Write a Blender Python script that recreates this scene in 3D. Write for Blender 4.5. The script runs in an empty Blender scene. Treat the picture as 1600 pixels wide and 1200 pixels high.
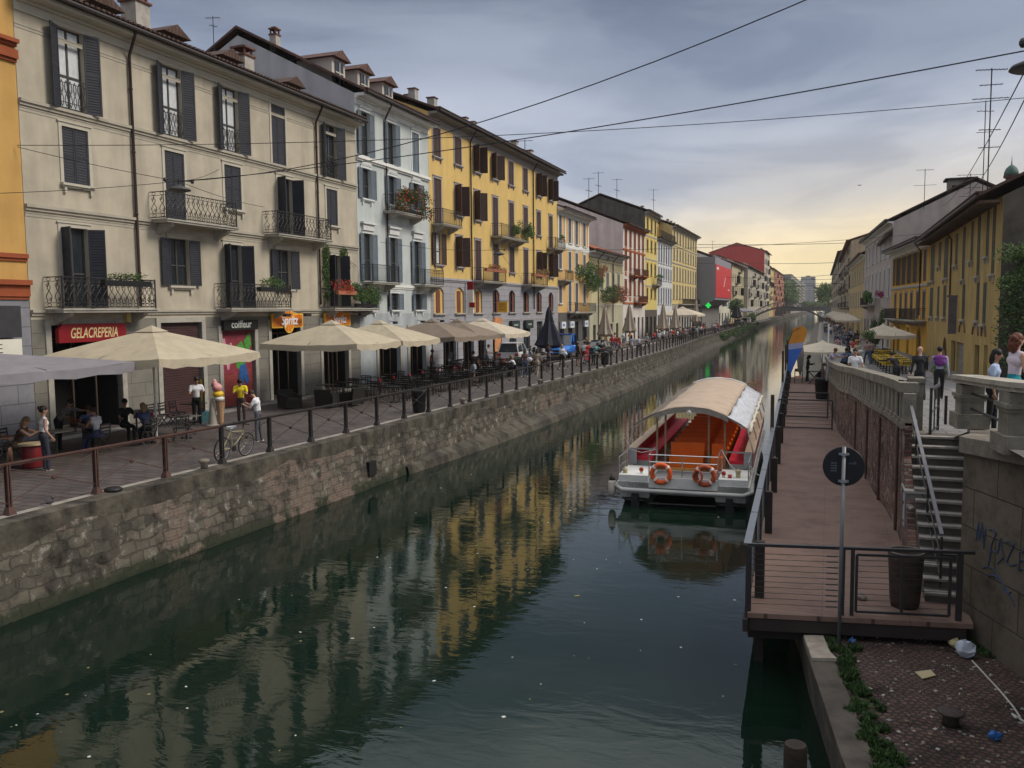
import bpy, bmesh, math, random
from math import sin, cos, pi, radians, atan2, sqrt, hypot
from mathutils import Vector, Matrix, noise as mnoise
random.seed(11)
SC = bpy.context.scene
COL = SC.collection
# ------------------------------------------------------------------ camera
EYE = 4.1
cd = bpy.data.cameras.new('camera'); cam = bpy.data.objects.new('camera', cd); COL.objects.link(cam)
cd.sensor_width = 36; cd.lens = 30.15; cd.clip_start = .1; cd.clip_end = 6000
YAW, PITCH, ROLL = radians(20.2485), radians(4.9), radians(.55)
f_ = Vector((-sin(YAW)*cos(PITCH), cos(YAW)*cos(PITCH), -sin(PITCH)))
r_ = Vector((cos(YAW), sin(YAW), 0)); u_ = r_.cross(f_)
r2, u2 = cos(ROLL)*r_ - sin(ROLL)*u_, sin(ROLL)*r_ + cos(ROLL)*u_
cam.matrix_world = Matrix(((r2.x, u2.x, -f_.x, 0), (r2.y, u2.y, -f_.y, 0), (r2.z, u2.z, -f_.z, EYE), (0, 0, 0, 1)))
SC.camera = cam
SC.render.resolution_x, SC.render.resolution_y = 1024, 768
SC.view_settings.view_transform = 'Standard'; SC.view_settings.look = 'None'
SC.view_settings.exposure = -0.04; SC.view_settings.gamma = 1
# ------------------------------------------------------------------ sky
SUN_EL, SUN_AZ = radians(42), radians(75)      # azimuth measured from +Y towards +X
W = bpy.data.worlds.new('World'); SC.world = W; W.use_nodes = True
nt = W.node_tree; nt.nodes.clear(); L = nt.links.new
def N(t, **k):
    n = nt.nodes.new(t)
    for a, b in k.items(): setattr(n, a, b)
    return n
def ramp(nd, stops, interp='EASE'):
    cr = nd.color_ramp; cr.interpolation = interp
    while len(cr.elements) > 1: cr.elements.remove(cr.elements[-1])
    for i, (p, c) in enumerate(stops):
        e = cr.elements[0] if i == 0 else cr.elements.new(p)
        e.position = p; e.color = (*c, 1)
tc = N('ShaderNodeTexCoord'); sp = N('ShaderNodeSeparateXYZ'); L(tc.outputs['Generated'], sp.inputs[0])
# cloud deck tones by elevation
nz = N('ShaderNodeTexNoise'); nz.inputs['Scale'].default_value = 1.9; nz.inputs['Detail'].default_value = 6; nz.inputs['Roughness'].default_value = .5
mp = N('ShaderNodeMapping'); mp.inputs['Scale'].default_value = (1, 1, 3.2); L(tc.outputs['Generated'], mp.inputs[0]); L(mp.outputs[0], nz.inputs['Vector'])
ad = N('ShaderNodeMath', operation='MULTIPLY_ADD'); L(nz.outputs['Fac'], ad.inputs[0]); ad.inputs[1].default_value = .17; 
sub = N('ShaderNodeMath', operation='SUBTRACT'); L(sp.outputs[2], sub.inputs[0]); sub.inputs[1].default_value = .085; L(sub.outputs[0], ad.inputs[2])
r1 = N('ShaderNodeValToRGB'); L(ad.outputs[0], r1.inputs[0])
ramp(r1, [(0, (.66, .62, .62)), (.08, (.70, .72, .78)), (.17, (.56, .62, .74)), (.27, (.33, .385, .50)), (.36, (.155, .19, .27)), (.43, (.22, .26, .32)), (.5, (.72, .80, .82)), (.7, (1.15, 1.2, 1.28)), (1, (1.3, 1.34, 1.42))])
# warm evening glow low over the far end of the canal
dt = N('ShaderNodeVectorMath', operation='DOT_PRODUCT'); L(tc.outputs['Generated'], dt.inputs[0]); dt.inputs[1].default_value = (sin(radians(11)), cos(radians(11)), 0)
gl = N('ShaderNodeMapRange', interpolation_type='SMOOTHSTEP'); L(dt.outputs['Value'], gl.inputs[0]); gl.inputs[1].default_value = .80; gl.inputs[2].default_value = 1.0
ev = N('ShaderNodeMapRange', interpolation_type='SMOOTHSTEP'); L(ad.outputs[0], ev.inputs[0]); ev.inputs[1].default_value = .25; ev.inputs[2].default_value = .0
gm = N('ShaderNodeMath', operation='MULTIPLY'); L(gl.outputs[0], gm.inputs[0]); L(ev.outputs[0], gm.inputs[1])
r3 = N('ShaderNodeValToRGB'); L(sp.outputs[2], r3.inputs[0]); ramp(r3, [(0, (1.3, 1.08, .56)), (.06, (1.15, .92, .50)), (.14, (.80, .68, .50)), (.3, (.50, .45, .44))])
m1 = N('ShaderNodeMix', data_type='RGBA'); L(gm.outputs[0], m1.inputs[0]); L(r1.outputs[0], m1.inputs[6]); L(r3.outputs[0], m1.inputs[7])
# finer streaks of darker cloud
n2 = N('ShaderNodeTexNoise'); n2.inputs['Scale'].default_value = 3.1; n2.inputs['Detail'].default_value = 8; n2.inputs['Distortion'].default_value = .6
mp2 = N('ShaderNodeMapping'); mp2.inputs['Scale'].default_value = (1, 1, 4.5); mp2.inputs['Location'].default_value = (3.3, 1.2, .4); L(tc.outputs['Generated'], mp2.inputs[0]); L(mp2.outputs[0], n2.inputs['Vector'])
r4 = N('ShaderNodeValToRGB'); L(n2.outputs['Fac'], r4.inputs[0]); ramp(r4, [(.34, (.72, .75, .81)), (.5, (.97, .97, .98)), (.66, (1.18, 1.15, 1.13))])
m2 = N('ShaderNodeMix', data_type='RGBA', blend_type='MULTIPLY'); m2.inputs[0].default_value = 1; L(m1.outputs[2], m2.inputs[6]); L(r4.outputs[0], m2.inputs[7])
sky = N('ShaderNodeTexSky', sky_type='NISHITA'); sky.sun_disc = False; sky.sun_elevation = SUN_EL; sky.sun_rotation = SUN_AZ; sky.dust_density = 3
b1 = N('ShaderNodeBackground'); b1.inputs[1].default_value = .07; L(sky.outputs[0], b1.inputs[0])
b2 = N('ShaderNodeBackground'); b2.inputs[1].default_value = 1.0; L(m2.outputs[2], b2.inputs[0])
mx = N('ShaderNodeMixShader'); mx.inputs[0].default_value = .93; L(b1.outputs[0], mx.inputs[1]); L(b2.outputs[0], mx.inputs[2])
wo = N('ShaderNodeOutputWorld'); L(mx.outputs[0], wo.inputs[0])
sd = bpy.data.lights.new('sun', 'SUN'); sd.energy = 3.0; sd.angle = radians(22); sd.color = (1, .91, .78)
so = bpy.data.objects.new('sun', sd); COL.objects.link(so)
so.rotation_euler = Vector((-sin(SUN_AZ)*cos(SUN_EL), -cos(SUN_AZ)*cos(SUN_EL), -sin(SUN_EL))).to_track_quat('-Z', 'Y').to_euler()
# ------------------------------------------------------------------ materials
MATS = {}
def mat(name, col, rough=.8, var=.12, sc=1.5, bump=.0, bsc=30, metal=0, streak=0, spec=.3, emit=0, grime=0, alpha=1, trans=0, bands=None):
    """plain surface with procedural colour variation; streak = vertical run marks; bands=(axis, scale) adds slat or tile ridges as bump"""
    key = name
    if key in MATS: return MATS[key]
    m = bpy.data.materials.new(name); m.use_nodes = True; t = m.node_tree; p = t.nodes['Principled BSDF']; l = t.links.new
    p.inputs['Roughness'].default_value = rough; p.inputs['Metallic'].default_value = metal; p.inputs['Specular IOR Level'].default_value = spec
    p.inputs['Base Color'].default_value = (*col, 1)
    tc = t.nodes.new('ShaderNodeTexCoord')
    last = None
    if var > 0:
        n = t.nodes.new('ShaderNodeTexNoise'); n.inputs['Scale'].default_value = sc; n.inputs['Detail'].default_value = 7; n.inputs['Roughness'].default_value = .62
        l(tc.outputs['Object'], n.inputs['Vector'])
        cr = t.nodes.new('ShaderNodeValToRGB'); l(n.outputs['Fac'], cr.inputs[0])
        ramp(cr, [(.3, tuple(c*(1-var) for c in col)), (.5, col), (.7, tuple(min(1, c*(1+var*.8)) for c in col))], 'LINEAR')
        last = cr.outputs[0]
        if streak:
            mp = t.nodes.new('ShaderNodeMapping'); mp.inputs['Scale'].default_value = (1.3, 1.3, .22); l(tc.outputs['Object'], mp.inputs[0])
            n2 = t.nodes.new('ShaderNodeTexNoise'); n2.inputs['Scale'].default_value = 1; n2.inputs['Detail'].default_value = 6; l(mp.outputs[0], n2.inputs['Vector'])
            c2 = t.nodes.new('ShaderNodeValToRGB'); l(n2.outputs['Fac'], c2.inputs[0]); ramp(c2, [(.34, (1-streak,)*3), (.6, (1, 1, 1))], 'LINEAR')
            mm = t.nodes.new('ShaderNodeMix'); mm.data_type = 'RGBA'; mm.blend_type = 'MULTIPLY'; mm.inputs[0].default_value = 1
            l(last, mm.inputs[6]); l(c2.outputs[0], mm.inputs[7]); last = mm.outputs[2]
        l(last, p.inputs['Base Color'])
    if bump or bands:
        b = t.nodes.new('ShaderNodeBump'); b.inputs['Strength'].default_value = max(bump, .01); b.inputs['Distance'].default_value = .03
        if bands:
            ax, s_ = bands; w = t.nodes.new('ShaderNodeTexWave'); w.bands_direction = ax; w.inputs['Scale'].default_value = s_; w.inputs['Distortion'].default_value = .3
            l(tc.outputs['Object'], w.inputs['Vector']); l(w.outputs['Fac'], b.inputs['Height'])
        else:
            nb = t.nodes.new('ShaderNodeTexNoise'); nb.inputs['Scale'].default_value = bsc; nb.inputs['Detail'].default_value = 5
            l(tc.outputs['Object'], nb.inputs['Vector']); l(nb.outputs['Fac'], b.inputs['Height'])
        l(b.outputs[0], p.inputs['Normal'])
    if emit: p.inputs['Emission Color'].default_value = (*col, 1); p.inputs['Emission Strength'].default_value = emit
    if trans: p.inputs['Transmission Weight'].default_value = trans; p.inputs['IOR'].default_value = 1.1
    if alpha < 1: p.inputs['Alpha'].default_value = alpha
    MATS[key] = m; return m
def brickmat(name, c1, c2, mortar, sx, sy, off=.5, rough=.85, axes='YZ', warp=.05, ms=.02, bump=.5, stain=.3, patch=None, mossy=0):
    """masonry laid out on two of the object's own axes, with warped joints, blotches and optional pale render patches"""
    if name in MATS: return MATS[name]
    m = bpy.data.materials.new(name); m.use_nodes = True; t = m.node_tree; p = t.nodes['Principled BSDF']; l = t.links.new
    p.inputs['Roughness'].default_value = rough; p.inputs['Specular IOR Level'].default_value = .25
    tc = t.nodes.new('ShaderNodeTexCoord'); s = t.nodes.new('ShaderNodeSeparateXYZ'); l(tc.outputs['Object'], s.inputs[0])
    c = t.nodes.new('ShaderNodeCombineXYZ'); l(s.outputs['XYZ'.index(axes[0])], c.inputs[0]); l(s.outputs['XYZ'.index(axes[1])], c.inputs[1])
    nw = t.nodes.new('ShaderNodeTexNoise'); nw.inputs['Scale'].default_value = 2.5; nw.inputs['Detail'].default_value = 3; l(tc.outputs['Object'], nw.inputs['Vector'])
    va = t.nodes.new('ShaderNodeVectorMath'); va.operation = 'MULTIPLY_ADD'; l(nw.outputs['Color'], va.inputs[0]); va.inputs[1].default_value = (warp*2, warp*2, 0); l(c.outputs[0], va.inputs[2])
    b = t.nodes.new('ShaderNodeTexBrick'); l(va.outputs[0], b.inputs['Vector']); b.offset = off
    b.inputs['Color1'].default_value = (*c1, 1); b.inputs['Color2'].default_value = (*c2, 1); b.inputs['Mortar'].default_value = (*mortar, 1)
    b.inputs['Scale'].default_value = 1; b.inputs['Brick Width'].default_value = sx; b.inputs['Row Height'].default_value = sy; b.inputs['Mortar Size'].default_value = ms; b.inputs['Mortar Smooth'].default_value = .3
    n = t.nodes.new('ShaderNodeTexNoise'); n.inputs['Scale'].default_value = 1.3; n.inputs['Detail'].default_value = 9; n.inputs['Roughness'].default_value = .7; l(tc.outputs['Object'], n.inputs['Vector'])
    cr = t.nodes.new('ShaderNodeValToRGB'); l(n.outputs['Fac'], cr.inputs[0]); ramp(cr, [(.32, (1-stain,)*3), (.5, (1, 1, 1)), (.72, (1+stain*.5,)*3)], 'LINEAR')
    mm = t.nodes.new('ShaderNodeMix'); mm.data_type = 'RGBA'; mm.blend_type = 'MULTIPLY'; mm.inputs[0].default_value = 1; l(b.outputs['Color'], mm.inputs[6]); l(cr.outputs[0], mm.inputs[7])
    last = mm.outputs[2]
    if patch:
        pc, lo, hi, psc = patch
        n3 = t.nodes.new('ShaderNodeTexNoise'); n3.inputs['Scale'].default_value = psc; n3.inputs['Detail'].default_value = 10; n3.inputs['Roughness'].default_value = .72; l(tc.outputs['Object'], n3.inputs['Vector'])
        mr = t.nodes.new('ShaderNodeMapRange'); l(n3.outputs['Fac'], mr.inputs[0]); mr.inputs[1].default_value = lo; mr.inputs[2].default_value = hi
        m3 = t.nodes.new('ShaderNodeMix'); m3.data_type = 'RGBA'; l(mr.outputs[0], m3.inputs[0]); l(last, m3.inputs[6]); m3.inputs[7].default_value = (*pc, 1); last = m3.outputs[2]
    if mossy:
        mr = t.nodes.new('ShaderNodeMapRange'); l(s.outputs[2], mr.inputs[0]); mr.inputs[1].default_value = mossy+.22; mr.inputs[2].default_value = mossy
        n4 = t.nodes.new('ShaderNodeMath'); n4.operation = 'MULTIPLY'; l(mr.outputs[0], n4.inputs[0]); l(n.outputs['Fac'], n4.inputs[1])
        n5 = t.nodes.new('ShaderNodeMath'); n5.operation = 'MULTIPLY'; l(n4.outputs[0], n5.inputs[0]); n5.inputs[1].default_value = 1.7; n5.use_clamp = True
        m4 = t.nodes.new('ShaderNodeMix'); m4.data_type = 'RGBA'; l(n5.outputs[0], m4.inputs[0]); l(last, m4.inputs[6]); m4.inputs[7].default_value = (.02, .026, .014, 1); last = m4.outputs[2]
    l(last, p.inputs['Base Color'])
    bu = t.nodes.new('ShaderNodeBump'); bu.inputs['Strength'].default_value = bump; bu.inputs['Distance'].default_value = .03
    mh = t.nodes.new('ShaderNodeMath'); mh.operation = 'MULTIPLY_ADD'; l(b.outputs['Fac'], mh.inputs[0]); mh.inputs[1].default_value = -1.0; l(n.outputs['Fac'], mh.inputs[2])
    l(mh.outputs[0], bu.inputs['Height']); l(bu.outputs[0], p.inputs['Normal'])
    MATS[name] = m; return m
def glassmat(name, col=(.02, .025, .03), rough=.06):
    m = mat(name, col, rough, var=0, spec=.8); return m
def tint(*a): return tuple(a)
def clothmat(name, col):
    """parasol canvas: lets part of the light through, with folds and dirt"""
    m = mat(name, col, .85, .16, 2.2, .35, 5); t = m.node_tree; p = t.nodes['Principled BSDF']; out = [n for n in t.nodes if n.type == 'OUTPUT_MATERIAL'][0]
    tr = t.nodes.new('ShaderNodeBsdfTranslucent'); tr.inputs[0].default_value = (*[min(1, c*1.1) for c in col], 1); ms = t.nodes.new('ShaderNodeMixShader'); ms.inputs[0].default_value = .3
    t.links.new(p.outputs[0], ms.inputs[1]); t.links.new(tr.outputs[0], ms.inputs[2]); t.links.new(ms.outputs[0], out.inputs[0]); return m
def zone(m, m_other_cols, spans, sc=1.6):
    """second masonry showing through in soft edged stretches along Y"""
    t = m.node_tree; l = t.links.new; p = t.nodes['Principled BSDF']; src = p.inputs['Base Color'].links[0].from_socket
    tc = t.nodes.new('ShaderNodeTexCoord'); s = t.nodes.new('ShaderNodeSeparateXYZ'); l(tc.outputs['Object'], s.inputs[0]); c = t.nodes.new('ShaderNodeCombineXYZ'); l(s.outputs[1], c.inputs[0]); l(s.outputs[2], c.inputs[1])
    b = t.nodes.new('ShaderNodeTexBrick'); l(c.outputs[0], b.inputs['Vector']); b.inputs['Scale'].default_value = 1; b.inputs['Brick Width'].default_value = .26; b.inputs['Row Height'].default_value = .08; b.inputs['Mortar Size'].default_value = .014
    for k, q in zip(('Color1', 'Color2', 'Mortar'), m_other_cols): b.inputs[k].default_value = (*q, 1)
    n = t.nodes.new('ShaderNodeTexNoise'); n.inputs['Scale'].default_value = sc; n.inputs['Detail'].default_value = 7; n.inputs['Roughness'].default_value = .65; l(tc.outputs['Object'], n.inputs['Vector'])
    cr = t.nodes.new('ShaderNodeValToRGB'); mr = t.nodes.new('ShaderNodeMapRange'); l(s.outputs[1], mr.inputs[0]); mr.inputs[1].default_value = 0; mr.inputs[2].default_value = 60; l(mr.outputs[0], cr.inputs[0])
    st = []
    for a, c_ in spans: st += [((a-1)/60, (0, 0, 0)), (a/60, (.15,)*3), (c_/60, (.15,)*3), ((c_+1)/60, (0, 0, 0))]
    ramp(cr, st, 'LINEAR'); ad = t.nodes.new('ShaderNodeMath'); ad.operation = 'ADD'; l(n.outputs['Fac'], ad.inputs[0]); l(cr.outputs[0], ad.inputs[1])
    m2 = t.nodes.new('ShaderNodeMapRange'); l(ad.outputs[0], m2.inputs[0]); m2.inputs[1].default_value = .60; m2.inputs[2].default_value = .70
    mm = t.nodes.new('ShaderNodeMix'); mm.data_type = 'RGBA'; l(m2.outputs[0], mm.inputs[0]); l(src, mm.inputs[6]); l(b.outputs['Color'], mm.inputs[7]); l(mm.outputs[2], p.inputs['Base Color'])
# ------------------------------------------------------------------ mesh builder
ORG = {}
def rotz(a): return Matrix.Rotation(a, 3, 'Z')
class MB:
    def __init__(s): s.v = []; s.f = []; s.m = []; s.T = None
    def _a(s, vs, fs, m=0):
        k = len(s.v)
        if s.T is not None: vs = [tuple(s.T @ Vector(v)) for v in vs]
        s.v += vs; s.f += [tuple(k+i for i in f) for f in fs]; s.m += [m]*len(fs)
    def box(s, x0, x1, y0, y1, z0, z1, m=0):
        s._a([(x0, y0, z0), (x1, y0, z0), (x1, y1, z0), (x0, y1, z0), (x0, y0, z1), (x1, y0, z1), (x1, y1, z1), (x0, y1, z1)],
             [(0, 3, 2, 1), (4, 5, 6, 7), (0, 1, 5, 4), (1, 2, 6, 5), (2, 3, 7, 6), (3, 0, 4, 7)], m)
    def cb(s, c, h, m=0, R=None):
        R = R or Matrix.Identity(3); c = Vector(c)
        vs = [tuple(c + R @ Vector((a*h[0], b*h[1], d*h[2]))) for d in (-1, 1) for a, b in ((-1, -1), (1, -1), (1, 1), (-1, 1))]
        s._a(vs, [(0, 3, 2, 1), (4, 5, 6, 7), (0, 1, 5, 4), (1, 2, 6, 5), (2, 3, 7, 6), (3, 0, 4, 7)], m)
    def beam(s, p, q, w, h, m=0, up=(0, 0, 1)):
        p, q = Vector(p), Vector(q); d = q-p; L_ = d.length
        if L_ < 1e-6: return
        d /= L_; x = d.cross(Vector(up))
        if x.length < 1e-3: x = d.cross(Vector((1, 0, 0)))
        x.normalize(); z = x.cross(d)
        R = Matrix((x, d, z)).transposed(); s.cb((p+q)/2, (w/2, L_/2, h/2), m, R)
    def tube(s, pts, r, n=6, m=0, cap=True, closed=False):
        P = [Vector(p) for p in pts]; k = len(P); rs = r if isinstance(r, (list, tuple)) else [r]*k
        vs = []; fs = []; px = None
        for i in range(k):
            a = P[i-1] if (i > 0 or closed) else P[i]; b = P[(i+1) % k] if (i < k-1 or closed) else P[i]
            d = (b-a).normalized() if (b-a).length > 1e-9 else Vector((0, 0, 1))
            if px is None: px = d.orthogonal().normalized()
            px = (px - d*px.dot(d))
            px = px.normalized() if px.length > 1e-6 else d.orthogonal().normalized()
            py = d.cross(px)
            for j in range(n): t = 2*pi*j/n; vs.append(tuple(P[i] + rs[i]*(cos(t)*px + sin(t)*py)))
        for i in range(k if closed else k-1):
            a, b = i*n, ((i+1) % k)*n
            for j in range(n): fs.append((a+j, a+(j+1) % n, b+(j+1) % n, b+j))
        if cap and not closed: fs += [tuple(range(n))[::-1], tuple((k-1)*n+j for j in range(n))]
        s._a(vs, fs, m)
    def lathe(s, prof, c=(0, 0, 0), n=16, m=0, R=None):
        vs = []; fs = []; c = Vector(c)
        for r, z in prof:
            for j in range(n):
                t = 2*pi*j/n; v = Vector((r*cos(t), r*sin(t), z)); vs.append(tuple(c + (R @ v if R else v)))
        for i in range(len(prof)-1):
            for j in range(n): fs.append((i*n+j, i*n+(j+1) % n, (i+1)*n+(j+1) % n, (i+1)*n+j))
        fs += [tuple(range(n))[::-1], tuple((len(prof)-1)*n+j for j in range(n))]
        s._a(vs, fs, m)
    def ell(s, c, r, n=10, k=6, m=0, R=None):
        c = Vector(c); vs = []; fs = []
        for i in range(k+1):
            a = -pi/2 + pi*i/k
            rr = max(cos(a), .02)
            for j in range(n):
                t = 2*pi*j/n; v = Vector((r[0]*rr*cos(t), r[1]*rr*sin(t), r[2]*sin(a))); vs.append(tuple(c + (R @ v if R else v)))
        for i in range(k):
            for j in range(n): fs.append((i*n+j, i*n+(j+1) % n, (i+1)*n+(j+1) % n, (i+1)*n+j))
        fs += [tuple(range(n))[::-1], tuple(k*n+j for j in range(n))]
        s._a(vs, fs, m)
    def poly(s, pts, m=0): s._a([tuple(p) for p in pts], [tuple(range(len(pts)))], m)
    def slab(s, pts, dv, m=0):
        """closed prism: polygon pts pushed along dv"""
        n = len(pts); d = Vector(dv); a = [tuple(p) for p in pts]; b = [tuple(Vector(p)+d) for p in pts]
        s._a(a+b, [tuple(range(n))[::-1], tuple(range(n, 2*n))] + [(i, (i+1) % n, n+(i+1) % n, n+i) for i in range(n)], m)
    def leafs(s, cen, rad, count, size, m=0, nm=1, flat=.5, rnd=random):
        for _ in range(count):
            while 1:
                v = Vector((rnd.uniform(-1, 1), rnd.uniform(-1, 1), rnd.uniform(-1, 1)))
                if v.length < 1: break
            v = v*(.45+.55*rnd.random())/max(v.length, .35)*min(1, v.length+.35)
            p = Vector((cen[0]+v.x*rad[0], cen[1]+v.y*rad[1], cen[2]+v.z*rad[2]))
            a = Vector((rnd.gauss(0, 1), rnd.gauss(0, 1), rnd.gauss(0, .7))).normalized(); b = a.orthogonal().normalized()
            sz = size*rnd.uniform(.6, 1.3)
            s._a([tuple(p-a*sz*.6), tuple(p+b*sz*.35), tuple(p+a*sz*.7), tuple(p-b*sz*.35)], [(0, 1, 2, 3)], m+rnd.randrange(nm))
    def build(s, name, mats, parent=None, smooth=False, loc=None):
        if not isinstance(mats, (list, tuple)): mats = [mats]
        o_ = ORG.get(parent.name, Vector((0, 0, 0))) if parent else (Vector(loc) if loc else Vector((0, 0, 0)))
        me = bpy.data.meshes.new(name); me.from_pydata([(x-o_.x, y-o_.y, z-o_.z) for x, y, z in s.v], [], s.f)
        for m in mats: me.materials.append(m)
        me.polygons.foreach_set('material_index', s.m)
        if smooth: me.polygons.foreach_set('use_smooth', [True]*len(s.f))
        ob = bpy.data.objects.new(name, me); COL.objects.link(ob)
        if parent: ob.parent = parent
        else: ob.location = o_
        ORG[ob.name] = o_
        return ob
def tag(o, label, cat, group=None):
    o['label'] = label; o['category'] = cat
    if group: o['group'] = group
    return o
def thing(name, label, cat, loc=(0, 0, 0), rz=0, group=None):
    o = bpy.data.objects.new(name, None); COL.objects.link(o); o.location = loc; o.rotation_euler = (0, 0, rz)
    o.empty_display_size = .3; ORG[o.name] = Vector(loc); return tag(o, label, cat, group)
def proto(name):
    """local-space root: parts are modelled about the origin, the root is moved afterwards"""
    o = bpy.data.objects.new(name, None); COL.objects.link(o); ORG[o.name] = Vector((0, 0, 0)); return o
def kids(o): return list(o.children)
def copy_tree(o, parent=None):
    c = o.copy(); COL.objects.link(c)
    if parent: c.parent = parent
    for ch in kids(o): copy_tree(ch, c)
    return c
USED = set()
def place(pr, label, cat, loc, rz=0, group=None, scale=1):
    if pr.name in USED: o = copy_tree(pr)
    else: o = pr; USED.add(pr.name)
    o.location = loc; o.rotation_euler = (0, 0, rz); o.scale = (scale,)*3
    if 'group' in o and not group: del o['group']
    return tag(o, label, cat, group)
def stru(o): o['kind'] = 'structure'; return o
def lerp(t, a, b): return a+(b-a)*t
def interp(x, tab):
    if x <= tab[0][0]: return tab[0][1]
    for (a, b), (c, d) in zip(tab, tab[1:]):
        if x <= c: return b+(d-b)*(x-a)/(c-a)
    return tab[-1][1]
# ------------------------------------------------------------------ palette
M = dict(
 iron=mat('dark_iron', (.018, .016, .017), .5, .2, 8, .1, 60, spec=.5), rust=mat('rusty_iron', (.075, .04, .032), .7, .35, 5, .3, 40),
 black=mat('black_plastic', (.012, .012, .013), .5, .1), wood=mat('brown_wood', (.09, .05, .03), .6, .3, 4),
 stone=mat('pale_stone', (.36, .34, .30), .85, .2, 3, .25, 20), stoneD=mat('weathered_stone', (.19, .165, .135), .9, .35, 2.2, .5, 14, streak=.35),
 trim=mat('cream_trim', (.50, .47, .40), .8, .1, 2, .05), white=mat('white_trim', (.66, .66, .63), .8, .08, 2),
 glass=glassmat('window_glass'), curtain=mat('white_curtain', (.5, .52, .54), .5, .15, 6, spec=.6),
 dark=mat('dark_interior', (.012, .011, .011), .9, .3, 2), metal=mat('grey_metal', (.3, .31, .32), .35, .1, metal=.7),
 tile=mat('roof_tiles', (.075, .045, .035), .9, .35, 3, .9, bands=('Y', 1.6)), tileR=mat('red_roof_tiles', (.24, .085, .05), .9, .35, 3, .9, bands=('Y', 1.6)),
 leafA=mat('leaf_dark', (.025, .05, .014), .7, .3, 4), leafB=mat('leaf_mid', (.05, .095, .025), .7, .3, 4), leafC=mat('leaf_light', (.10, .16, .04), .7, .3, 4),
 red=mat('red_flowers', (.42, .03, .02), .6, .2), pink=mat('magenta_flowers', (.3, .02, .10), .6, .2),
 terra=mat('terracotta', (.30, .11, .06), .8, .2))
LEAF = [M['leafA'], M['leafB'], M['leafC']]
# ================================================================== SETTING
ZW = -1.9                                     # water level; left street is z = 0
def left_edge(y): return interp(y, [(-20, -15.15), (15, -15.1), (25, -14.75), (60, -14.5), (90, -15.1), (122, -16.6), (183, -18.3), (260, -20.5), (345, -21.6), (1500, -26)])
def rail_x(y): return interp(y, [(-20, -15.9), (13, -15.75), (17, -15.5), (23, -15.33), (35, -15.1), (61, -15.05), (76, -15.4), (95, -15.8), (122, -17.1), (183, -18.9), (260, -21)])
def right_wall(y): return interp(y, [(18.6, 1.52), (20.4, 1.50), (22.3, 1.40), (24.6, 1.2), (27, 1.08), (32, .88), (35.5, .48), (43.8, .16), (54, -.08), (66, -.35), (115, -1.3), (337, -2.9), (1500, -9)])
def street_z(y): return interp(y, [(0, 2.5), (13, 2.12), (16, 1.95), (17.5, 1.8), (19.2, 1.46), (24, 1.3), (28, 1.12), (34, .84), (44, .42), (55, .14), (66, 0)])
# --- materials of the ground
def paving(name, c1, c2, mortar, sx, sy, axes='XY', stain=.3, patch=None, rough=.75, ms=.015, warp=.01): return brickmat(name, c1, c2, mortar, sx, sy, rough=rough, axes=axes, stain=stain, patch=patch, bump=.35, ms=ms, warp=warp)
m_quay = paving('quay_paving', (.068, .056, .053), (.095, .079, .074), (.028, .024, .023), .55, .3, stain=.35, patch=((.15, .13, .125), .55, .8, .5), ms=.02, warp=.02)
m_street = paving('street_paving', (.15, .14, .135), (.19, .18, .17), (.07, .065, .06), .6, .35, stain=.25, ms=.02)
m_kerb = mat('kerb_stone', (.25, .225, .20), .85, .3, 2.5, .4, 18)
m_water = bpy.data.materials.new('canal_water'); m_water.use_nodes = True
t = m_water.node_tree; p = t.nodes['Principled BSDF']; l = t.links.new
p.inputs['Base Color'].default_value = (.004, .012, .0075, 1); p.inputs['Roughness'].default_value = .02; p.inputs['IOR'].default_value = 1.40; p.inputs['Specular IOR Level'].default_value = .62
tc = t.nodes.new('ShaderNodeTexCoord')
mp = t.nodes.new('ShaderNodeMapping'); mp.inputs['Rotation'].default_value = (0, 0, radians(12)); mp.inputs['Scale'].default_value = (.8, 1.7, 1); l(tc.outputs['Object'], mp.inputs[0])
na = t.nodes.new('ShaderNodeTexNoise'); na.inputs['Scale'].default_value = 1.4; na.inputs['Detail'].default_value = 3; na.inputs['Roughness'].default_value = .55; na.inputs['Distortion'].default_value = .7; l(mp.outputs[0], na.inputs['Vector'])
nb = t.nodes.new('ShaderNodeTexNoise'); nb.inputs['Scale'].default_value = 5.5; nb.inputs['Detail'].default_value = 4; nb.inputs['Distortion'].default_value = .4; l(mp.outputs[0], nb.inputs['Vector'])
nc = t.nodes.new('ShaderNodeTexNoise'); nc.inputs['Scale'].default_value = .12; nc.inputs['Detail'].default_value = 3; l(tc.outputs['Object'], nc.inputs['Vector'])
cr = t.nodes.new('ShaderNodeMapRange'); l(nc.outputs['Fac'], cr.inputs[0]); cr.inputs[1].default_value = .38; cr.inputs[2].default_value = .62; cr.inputs[3].default_value = .25; cr.inputs[4].default_value = 1.0
mb = t.nodes.new('ShaderNodeMath'); mb.operation = 'MULTIPLY'; l(nb.outputs['Fac'], mb.inputs[0]); l(cr.outputs[0], mb.inputs[1])
ma = t.nodes.new('ShaderNodeMath'); ma.operation = 'MULTIPLY_ADD'; l(mb.outputs[0], ma.inputs[0]); ma.inputs[1].default_value = .30; l(na.outputs['Fac'], ma.inputs[2])
bu = t.nodes.new('ShaderNodeBump'); bu.inputs['Strength'].default_value = .13; bu.inputs['Distance'].default_value = .035; l(ma.outputs[0], bu.inputs['Height']); l(bu.outputs[0], p.inputs['Normal'])
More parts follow.
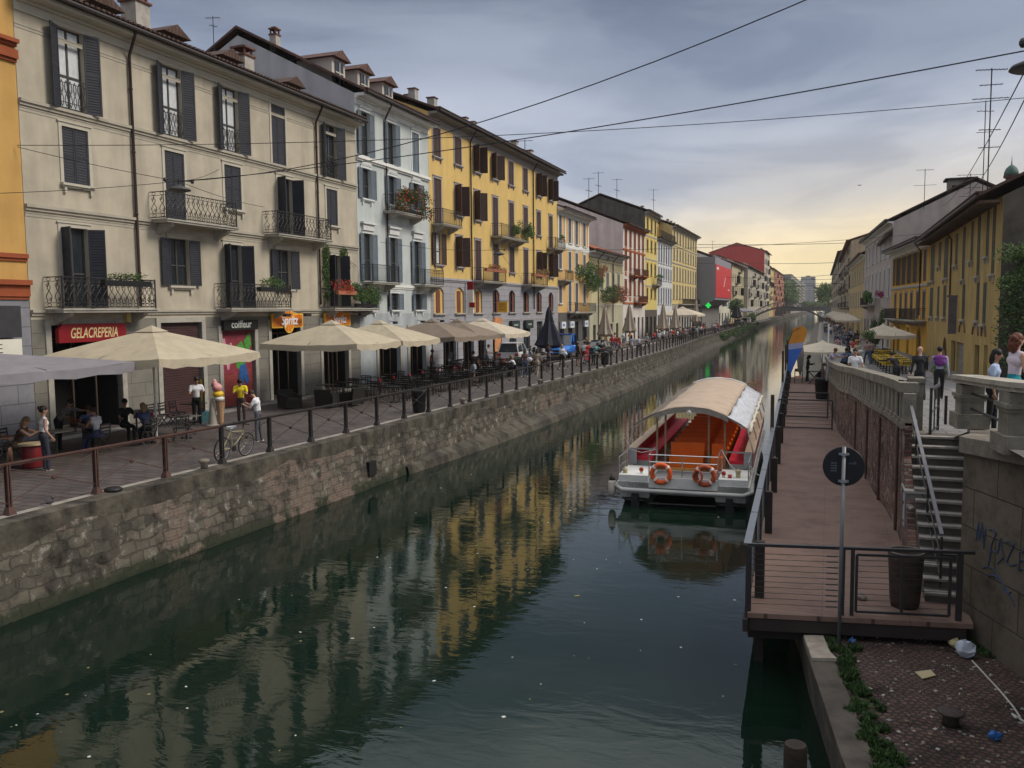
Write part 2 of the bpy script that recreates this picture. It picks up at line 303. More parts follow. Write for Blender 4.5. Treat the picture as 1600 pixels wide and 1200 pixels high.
# --- ground sheet, water
b = MB(); b.poly([(-3000, -300, -4), (3000, -300, -4), (3000, 4000, -4), (-3000, 4000, -4)]); stru(b.build('ground', mat('canal_bed', (.03, .035, .02), .9)))
b = MB(); b.poly([(-70, -40, ZW), (40, -40, ZW), (40, 1600, ZW), (-70, 1600, ZW)]); stru(b.build('water', m_water))
# left street slab with its edge following the canal
YS = [-20, 0, 10, 15, 20, 25, 35, 45, 60, 75, 90, 105, 122, 150, 183, 220, 260, 300, 345, 450, 600, 900, 1500]
b = MB()
for a, c in zip(YS, YS[1:]):
    b._a([(-1500, a, 0), (left_edge(a)-.45, a, 0), (left_edge(c)-.45, c, 0), (-1500, c, 0)], [(0, 1, 2, 3)])
stru(b.build('pavement', m_quay))
# quay wall, top stone, battered face, low footing
m_wall = brickmat('quay_masonry', (.105, .094, .075), (.052, .046, .038), (.062, .056, .046), .44, .25, rough=.92, warp=.15, ms=.020, stain=.85, patch=((.36, .33, .285), .56, .72, 2.6), mossy=-1.74, bump=1.5)
zone(m_wall, ((.125, .078, .06), (.14, .10, .08), (.14, .125, .105)), ((20.6, 24.4), (16.2, 17.0), (44, 47)))
m_wallb = brickmat('quay_brick_patch', (.23, .095, .06), (.30, .16, .10), (.26, .24, .21), .26, .075, rough=.92, warp=.02, ms=.014, stain=.45, patch=((.42, .40, .36), .52, .66, 2.2), bump=1.0)
m_conc = mat('quay_concrete', (.075, .066, .052), .93, .6, 2.6, 1.0, 7, streak=.6)
b = MB()
for a, c in zip(YS, YS[1:]):
    k = max(1, int((c-a)/(1.2 if c < 130 else 8))); 
    for i in range(k):
        y0, y1 = a+(c-a)*i/k, a+(c-a)*(i+1)/k; e0, e1 = left_edge(y0), left_edge(y1)
        b._a([(e0-.45, y0, .02), (e0, y0, .0), (e1, y1, .0), (e1-.45, y1, .02)], [(0, 1, 2, 3)], 1)
        h0 = -.42-.13*sin(y0*1.7)-.07*sin(y0*4.1); h1 = -.42-.13*sin(y1*1.7)-.07*sin(y1*4.1)
        b._a([(e0, y0, 0), (e1, y1, 0), (e1-.01, y1, h1), (e0-.01, y0, h0)], [(3, 2, 1, 0)], 1)
        b._a([(e0-.015, y0, h0), (e1-.015, y1, h1), (e1+.32, y1, -2.6), (e0+.32, y0, -2.6)], [(3, 2, 1, 0)], 0)
wl = b.build('quay_wall', [m_wall, m_conc]); tag(wl, 'stained stone and brick retaining wall along the left side of the canal', 'wall')
b = MB()
ys = [28 + i*2.5 for i in range(60)]
for y0, y1 in zip(ys, ys[1:]):
    def sec(y):
        k = min(1, (y-28)/8); e = left_edge(y); j = .06*sin(y*2.1)+.04*sin(y*5.3)
        return [(e+.1, y, -1.30-.25*(1-k)+j*.5), (e+.25+.55*k+j, y, -1.62), (e+.45+.65*k, y, -2.4)]
    s0, s1 = sec(y0), sec(y1)
    b._a(s0+s1, [(0, 1, 4, 3), (1, 2, 5, 4)])
ft = b.build('footing', m_conc, wl)
b = MB(); b.box(left_edge(25.6)+.02, left_edge(25.6)+.2, 25.35, 25.85, -1.5, -1.0); b.build('drain_opening', M['dark'], wl)
b = MB()                                       # pale edging line on the street side
for a, c in zip(YS[:-4], YS[1:-4]):
    b._a([(left_edge(a)-.72, a, .006), (left_edge(a)-.452, a, .006), (left_edge(c)-.452, c, .006), (left_edge(c)-.72, c, .006)], [(0, 1, 2, 3)])
stru(b.build('kerb', m_kerb))
b = MB(); b.box(-20.2, -19.4, 60, 330, .003, .012); b.box(-23.9, -23.2, 18, 200, .004, .05)
stru(b.build('path', mat('flagstone_strip', (.19, .175, .165), .85, .3, 1.2, .2, 10)))
# right bank street
b = MB()
ry = [0, 4, 8, 13, 16, 17.5, 19.2, 22, 24, 28, 34, 39, 44, 50, 55, 60, 66, 80, 95, 115, 150, 200, 270, 337, 500, 900, 1500]
for a, c in zip(ry, ry[1:]):
    xa = right_wall(a)+.02 if a > 19 else 2.42; xc = right_wall(c)+.02 if c > 19 else 2.42
    if a < 19.2 <= c: xa = xc = 2.42
    if a == 19.2: xa = 1.58
    b._a([(xa, a, street_z(a)), (1200, a, street_z(a)), (1200, c, street_z(c)), (xc, c, street_z(c))], [(0, 1, 2, 3)])
stru(b.build('street', m_street))
b = MB()
for a, c in zip(ry[9:-6], ry[10:-6]):
    b._a([(4.9, a, street_z(a)+.004), (5.9, a, street_z(a)+.004), (5.9, c, street_z(c)+.004), (4.9, c, street_z(c)+.004)], [(0, 1, 2, 3)])
    b._a([(2.0, a, street_z(a)+.004), (2.5, a, street_z(a)+.004), (2.5, c, street_z(c)+.004), (2.0, c, street_z(c)+.004)], [(0, 1, 2, 3)])
stru(b.build('footway', mat('worn_flagstones', (.24, .225, .215), .8, .25, 2, .2, 12)))
# right retaining wall, brick
m_brick = brickmat('old_brick', (.17, .075, .055), (.07, .036, .03), (.15, .125, .105), .27, .085, rough=.92, warp=.03, ms=.016, stain=.95, patch=((.40, .36, .31), .54, .68, 3.2), bump=1.2)
b = MB(); rw = [18.6, 20.5, 22.3, 24.6, 27, 29.5, 32, 33.8, 35.5, 39, 43.8, 49, 54, 60, 66]
for a, c in zip(rw, rw[1:]):
    for j in range(2):
        y0, y1 = lerp(j/2, a, c), lerp((j+1)/2, a, c); x0, x1 = right_wall(y0), right_wall(y1); z0, z1 = street_z(y0)+.10, street_z(y1)+.10
        b._a([(x0, y0, -2.6), (x1, y1, -2.6), (x1, y1, z1), (x0, y0, z0)], [(0, 1, 2, 3)], 0)
        b._a([(x0-.05, y0, z0), (x1-.05, y1, z1), (x1-.05, y1, z1+.11), (x0-.05, y0, z0+.11)], [(0, 1, 2, 3)], 1)
        b._a([(x0-.05, y0, z0), (x1-.05, y1, z1), (x1+.02, y1, z1), (x0+.02, y0, z0)], [(0, 1, 2, 3)], 1)
        iw = .45 if y0 > 20.4 else .085
        b._a([(x0-.05, y0, z0+.11), (x1-.05, y1, z1+.11), (x1+iw, y1, z1+.11), (x0+iw, y0, z0+.11)], [(0, 1, 2, 3)], 1)
        b._a([(x0+iw, y0, z0+.11), (x1+iw, y1, z1+.11), (x1+iw, y1, z1-.2), (x0+iw, y0, z0-.2)], [(0, 1, 2, 3)], 1)
b.slab([(1.522, 18.602, -2.6), (1.603, 18.602, -2.6), (1.603, 18.602, 1.70), (1.522, 18.602, 1.70)], (0, 1.0, 0), 0); b.box(1.47, 1.607, 18.585, 18.6, -.8, 1.74, 0); b.box(1.53, 1.97, 19.605, 20.6, .8, 1.46, 1)
# sloping brick cheek beside the steps
b.slab([(1.46, 18.598, -.82), (1.46, 16.6, -.82), (1.46, 16.6, -.55), (1.46, 18.598, 1.15)], (.14, 0, 0), 0)
bw = b.build('brick_retaining_wall', [m_brick, M['stoneD']]); tag(bw, 'curving dark red brick retaining wall beside the boat landing', 'wall')
b = MB()
for y in (20.3, 23.4, 26.2, 30.5):              # rust coloured drain pipes and buttress strips on the brickwork
    x = right_wall(y); b.tube([(x-.035, y, street_z(y)+.0), (x-.035, y, -.8)], .03, 6)
b.build('drain_pipe', M['rust'], bw)
b = MB()                                        # plain quay edge further along
ry2 = [66, 80, 95, 115, 150, 200, 270, 337, 500, 900, 1500]
for a, c in zip(ry2, ry2[1:]):
    x0, x1 = right_wall(a), right_wall(c)
    b._a([(x0, a, -2.6), (x1, c, -2.6), (x1, c, .02), (x0, a, .02)], [(0, 1, 2, 3)], 0)
    b._a([(x0, a, .02), (x1, c, .02), (x1+.55, c, .02), (x0+.55, a, .02)], [(0, 1, 2, 3)], 1)
qr = b.build('far_quay_wall', [m_conc, m_kerb]); tag(qr, 'low concrete quay wall on the right beyond the landing stage', 'wall')
b = MB()                                        # sloping bank of slabs with tufts seen beside the right waterline
for a, c in zip(ry2[:-3], ry2[1:-3]):
    x0, x1 = right_wall(a), right_wall(c)
    b._a([(x0-1.5, a, ZW-.1), (x1-1.9, c, ZW-.1), (x1+.0, c, -.25), (x0+.0, a, -.25)], [(0, 1, 2, 3)])
sl = b.build('slope', mat('slope_stone', (.17, .155, .125), .9, .4, 1.5, .4, 8), qr)
# ---- balustrade of the right bank
def balustrade(name, label, pts, zf, h, spacing, pw, mats, cap=.2, capw=.36, off=0, first=0.0):
    b = MB(); cum = [0]
    for (x0, y0), (x1, y1) in zip(pts, pts[1:]): cum.append(cum[-1]+hypot(x1-x0, y1-y0))
    def at(s):
        for i in range(len(pts)-1):
            if s <= cum[i+1] or i == len(pts)-2:
                k = (s-cum[i])/(cum[i+1]-cum[i]); x = lerp(k, pts[i][0], pts[i+1][0]); y = lerp(k, pts[i][1], pts[i+1][1])
                return x, y, atan2(pts[i+1][1]-pts[i][1], pts[i+1][0]-pts[i][0])
    root = thing(name, label, 'balustrade', (pts[0][0], pts[0][1], zf(pts[0][1])))
    s = 0; n = int(cum[-1]/1.1)+1
    for i in range(n):
        s0, s1 = cum[-1]*i/n, cum[-1]*(i+1)/n; a, c = at(s0), at(s1)
        za, zc = zf(a[1])+h, zf(c[1])+h
        p0, p1 = Vector((a[0], a[1], za-cap/2)), Vector((c[0], c[1], zc-cap/2))
        b.beam(p0, p1-(p1-p0).normalized()*.012, capw, cap); b.beam(p0+Vector((0, 0, -cap*.62)), p1+Vector((0, 0, -cap*.62)), capw*.72, cap*.3)
    b.build('coping', mats, root); b2 = MB(); s = first
    while s < cum[-1]-.1:
        x, y, a = at(s); z = zf(y); pb = MB(); R = rotz(a)
        pb.cb((x, y, z+(h-cap)/2-.01), (pw*.5, .12, (h-cap)/2), 0, R)
        pb.cb((x, y, z+.05), (pw*.5+.03, .15, .05), 0, R); pb.build('baluster', mats, root)
        s += spacing
    for zz in (.25, .5):
        r = [at(cum[-1]*i/24) for i in range(25)]
        b2.tube([(x, y, zf(y)+h*zz*1.0) for x, y, a in r], .018, 5)
    b2.build('iron_bar', M['iron'], root); return root
m_bal = mat('balustrade_stone', (.20, .18, .145), .9, .35, 3, .5, 22, streak=.25)
pts = [(right_wall(y)+.10, y) for y in [19.5, 20.5, 22.3, 24.6, 27, 29.5, 32, 33.8, 35.5, 39, 43.8, 49, 54]]
balustrade('stone_balustrade', 'curving stone balustrade on top of the brick wall above the landing stage', pts, lambda y: street_z(y)+.21, .86, .72, .36, m_bal)
# solid end pier of it
b = MB(); b.cb((1.80, 20.3, 1.92), (.13, .24, .56)); b.cb((1.80, 20.3, 2.53), (.16, .28, .05))
tag(b.build('end_pier', m_bal), 'solid squared stone pier at the near end of the curving balustrade', 'pier')
# ---- steps
b = MB(); nst = 14; rise = (1.46+.8)/nst; run = (19.2-15.45)/(nst-1)
for i in range(nst):
    z = -.8+rise*(i+1); y = 15.45+run*i
    b.box(1.605, 2.75, y, 19.6, z-rise-.002*i, z-.04, 0); b.box(1.605, 2.75, y-.03, y+.16, z-.04, z, 1)
    b.box(1.605, 2.75, y+.16, y+run+.3, z-.04, z-.002, 0)
st = b.build('stone_steps', [mat('step_stone', (.085, .075, .065), .9, .3, 3, .3, 15), mat('step_nosing', (.24, .22, .195), .85, .3, 6, .3, 20)])
tag(st, 'flight of worn stone steps from the landing stage up to the street', 'steps')
# handrail of the steps
root = thing('stair_handrail', 'grey metal handrail sloping down beside the stone steps', 'handrail', (1.6, 20.4, 1.4))
m_rail = mat('grey_rail_paint', (.17, .165, .175), .45, .15, 4, metal=.3)
b = MB(); b.beam((1.58, 20.2, 2.50), (1.86, 15.75, .28), .06, .035); b.build('rail', m_rail, root)
b = MB(); b.beam((1.60, 20.2, 1.0), (1.60, 20.2, 2.5), .045, .045); b.beam((1.48, 20.3, 1.0), (1.48, 20.3, 2.52), .045, .045); b.beam((1.46, 20.3, 2.5), (1.62, 20.2, 2.5), .045, .045); b.build('post', M['iron'], root)
for k in (0, .35, .68, 1):
    q = Vector((1.60, 20.2, 2.46)).lerp(Vector((1.86, 15.75, .24)), k)
    if k: b = MB(); b.beam(q, (q.x, q.y, max(-.8, q.z-1.05)), .04, .04); b.build('post', M['iron'], root)
b = MB()
for dz in (.35, .7): b.tube([(1.60, 20.2, 2.46-dz), (1.86, 15.75, .24-dz)], .014, 5)
b.build('lower_rail', M['iron'], root)
# small gate at top of the steps
root = thing('street_gate', 'open black metal gate beside the solid pier at the top of the steps', 'gate', (2.05, 20.0, 1.45))
b = MB()
for x, y in ((2.02, 19.5), (2.28, 20.6)): b.beam((x, y, 1.4), (x, y, 2.4), .05, .05)
b.beam((2.02, 19.5, 2.4), (2.28, 20.6, 2.4), .06, .05); b.beam((2.02, 19.5, 1.5), (2.28, 20.6, 1.5), .03, .03)
b.build('gate_frame', M['iron'], root)
b = MB(); b.tube([(2.02, 19.5, 1.9), (2.28, 20.6, 1.95)], .015, 5); b.tube([(2.15, 20.05, 1.5), (2.15, 20.05, 2.4)], .015, 5); b.build('gate_bar', M['iron'], root)
# ---- near retaining wall of the bridge ramp (big dressed stones)
m_ramp = brickmat('dressed_stone', (.095, .078, .057), (.125, .102, .077), (.028, .023, .018), 1.15, .62, rough=.9, warp=.015, ms=.010, stain=.6, axes='YZ', bump=.6, patch=((.05, .042, .03), .52, .75, 1.1))
A = Vector((2.08, 15.25, 0)); B = Vector((2.78, 13.45, 0)); C = Vector((4.4, 9.2, 0)); D = Vector((6.5, 3.5, 0))
b = MB()
chain = [Vector((2.72, 19.4, 0)), Vector((2.30, 16.0, 0)), A, B, C, D]
for i, (q0, q1) in enumerate(zip(chain, chain[1:])):
    z0, z1 = street_z(q0.y)-.02, street_z(q1.y)-.02
    b._a([(q0.x, q0.y, -2.6), (q1.x, q1.y, -2.6), (q1.x, q1.y, z1), (q0.x, q0.y, z0)], [(0, 1, 2, 3)], 0)
    t_ = (q1-q0).normalized(); nrm = Vector((t_.y, -t_.x, 0)); nrm = nrm if nrm.x < 0 else -nrm
    if i == 0: z0 += .25
    o0, o1 = q0+nrm*(.08 if i > 1 else .03), q1+nrm*(.08 if i else .03); i0, i1 = q0-nrm*.45, q1-nrm*.45
    b._a([(o0.x, o0.y, z0-.2), (o1.x, o1.y, z1-.2), (o1.x, o1.y, z1+.05), (o0.x, o0.y, z0+.05), (i0.x, i0.y, z0-.2), (i1.x, i1.y, z1-.2), (i1.x, i1.y, z1+.05), (i0.x, i0.y, z0+.05)],
         [(0, 1, 2, 3), (3, 2, 6, 7), (0, 4, 5, 1), (0, 3, 7, 4), (1, 5, 6, 2)], 1)
rwl = b.build('ramp_wall', [m_ramp, M['stoneD']]); tag(rwl, 'tall dressed stone wall of the bridge ramp with blue graffiti scrawl', 'wall')
# graffiti strokes lie on the wall face, from A towards C
m_blue = mat('blue_spray_paint', (.035, .06, .115), .8, .5, 30)
wd = (B-A).normalized(); wn = Vector((-wd.y, wd.x, 0)); wn = wn if wn.x < 0 else -wn
def onwall(s, z): q = A+wd*s+wn*.008; return (q.x, q.y, z)
b = MB()
for st_ in ([(.45, .10), (.50, .42), (.53, .12), (.60, .40), (.66, .05), (.70, .36)], [(.78, .35), (.98, .38), (.86, .12), (.80, -.22)], [(.84, .02), (1.02, .08), (1.1, .3), (1.18, .02), (1.02, -.08)],
            [(1.22, .28), (1.42, .32), (1.26, -.02), (1.5, .02)], [(1.58, .1), (1.72, .14), (1.68, .3), (1.56, .22), (1.56, -.02), (1.74, .0)], [(.66, -.28), (.95, -.18), (1.25, -.45), (1.4, -.42)], [(.8, -.36), (1.1, -.28), (1.5, -.6)]):
    P3 = []
    for (s0, z0), (s1, z1) in zip(st_, st_[1:]):
        for k in range(5): P3.append(onwall(lerp(k/5, s0, s1), lerp(k/5, z0, z1)+.35))
    P3.append(onwall(st_[-1][0], st_[-1][1]+.35)); b.tube([(q[0], q[1], q[2]+.02*sin(k*.9)) for k, q in enumerate(P3)], .010, 5)
b.build('graffiti', m_blue, rwl)
# balustrade of the bridge ramp with big pedestals
def pedestal(b, x, y, z, w, d, h, a):
    R = rotz(a); b.cb((x, y, z+.13), (w*.62, d*.62, .13), 0, R); b.cb((x, y, z+h/2), (w*.44, d*.44, h/2-.05), 0, R)
    b.cb((x, y, z+h-.30), (w*.5, d*.5, .03), 0, R); b.cb((x, y, z+h-.24), (w*.56, d*.56, .03), 0, R)
root = thing('ramp_balustrade', 'thick stone balustrade with moulded pedestals on the bridge ramp at the right edge', 'balustrade', (2.4, 14.0, 2.0))
b = MB(); pedestal(b, 2.42, 17.3, 1.92, .42, .5, .82, .1); b.build('pedestal', m_bal, root)
b = MB(); pedestal(b, 2.58, 14.0, 2.0, .42, .55, .92, .1); b.build('pedestal', m_bal, root)
b = MB(); pedestal(b, 3.35, 12.0, 2.08, .42, .55, .92, .45); b.build('pedestal', m_bal, root)
b = MB()
for p0, p1 in (((2.38, 17.75, 2.80), (2.62, 13.75, 2.99)), ((2.62, 13.75, 2.995), (4.9, 8.2, 3.2))):
    b.beam(p0, p1, .44, .075); b.beam((p0[0], p0[1], p0[2]-.07), (p1[0], p1[1], p1[2]-.07), .37, .065)
b.build('coping', mat('balustrade_coping', (.33, .30, .25), .85, .3, 4, .4, 20), root)
b = MB()
for dz in (.25, .52):
    for p0, p1 in (((2.42, 17.3, 1.92), (2.58, 14.0, 2.0)), ((2.58, 14.0, 2.0), (3.35, 12.0, 2.08)), ((3.35, 12, 2.08), (4.9, 8.2, 2.3))): b.tube([(p0[0], p0[1], p0[2]+dz+.1), (p1[0], p1[1], p1[2]+dz+.1)], .022, 6)
b.build('iron_bar', M['iron'], root)
b = MB(); b.box(2.12, 2.16, 18.1, 18.22, 1.85, 2.4)
tag(b.build('gate_stop', M['iron']), 'short black iron upright just left of the ramp balustrade end', 'post')
# ---- lower quay in front of the dock
m_cob = brickmat('reddish_cobbles', (.14, .078, .064), (.095, .056, .047), (.045, .036, .03), .10, .085, rough=.95, axes='XY', warp=.11, ms=.02, stain=.6, patch=((.22, .18, .155), .62, .74, 5), bump=1.0)
ZQ = -1.2
edge = [(-.62, 16.6), (-.40, 15.2), (-.22, 13.6), (.02, 12.0), (.22, 10.6), (.42, 9.4), (.95, 7.0), (1.6, 3.0)]
b = MB(); b.poly([(x, y, ZQ) for x, y in edge] + [(7, 3, ZQ), (5, 9, ZQ), (3.2, 13.5, ZQ), (3.2, 19, ZQ), (-.62, 19, ZQ)], 0)
stru(b.build('lower_quay', m_cob))
b = MB()
for (x0, y0), (x1, y1) in zip(edge, edge[1:]):
    b._a([(x0, y0, ZQ+.03), (x1, y1, ZQ+.03), (x1+.12, y1, -2.6), (x0+.12, y0, -2.6)], [(0, 3, 2, 1)], 0)
    b._a([(x0, y0, ZQ+.03), (x1, y1, ZQ+.03), (x1+.36, y1+.05, ZQ+.03), (x0+.36, y0+.05, ZQ+.03)], [(0, 1, 2, 3)], 1)
    b._a([(x1+.36, y1+.05, ZQ+.03), (x0+.36, y0+.05, ZQ+.03), (x0+.36, y0+.05, ZQ-.05), (x1+.36, y1+.05, ZQ-.05)], [(0, 1, 2, 3)], 1)
ew = b.build('lower_quay_edge', [m_conc, mat('worn_edging', (.085, .070, .056), .92, .45, 2.4, .6, 14)]); tag(ew, 'worn concrete edging of the cobbled lower quay above the dark water', 'edging')
b = MB(); b.slab([(-.27, 14.1, ZQ+.032), (.02, 14.2, ZQ+.032), (.12, 13.55, ZQ+.032), (.22, 13.3, ZQ+.032), (-.13, 13.2, ZQ+.032)], (0, 0, .05)); b.build('edging_slab', mat('pale_slab', (.34, .29, .23), .9, .3, 6, .4), ew)
# weeds along the edging, tufts, litter
def weeds(name, label, spots, n, r, cat='weeds', mats=LEAF[:2]):
    b = MB()
    for (x, y, z, k) in spots:
        for _ in range(int(n*k)):
            a = random.uniform(0, 6.28); q = r*k*sqrt(random.random()); px, py = x+q*cos(a), y+q*sin(a); h = random.uniform(.02, .085)*(.6+k*.5); w = random.uniform(.004, .012)
            tx, ty = random.gauss(0, .018), random.gauss(0, .018); c_, s_ = cos(a*3), sin(a*3)
            b._a([(px-w*c_, py-w*s_, z), (px+w*c_, py+w*s_, z), (px+tx+w*1.6*c_, py+ty+w*1.6*s_, z+h*.6), (px+tx*2, py+ty*2, z+h), (px+tx-w*1.6*c_, py+ty-w*1.6*s_, z+h*.6)], [(0, 1, 2, 3, 4)], random.randrange(len(mats)))
    o = b.build(name, mats); o['kind'] = 'stuff'; o['label'] = label; o['category'] = cat; return o
sp_ = [(interp(lerp(k, -14.9, -9.8), [(-14.9, .12), (-12, .5), (-9.8, .85)])+random.gauss(0, .075), lerp(k, 14.9, 9.8)+random.gauss(0, .06), ZQ, random.uniform(.25, 1.2)) for k in [i/75 for i in range(76)] if not .10 < k < .13] + [(.75, 11.9, ZQ, .7), (.62, 14.95, ZQ, .8), (1.35, 10.3, ZQ, .4)]
weeds('weeds', 'green weeds growing in the joint of the lower quay edging', sp_, 190, .10)
weeds('wall_weeds', 'dark weeds at the foot of the dressed stone wall', [(2.3, 14.7, ZQ, 1.6), (2.42, 14.4, ZQ, 1.2), (2.2, 14.95, ZQ, 1.3)], 170, .14)
# mushroom bollard
def lathe_thing(name, label, cat, prof, loc, m, n=18, grp=None, smooth=True):
    b = MB(); b.lathe(prof, loc, n); o = b.build(name, m, None, smooth, loc); return tag(o, label, cat, grp)
lathe_thing('mooring_bollard', 'low rusty mushroom bollard on the cobbled lower quay', 'bollard', [(.10, 0), (.095, .13), (.10, .15), (.155, .155), (.165, .175), (.15, .19), (.02, .195)], (1.56, 11.75, ZQ), mat('bollard_iron', (.05, .035, .03), .7, .4, 12, .4))
b = MB()
for (x, y) in ((-.245, 9.6),): b.lathe([(.125, -3), (.125, -.78), (.115, -.70), (.02, -.695)], (x, y, 0), 14)
tag(b.build('timber_pile', mat('wet_timber', (.03, .022, .016), .8, .4, 8, .5)), 'round dark timber pile standing in the water at the bottom edge', 'pile')
def crumple(name, label, cat, loc, r, m, fl=.35, seed=1):
    rn = random.Random(seed); b = MB(); b.ell((0, 0, 0), (1, 1, 1), 9, 6); vs = []
    for v in b.v:
        k = 1+rn.uniform(-.3, .25); vs.append((loc[0]+v[0]*r*k, loc[1]+v[1]*r*k*.8, loc[2]+max(0.0, (v[2]+1)*r*fl*k)))
    b.v = vs; return tag(b.build(name, m, None, False, loc), label, cat)
m_bag = mat('plastic_bag', (.42, .46, .52), .35, .25, 9, spec=.6)
crumple('plastic_bag', 'crumpled pale plastic bag at the foot of the stone wall', 'bag', (2.05, 14.15, ZQ), .13, m_bag, .9, 3)
crumple('paper_bag', 'torn yellowish paper behind the pale plastic bag', 'litter', (1.98, 14.5, ZQ), .12, mat('yellow_paper', (.45, .38, .2), .8, .3, 9), .6, 5)
crumple('blue_can', 'crushed blue drink can near the right border of the cobbled quay', 'can', (2.02, 11.5, ZQ), .075, mat('blue_can_paint', (.03, .12, .35), .35, .3, 20), .7, 8)
crumple('blue_packet', 'crumpled blue packet among the weeds by the sign pole', 'packet', (.45, 14.2, ZQ), .06, mat('blue_packet_foil', (.06, .16, .34), .4, .4, 20), .8, 9)
crumple('stone_lump', 'grey stone lying on the deck behind the railing gate', 'stone', (.62, 15.2, -.8), .10, M['stoneD'], .45, 12)
b = MB(); b.slab([(1.28, 13.3, ZQ+.012), (1.5, 13.45, ZQ+.012), (1.55, 13.25, ZQ+.02), (1.36, 13.08, ZQ+.012)], (0, 0, .012)); tag(b.build('cardboard', mat('card', (.42, .34, .2), .8, .1)), 'flat piece of pale cardboard on the cobbled lower quay', 'cardboard')
b = MB(); b.tube([(2.12, 14.0, ZQ+.02), (2.2, 13.6, ZQ+.02), (2.32, 13.0, ZQ+.02), (2.4, 12.5, ZQ+.02), (2.42, 12.2, ZQ+.02), (2.36, 12.15, ZQ+.03), (2.34, 12.3, ZQ+.02), (2.5, 12.0, ZQ+.02), (2.7, 11.6, ZQ+.02)], .014, 5)
tag(b.build('rope', mat('pale_rope', (.4, .38, .34), .9, .2)), 'thin pale rope lying along the foot of the stone wall', 'rope')
b = MB()
for _ in range(420):
    y = random.uniform(9, 15.1); x = random.uniform(interp(-y, [(-16, -.4), (-9, .5)])+.1, 2.3+(15-y)*.3); s = random.uniform(.008, .028); a = random.uniform(0, 3)
    b.cb((x, y, ZQ+.008), (s, s*random.uniform(.4, 1), .006), random.randrange(3), rotz(a))
o = b.build('litter_specks', [mat('grit_pale', (.34, .31, .27), .9), mat('grit_brown', (.17, .12, .08), .9), mat('grit_grey', (.2, .19, .18), .9)]); o['kind'] = 'stuff'; o['label'] = 'small scraps and grit scattered over the cobbled lower quay'; o['category'] = 'grit'
# no-entry sign seen from behind
root = thing('road_sign', 'back of a round black traffic sign on a grey pole by the canal', 'sign', (.262, 13.95, ZQ))
b = MB(); b.tube([(.255, 13.95, ZQ-.02), (.265, 13.95, 1.97)], .029, 10); b.build('pole', mat('grey_pole_paint', (.17, .175, .185), .45, .15, 4, metal=.3), root, True)
b = MB(); R90 = Matrix.Rotation(radians(90), 3, 'X'); b.lathe([(.298, 0), (.305, .008), (.298, .016)], (.265, 14.0, 1.66), 40, 0, R90)
sgn = b.build('disc', mat('sign_back', (.012, .014, .018), .5, .2, 5), root)
b = MB()
for z in (1.44, 1.86): b.box(.19, .34, 13.915, 13.983, z-.012, z+.012); b.box(.22, .31, 13.905, 13.95, z-.02, z+.02)
b.build('bracket', M['metal'], root)
def textobj(txt, size, loc, R, m, name, parent, ext=.004, sx=1, shear=0, align='CENTER', off=0):
    cu = bpy.data.curves.new(name, 'FONT'); cu.body = txt; cu.size = size; cu.extrude = ext; cu.align_x = align; cu.align_y = 'CENTER'; cu.shear = shear; cu.offset = off
    o = bpy.data.objects.new(name, cu); COL.objects.link(o); bpy.context.view_layer.update()
    me = bpy.data.meshes.new_from_object(o.evaluated_get(bpy.context.evaluated_depsgraph_get())); bpy.data.objects.remove(o); bpy.data.curves.remove(cu)
    base = ORG[parent.name] if parent else Vector(loc)
    for v in me.vertices: v.co = R @ Vector((v.co.x*sx, v.co.y, v.co.z)) + Vector(loc) - base
    me.materials.clear(); me.materials.append(m); ob = bpy.data.objects.new(name, me); COL.objects.link(ob)
    if parent: ob.parent = parent
    else: ob.location = base
    ORG[ob.name] = base
    return ob
RF = Matrix(((1, 0, 0), (0, 0, -1), (0, 1, 0)))      # faces -Y
m_chalk = mat('faint_print', (.12, .13, .145), .8, .3, 40)
b = MB()
rn = random.Random(4)
for k in range(9): b.box(.34+k*.012, .346+k*.012, 13.981, 13.9835, 1.70, 1.72+rn.uniform(0, .03))
for k in range(4): b.box(.08, .13+rn.uniform(0, .03), 13.981, 13.9835, 1.58+k*.04, 1.595+k*.04); b.box(.145, .16, 13.981, 13.9835, 1.57+k*.04, 1.60+k*.04)
b.build('faint_marks', m_chalk, root)
b = MB(); rn = random.Random(9)                 # scraps drifting on the canal
for _ in range(150):
    y = 7+rn.random()**1.6*32; x = rn.uniform(-12.5, -1.2 if y > 14 else -.8); s_ = rn.uniform(.008, .03)*(1 if rn.random() < .93 else 2); b.cb((x, y, ZW+.004), (s_, s_*rn.uniform(.3, 1), .003), rn.randrange(2), rotz(rn.uniform(0, 3)))
o = b.build('floating_scraps', [mat('scrap_pale', (.42, .42, .38), .8), mat('scrap_leaf', (.16, .14, .07), .8)]); o['kind'] = 'stuff'; o['label'] = 'tiny pale scraps and leaves drifting on the canal water'; o['category'] = 'debris'
# ================================================================== LANDING STAGE
m_deck = brickmat('deck_boards', (.19, .122, .095), (.168, .106, .084), (.07, .045, .036), 2.6, .145, rough=.8, axes='XY', warp=.0, ms=.006, stain=.3, bump=.35, patch=((.10, .066, .052), .56, .8, .7))
def dk(y): return -1.13-.03*(y-13.9)
root = thing('landing_stage', 'long red brown boarded landing stage beside the brick wall', 'landing stage', (0, 14, -.8))
b = MB(); ys = [13.95, 18.6, 22.3, 24.6, 27, 29.5, 32, 33.8, 35.5, 39, 43.8, 49, 54, 60, 64]
for a, c in zip(ys, ys[1:]):
    xa, xc = (2.2 if a < 18.7 else right_wall(a)), (2.2 if c < 18.7 else right_wall(c)); ya = a
    b._a([(dk(a), a, -.8), (xa, a+(.6 if a < 14 else 0), -.8), (xc, c, -.8), (dk(c), c, -.8)], [(0, 1, 2, 3)])
    b._a([(dk(a), a, -.8), (dk(c), c, -.8), (dk(c), c, -.88), (dk(a), a, -.88)], [(0, 1, 2, 3)])
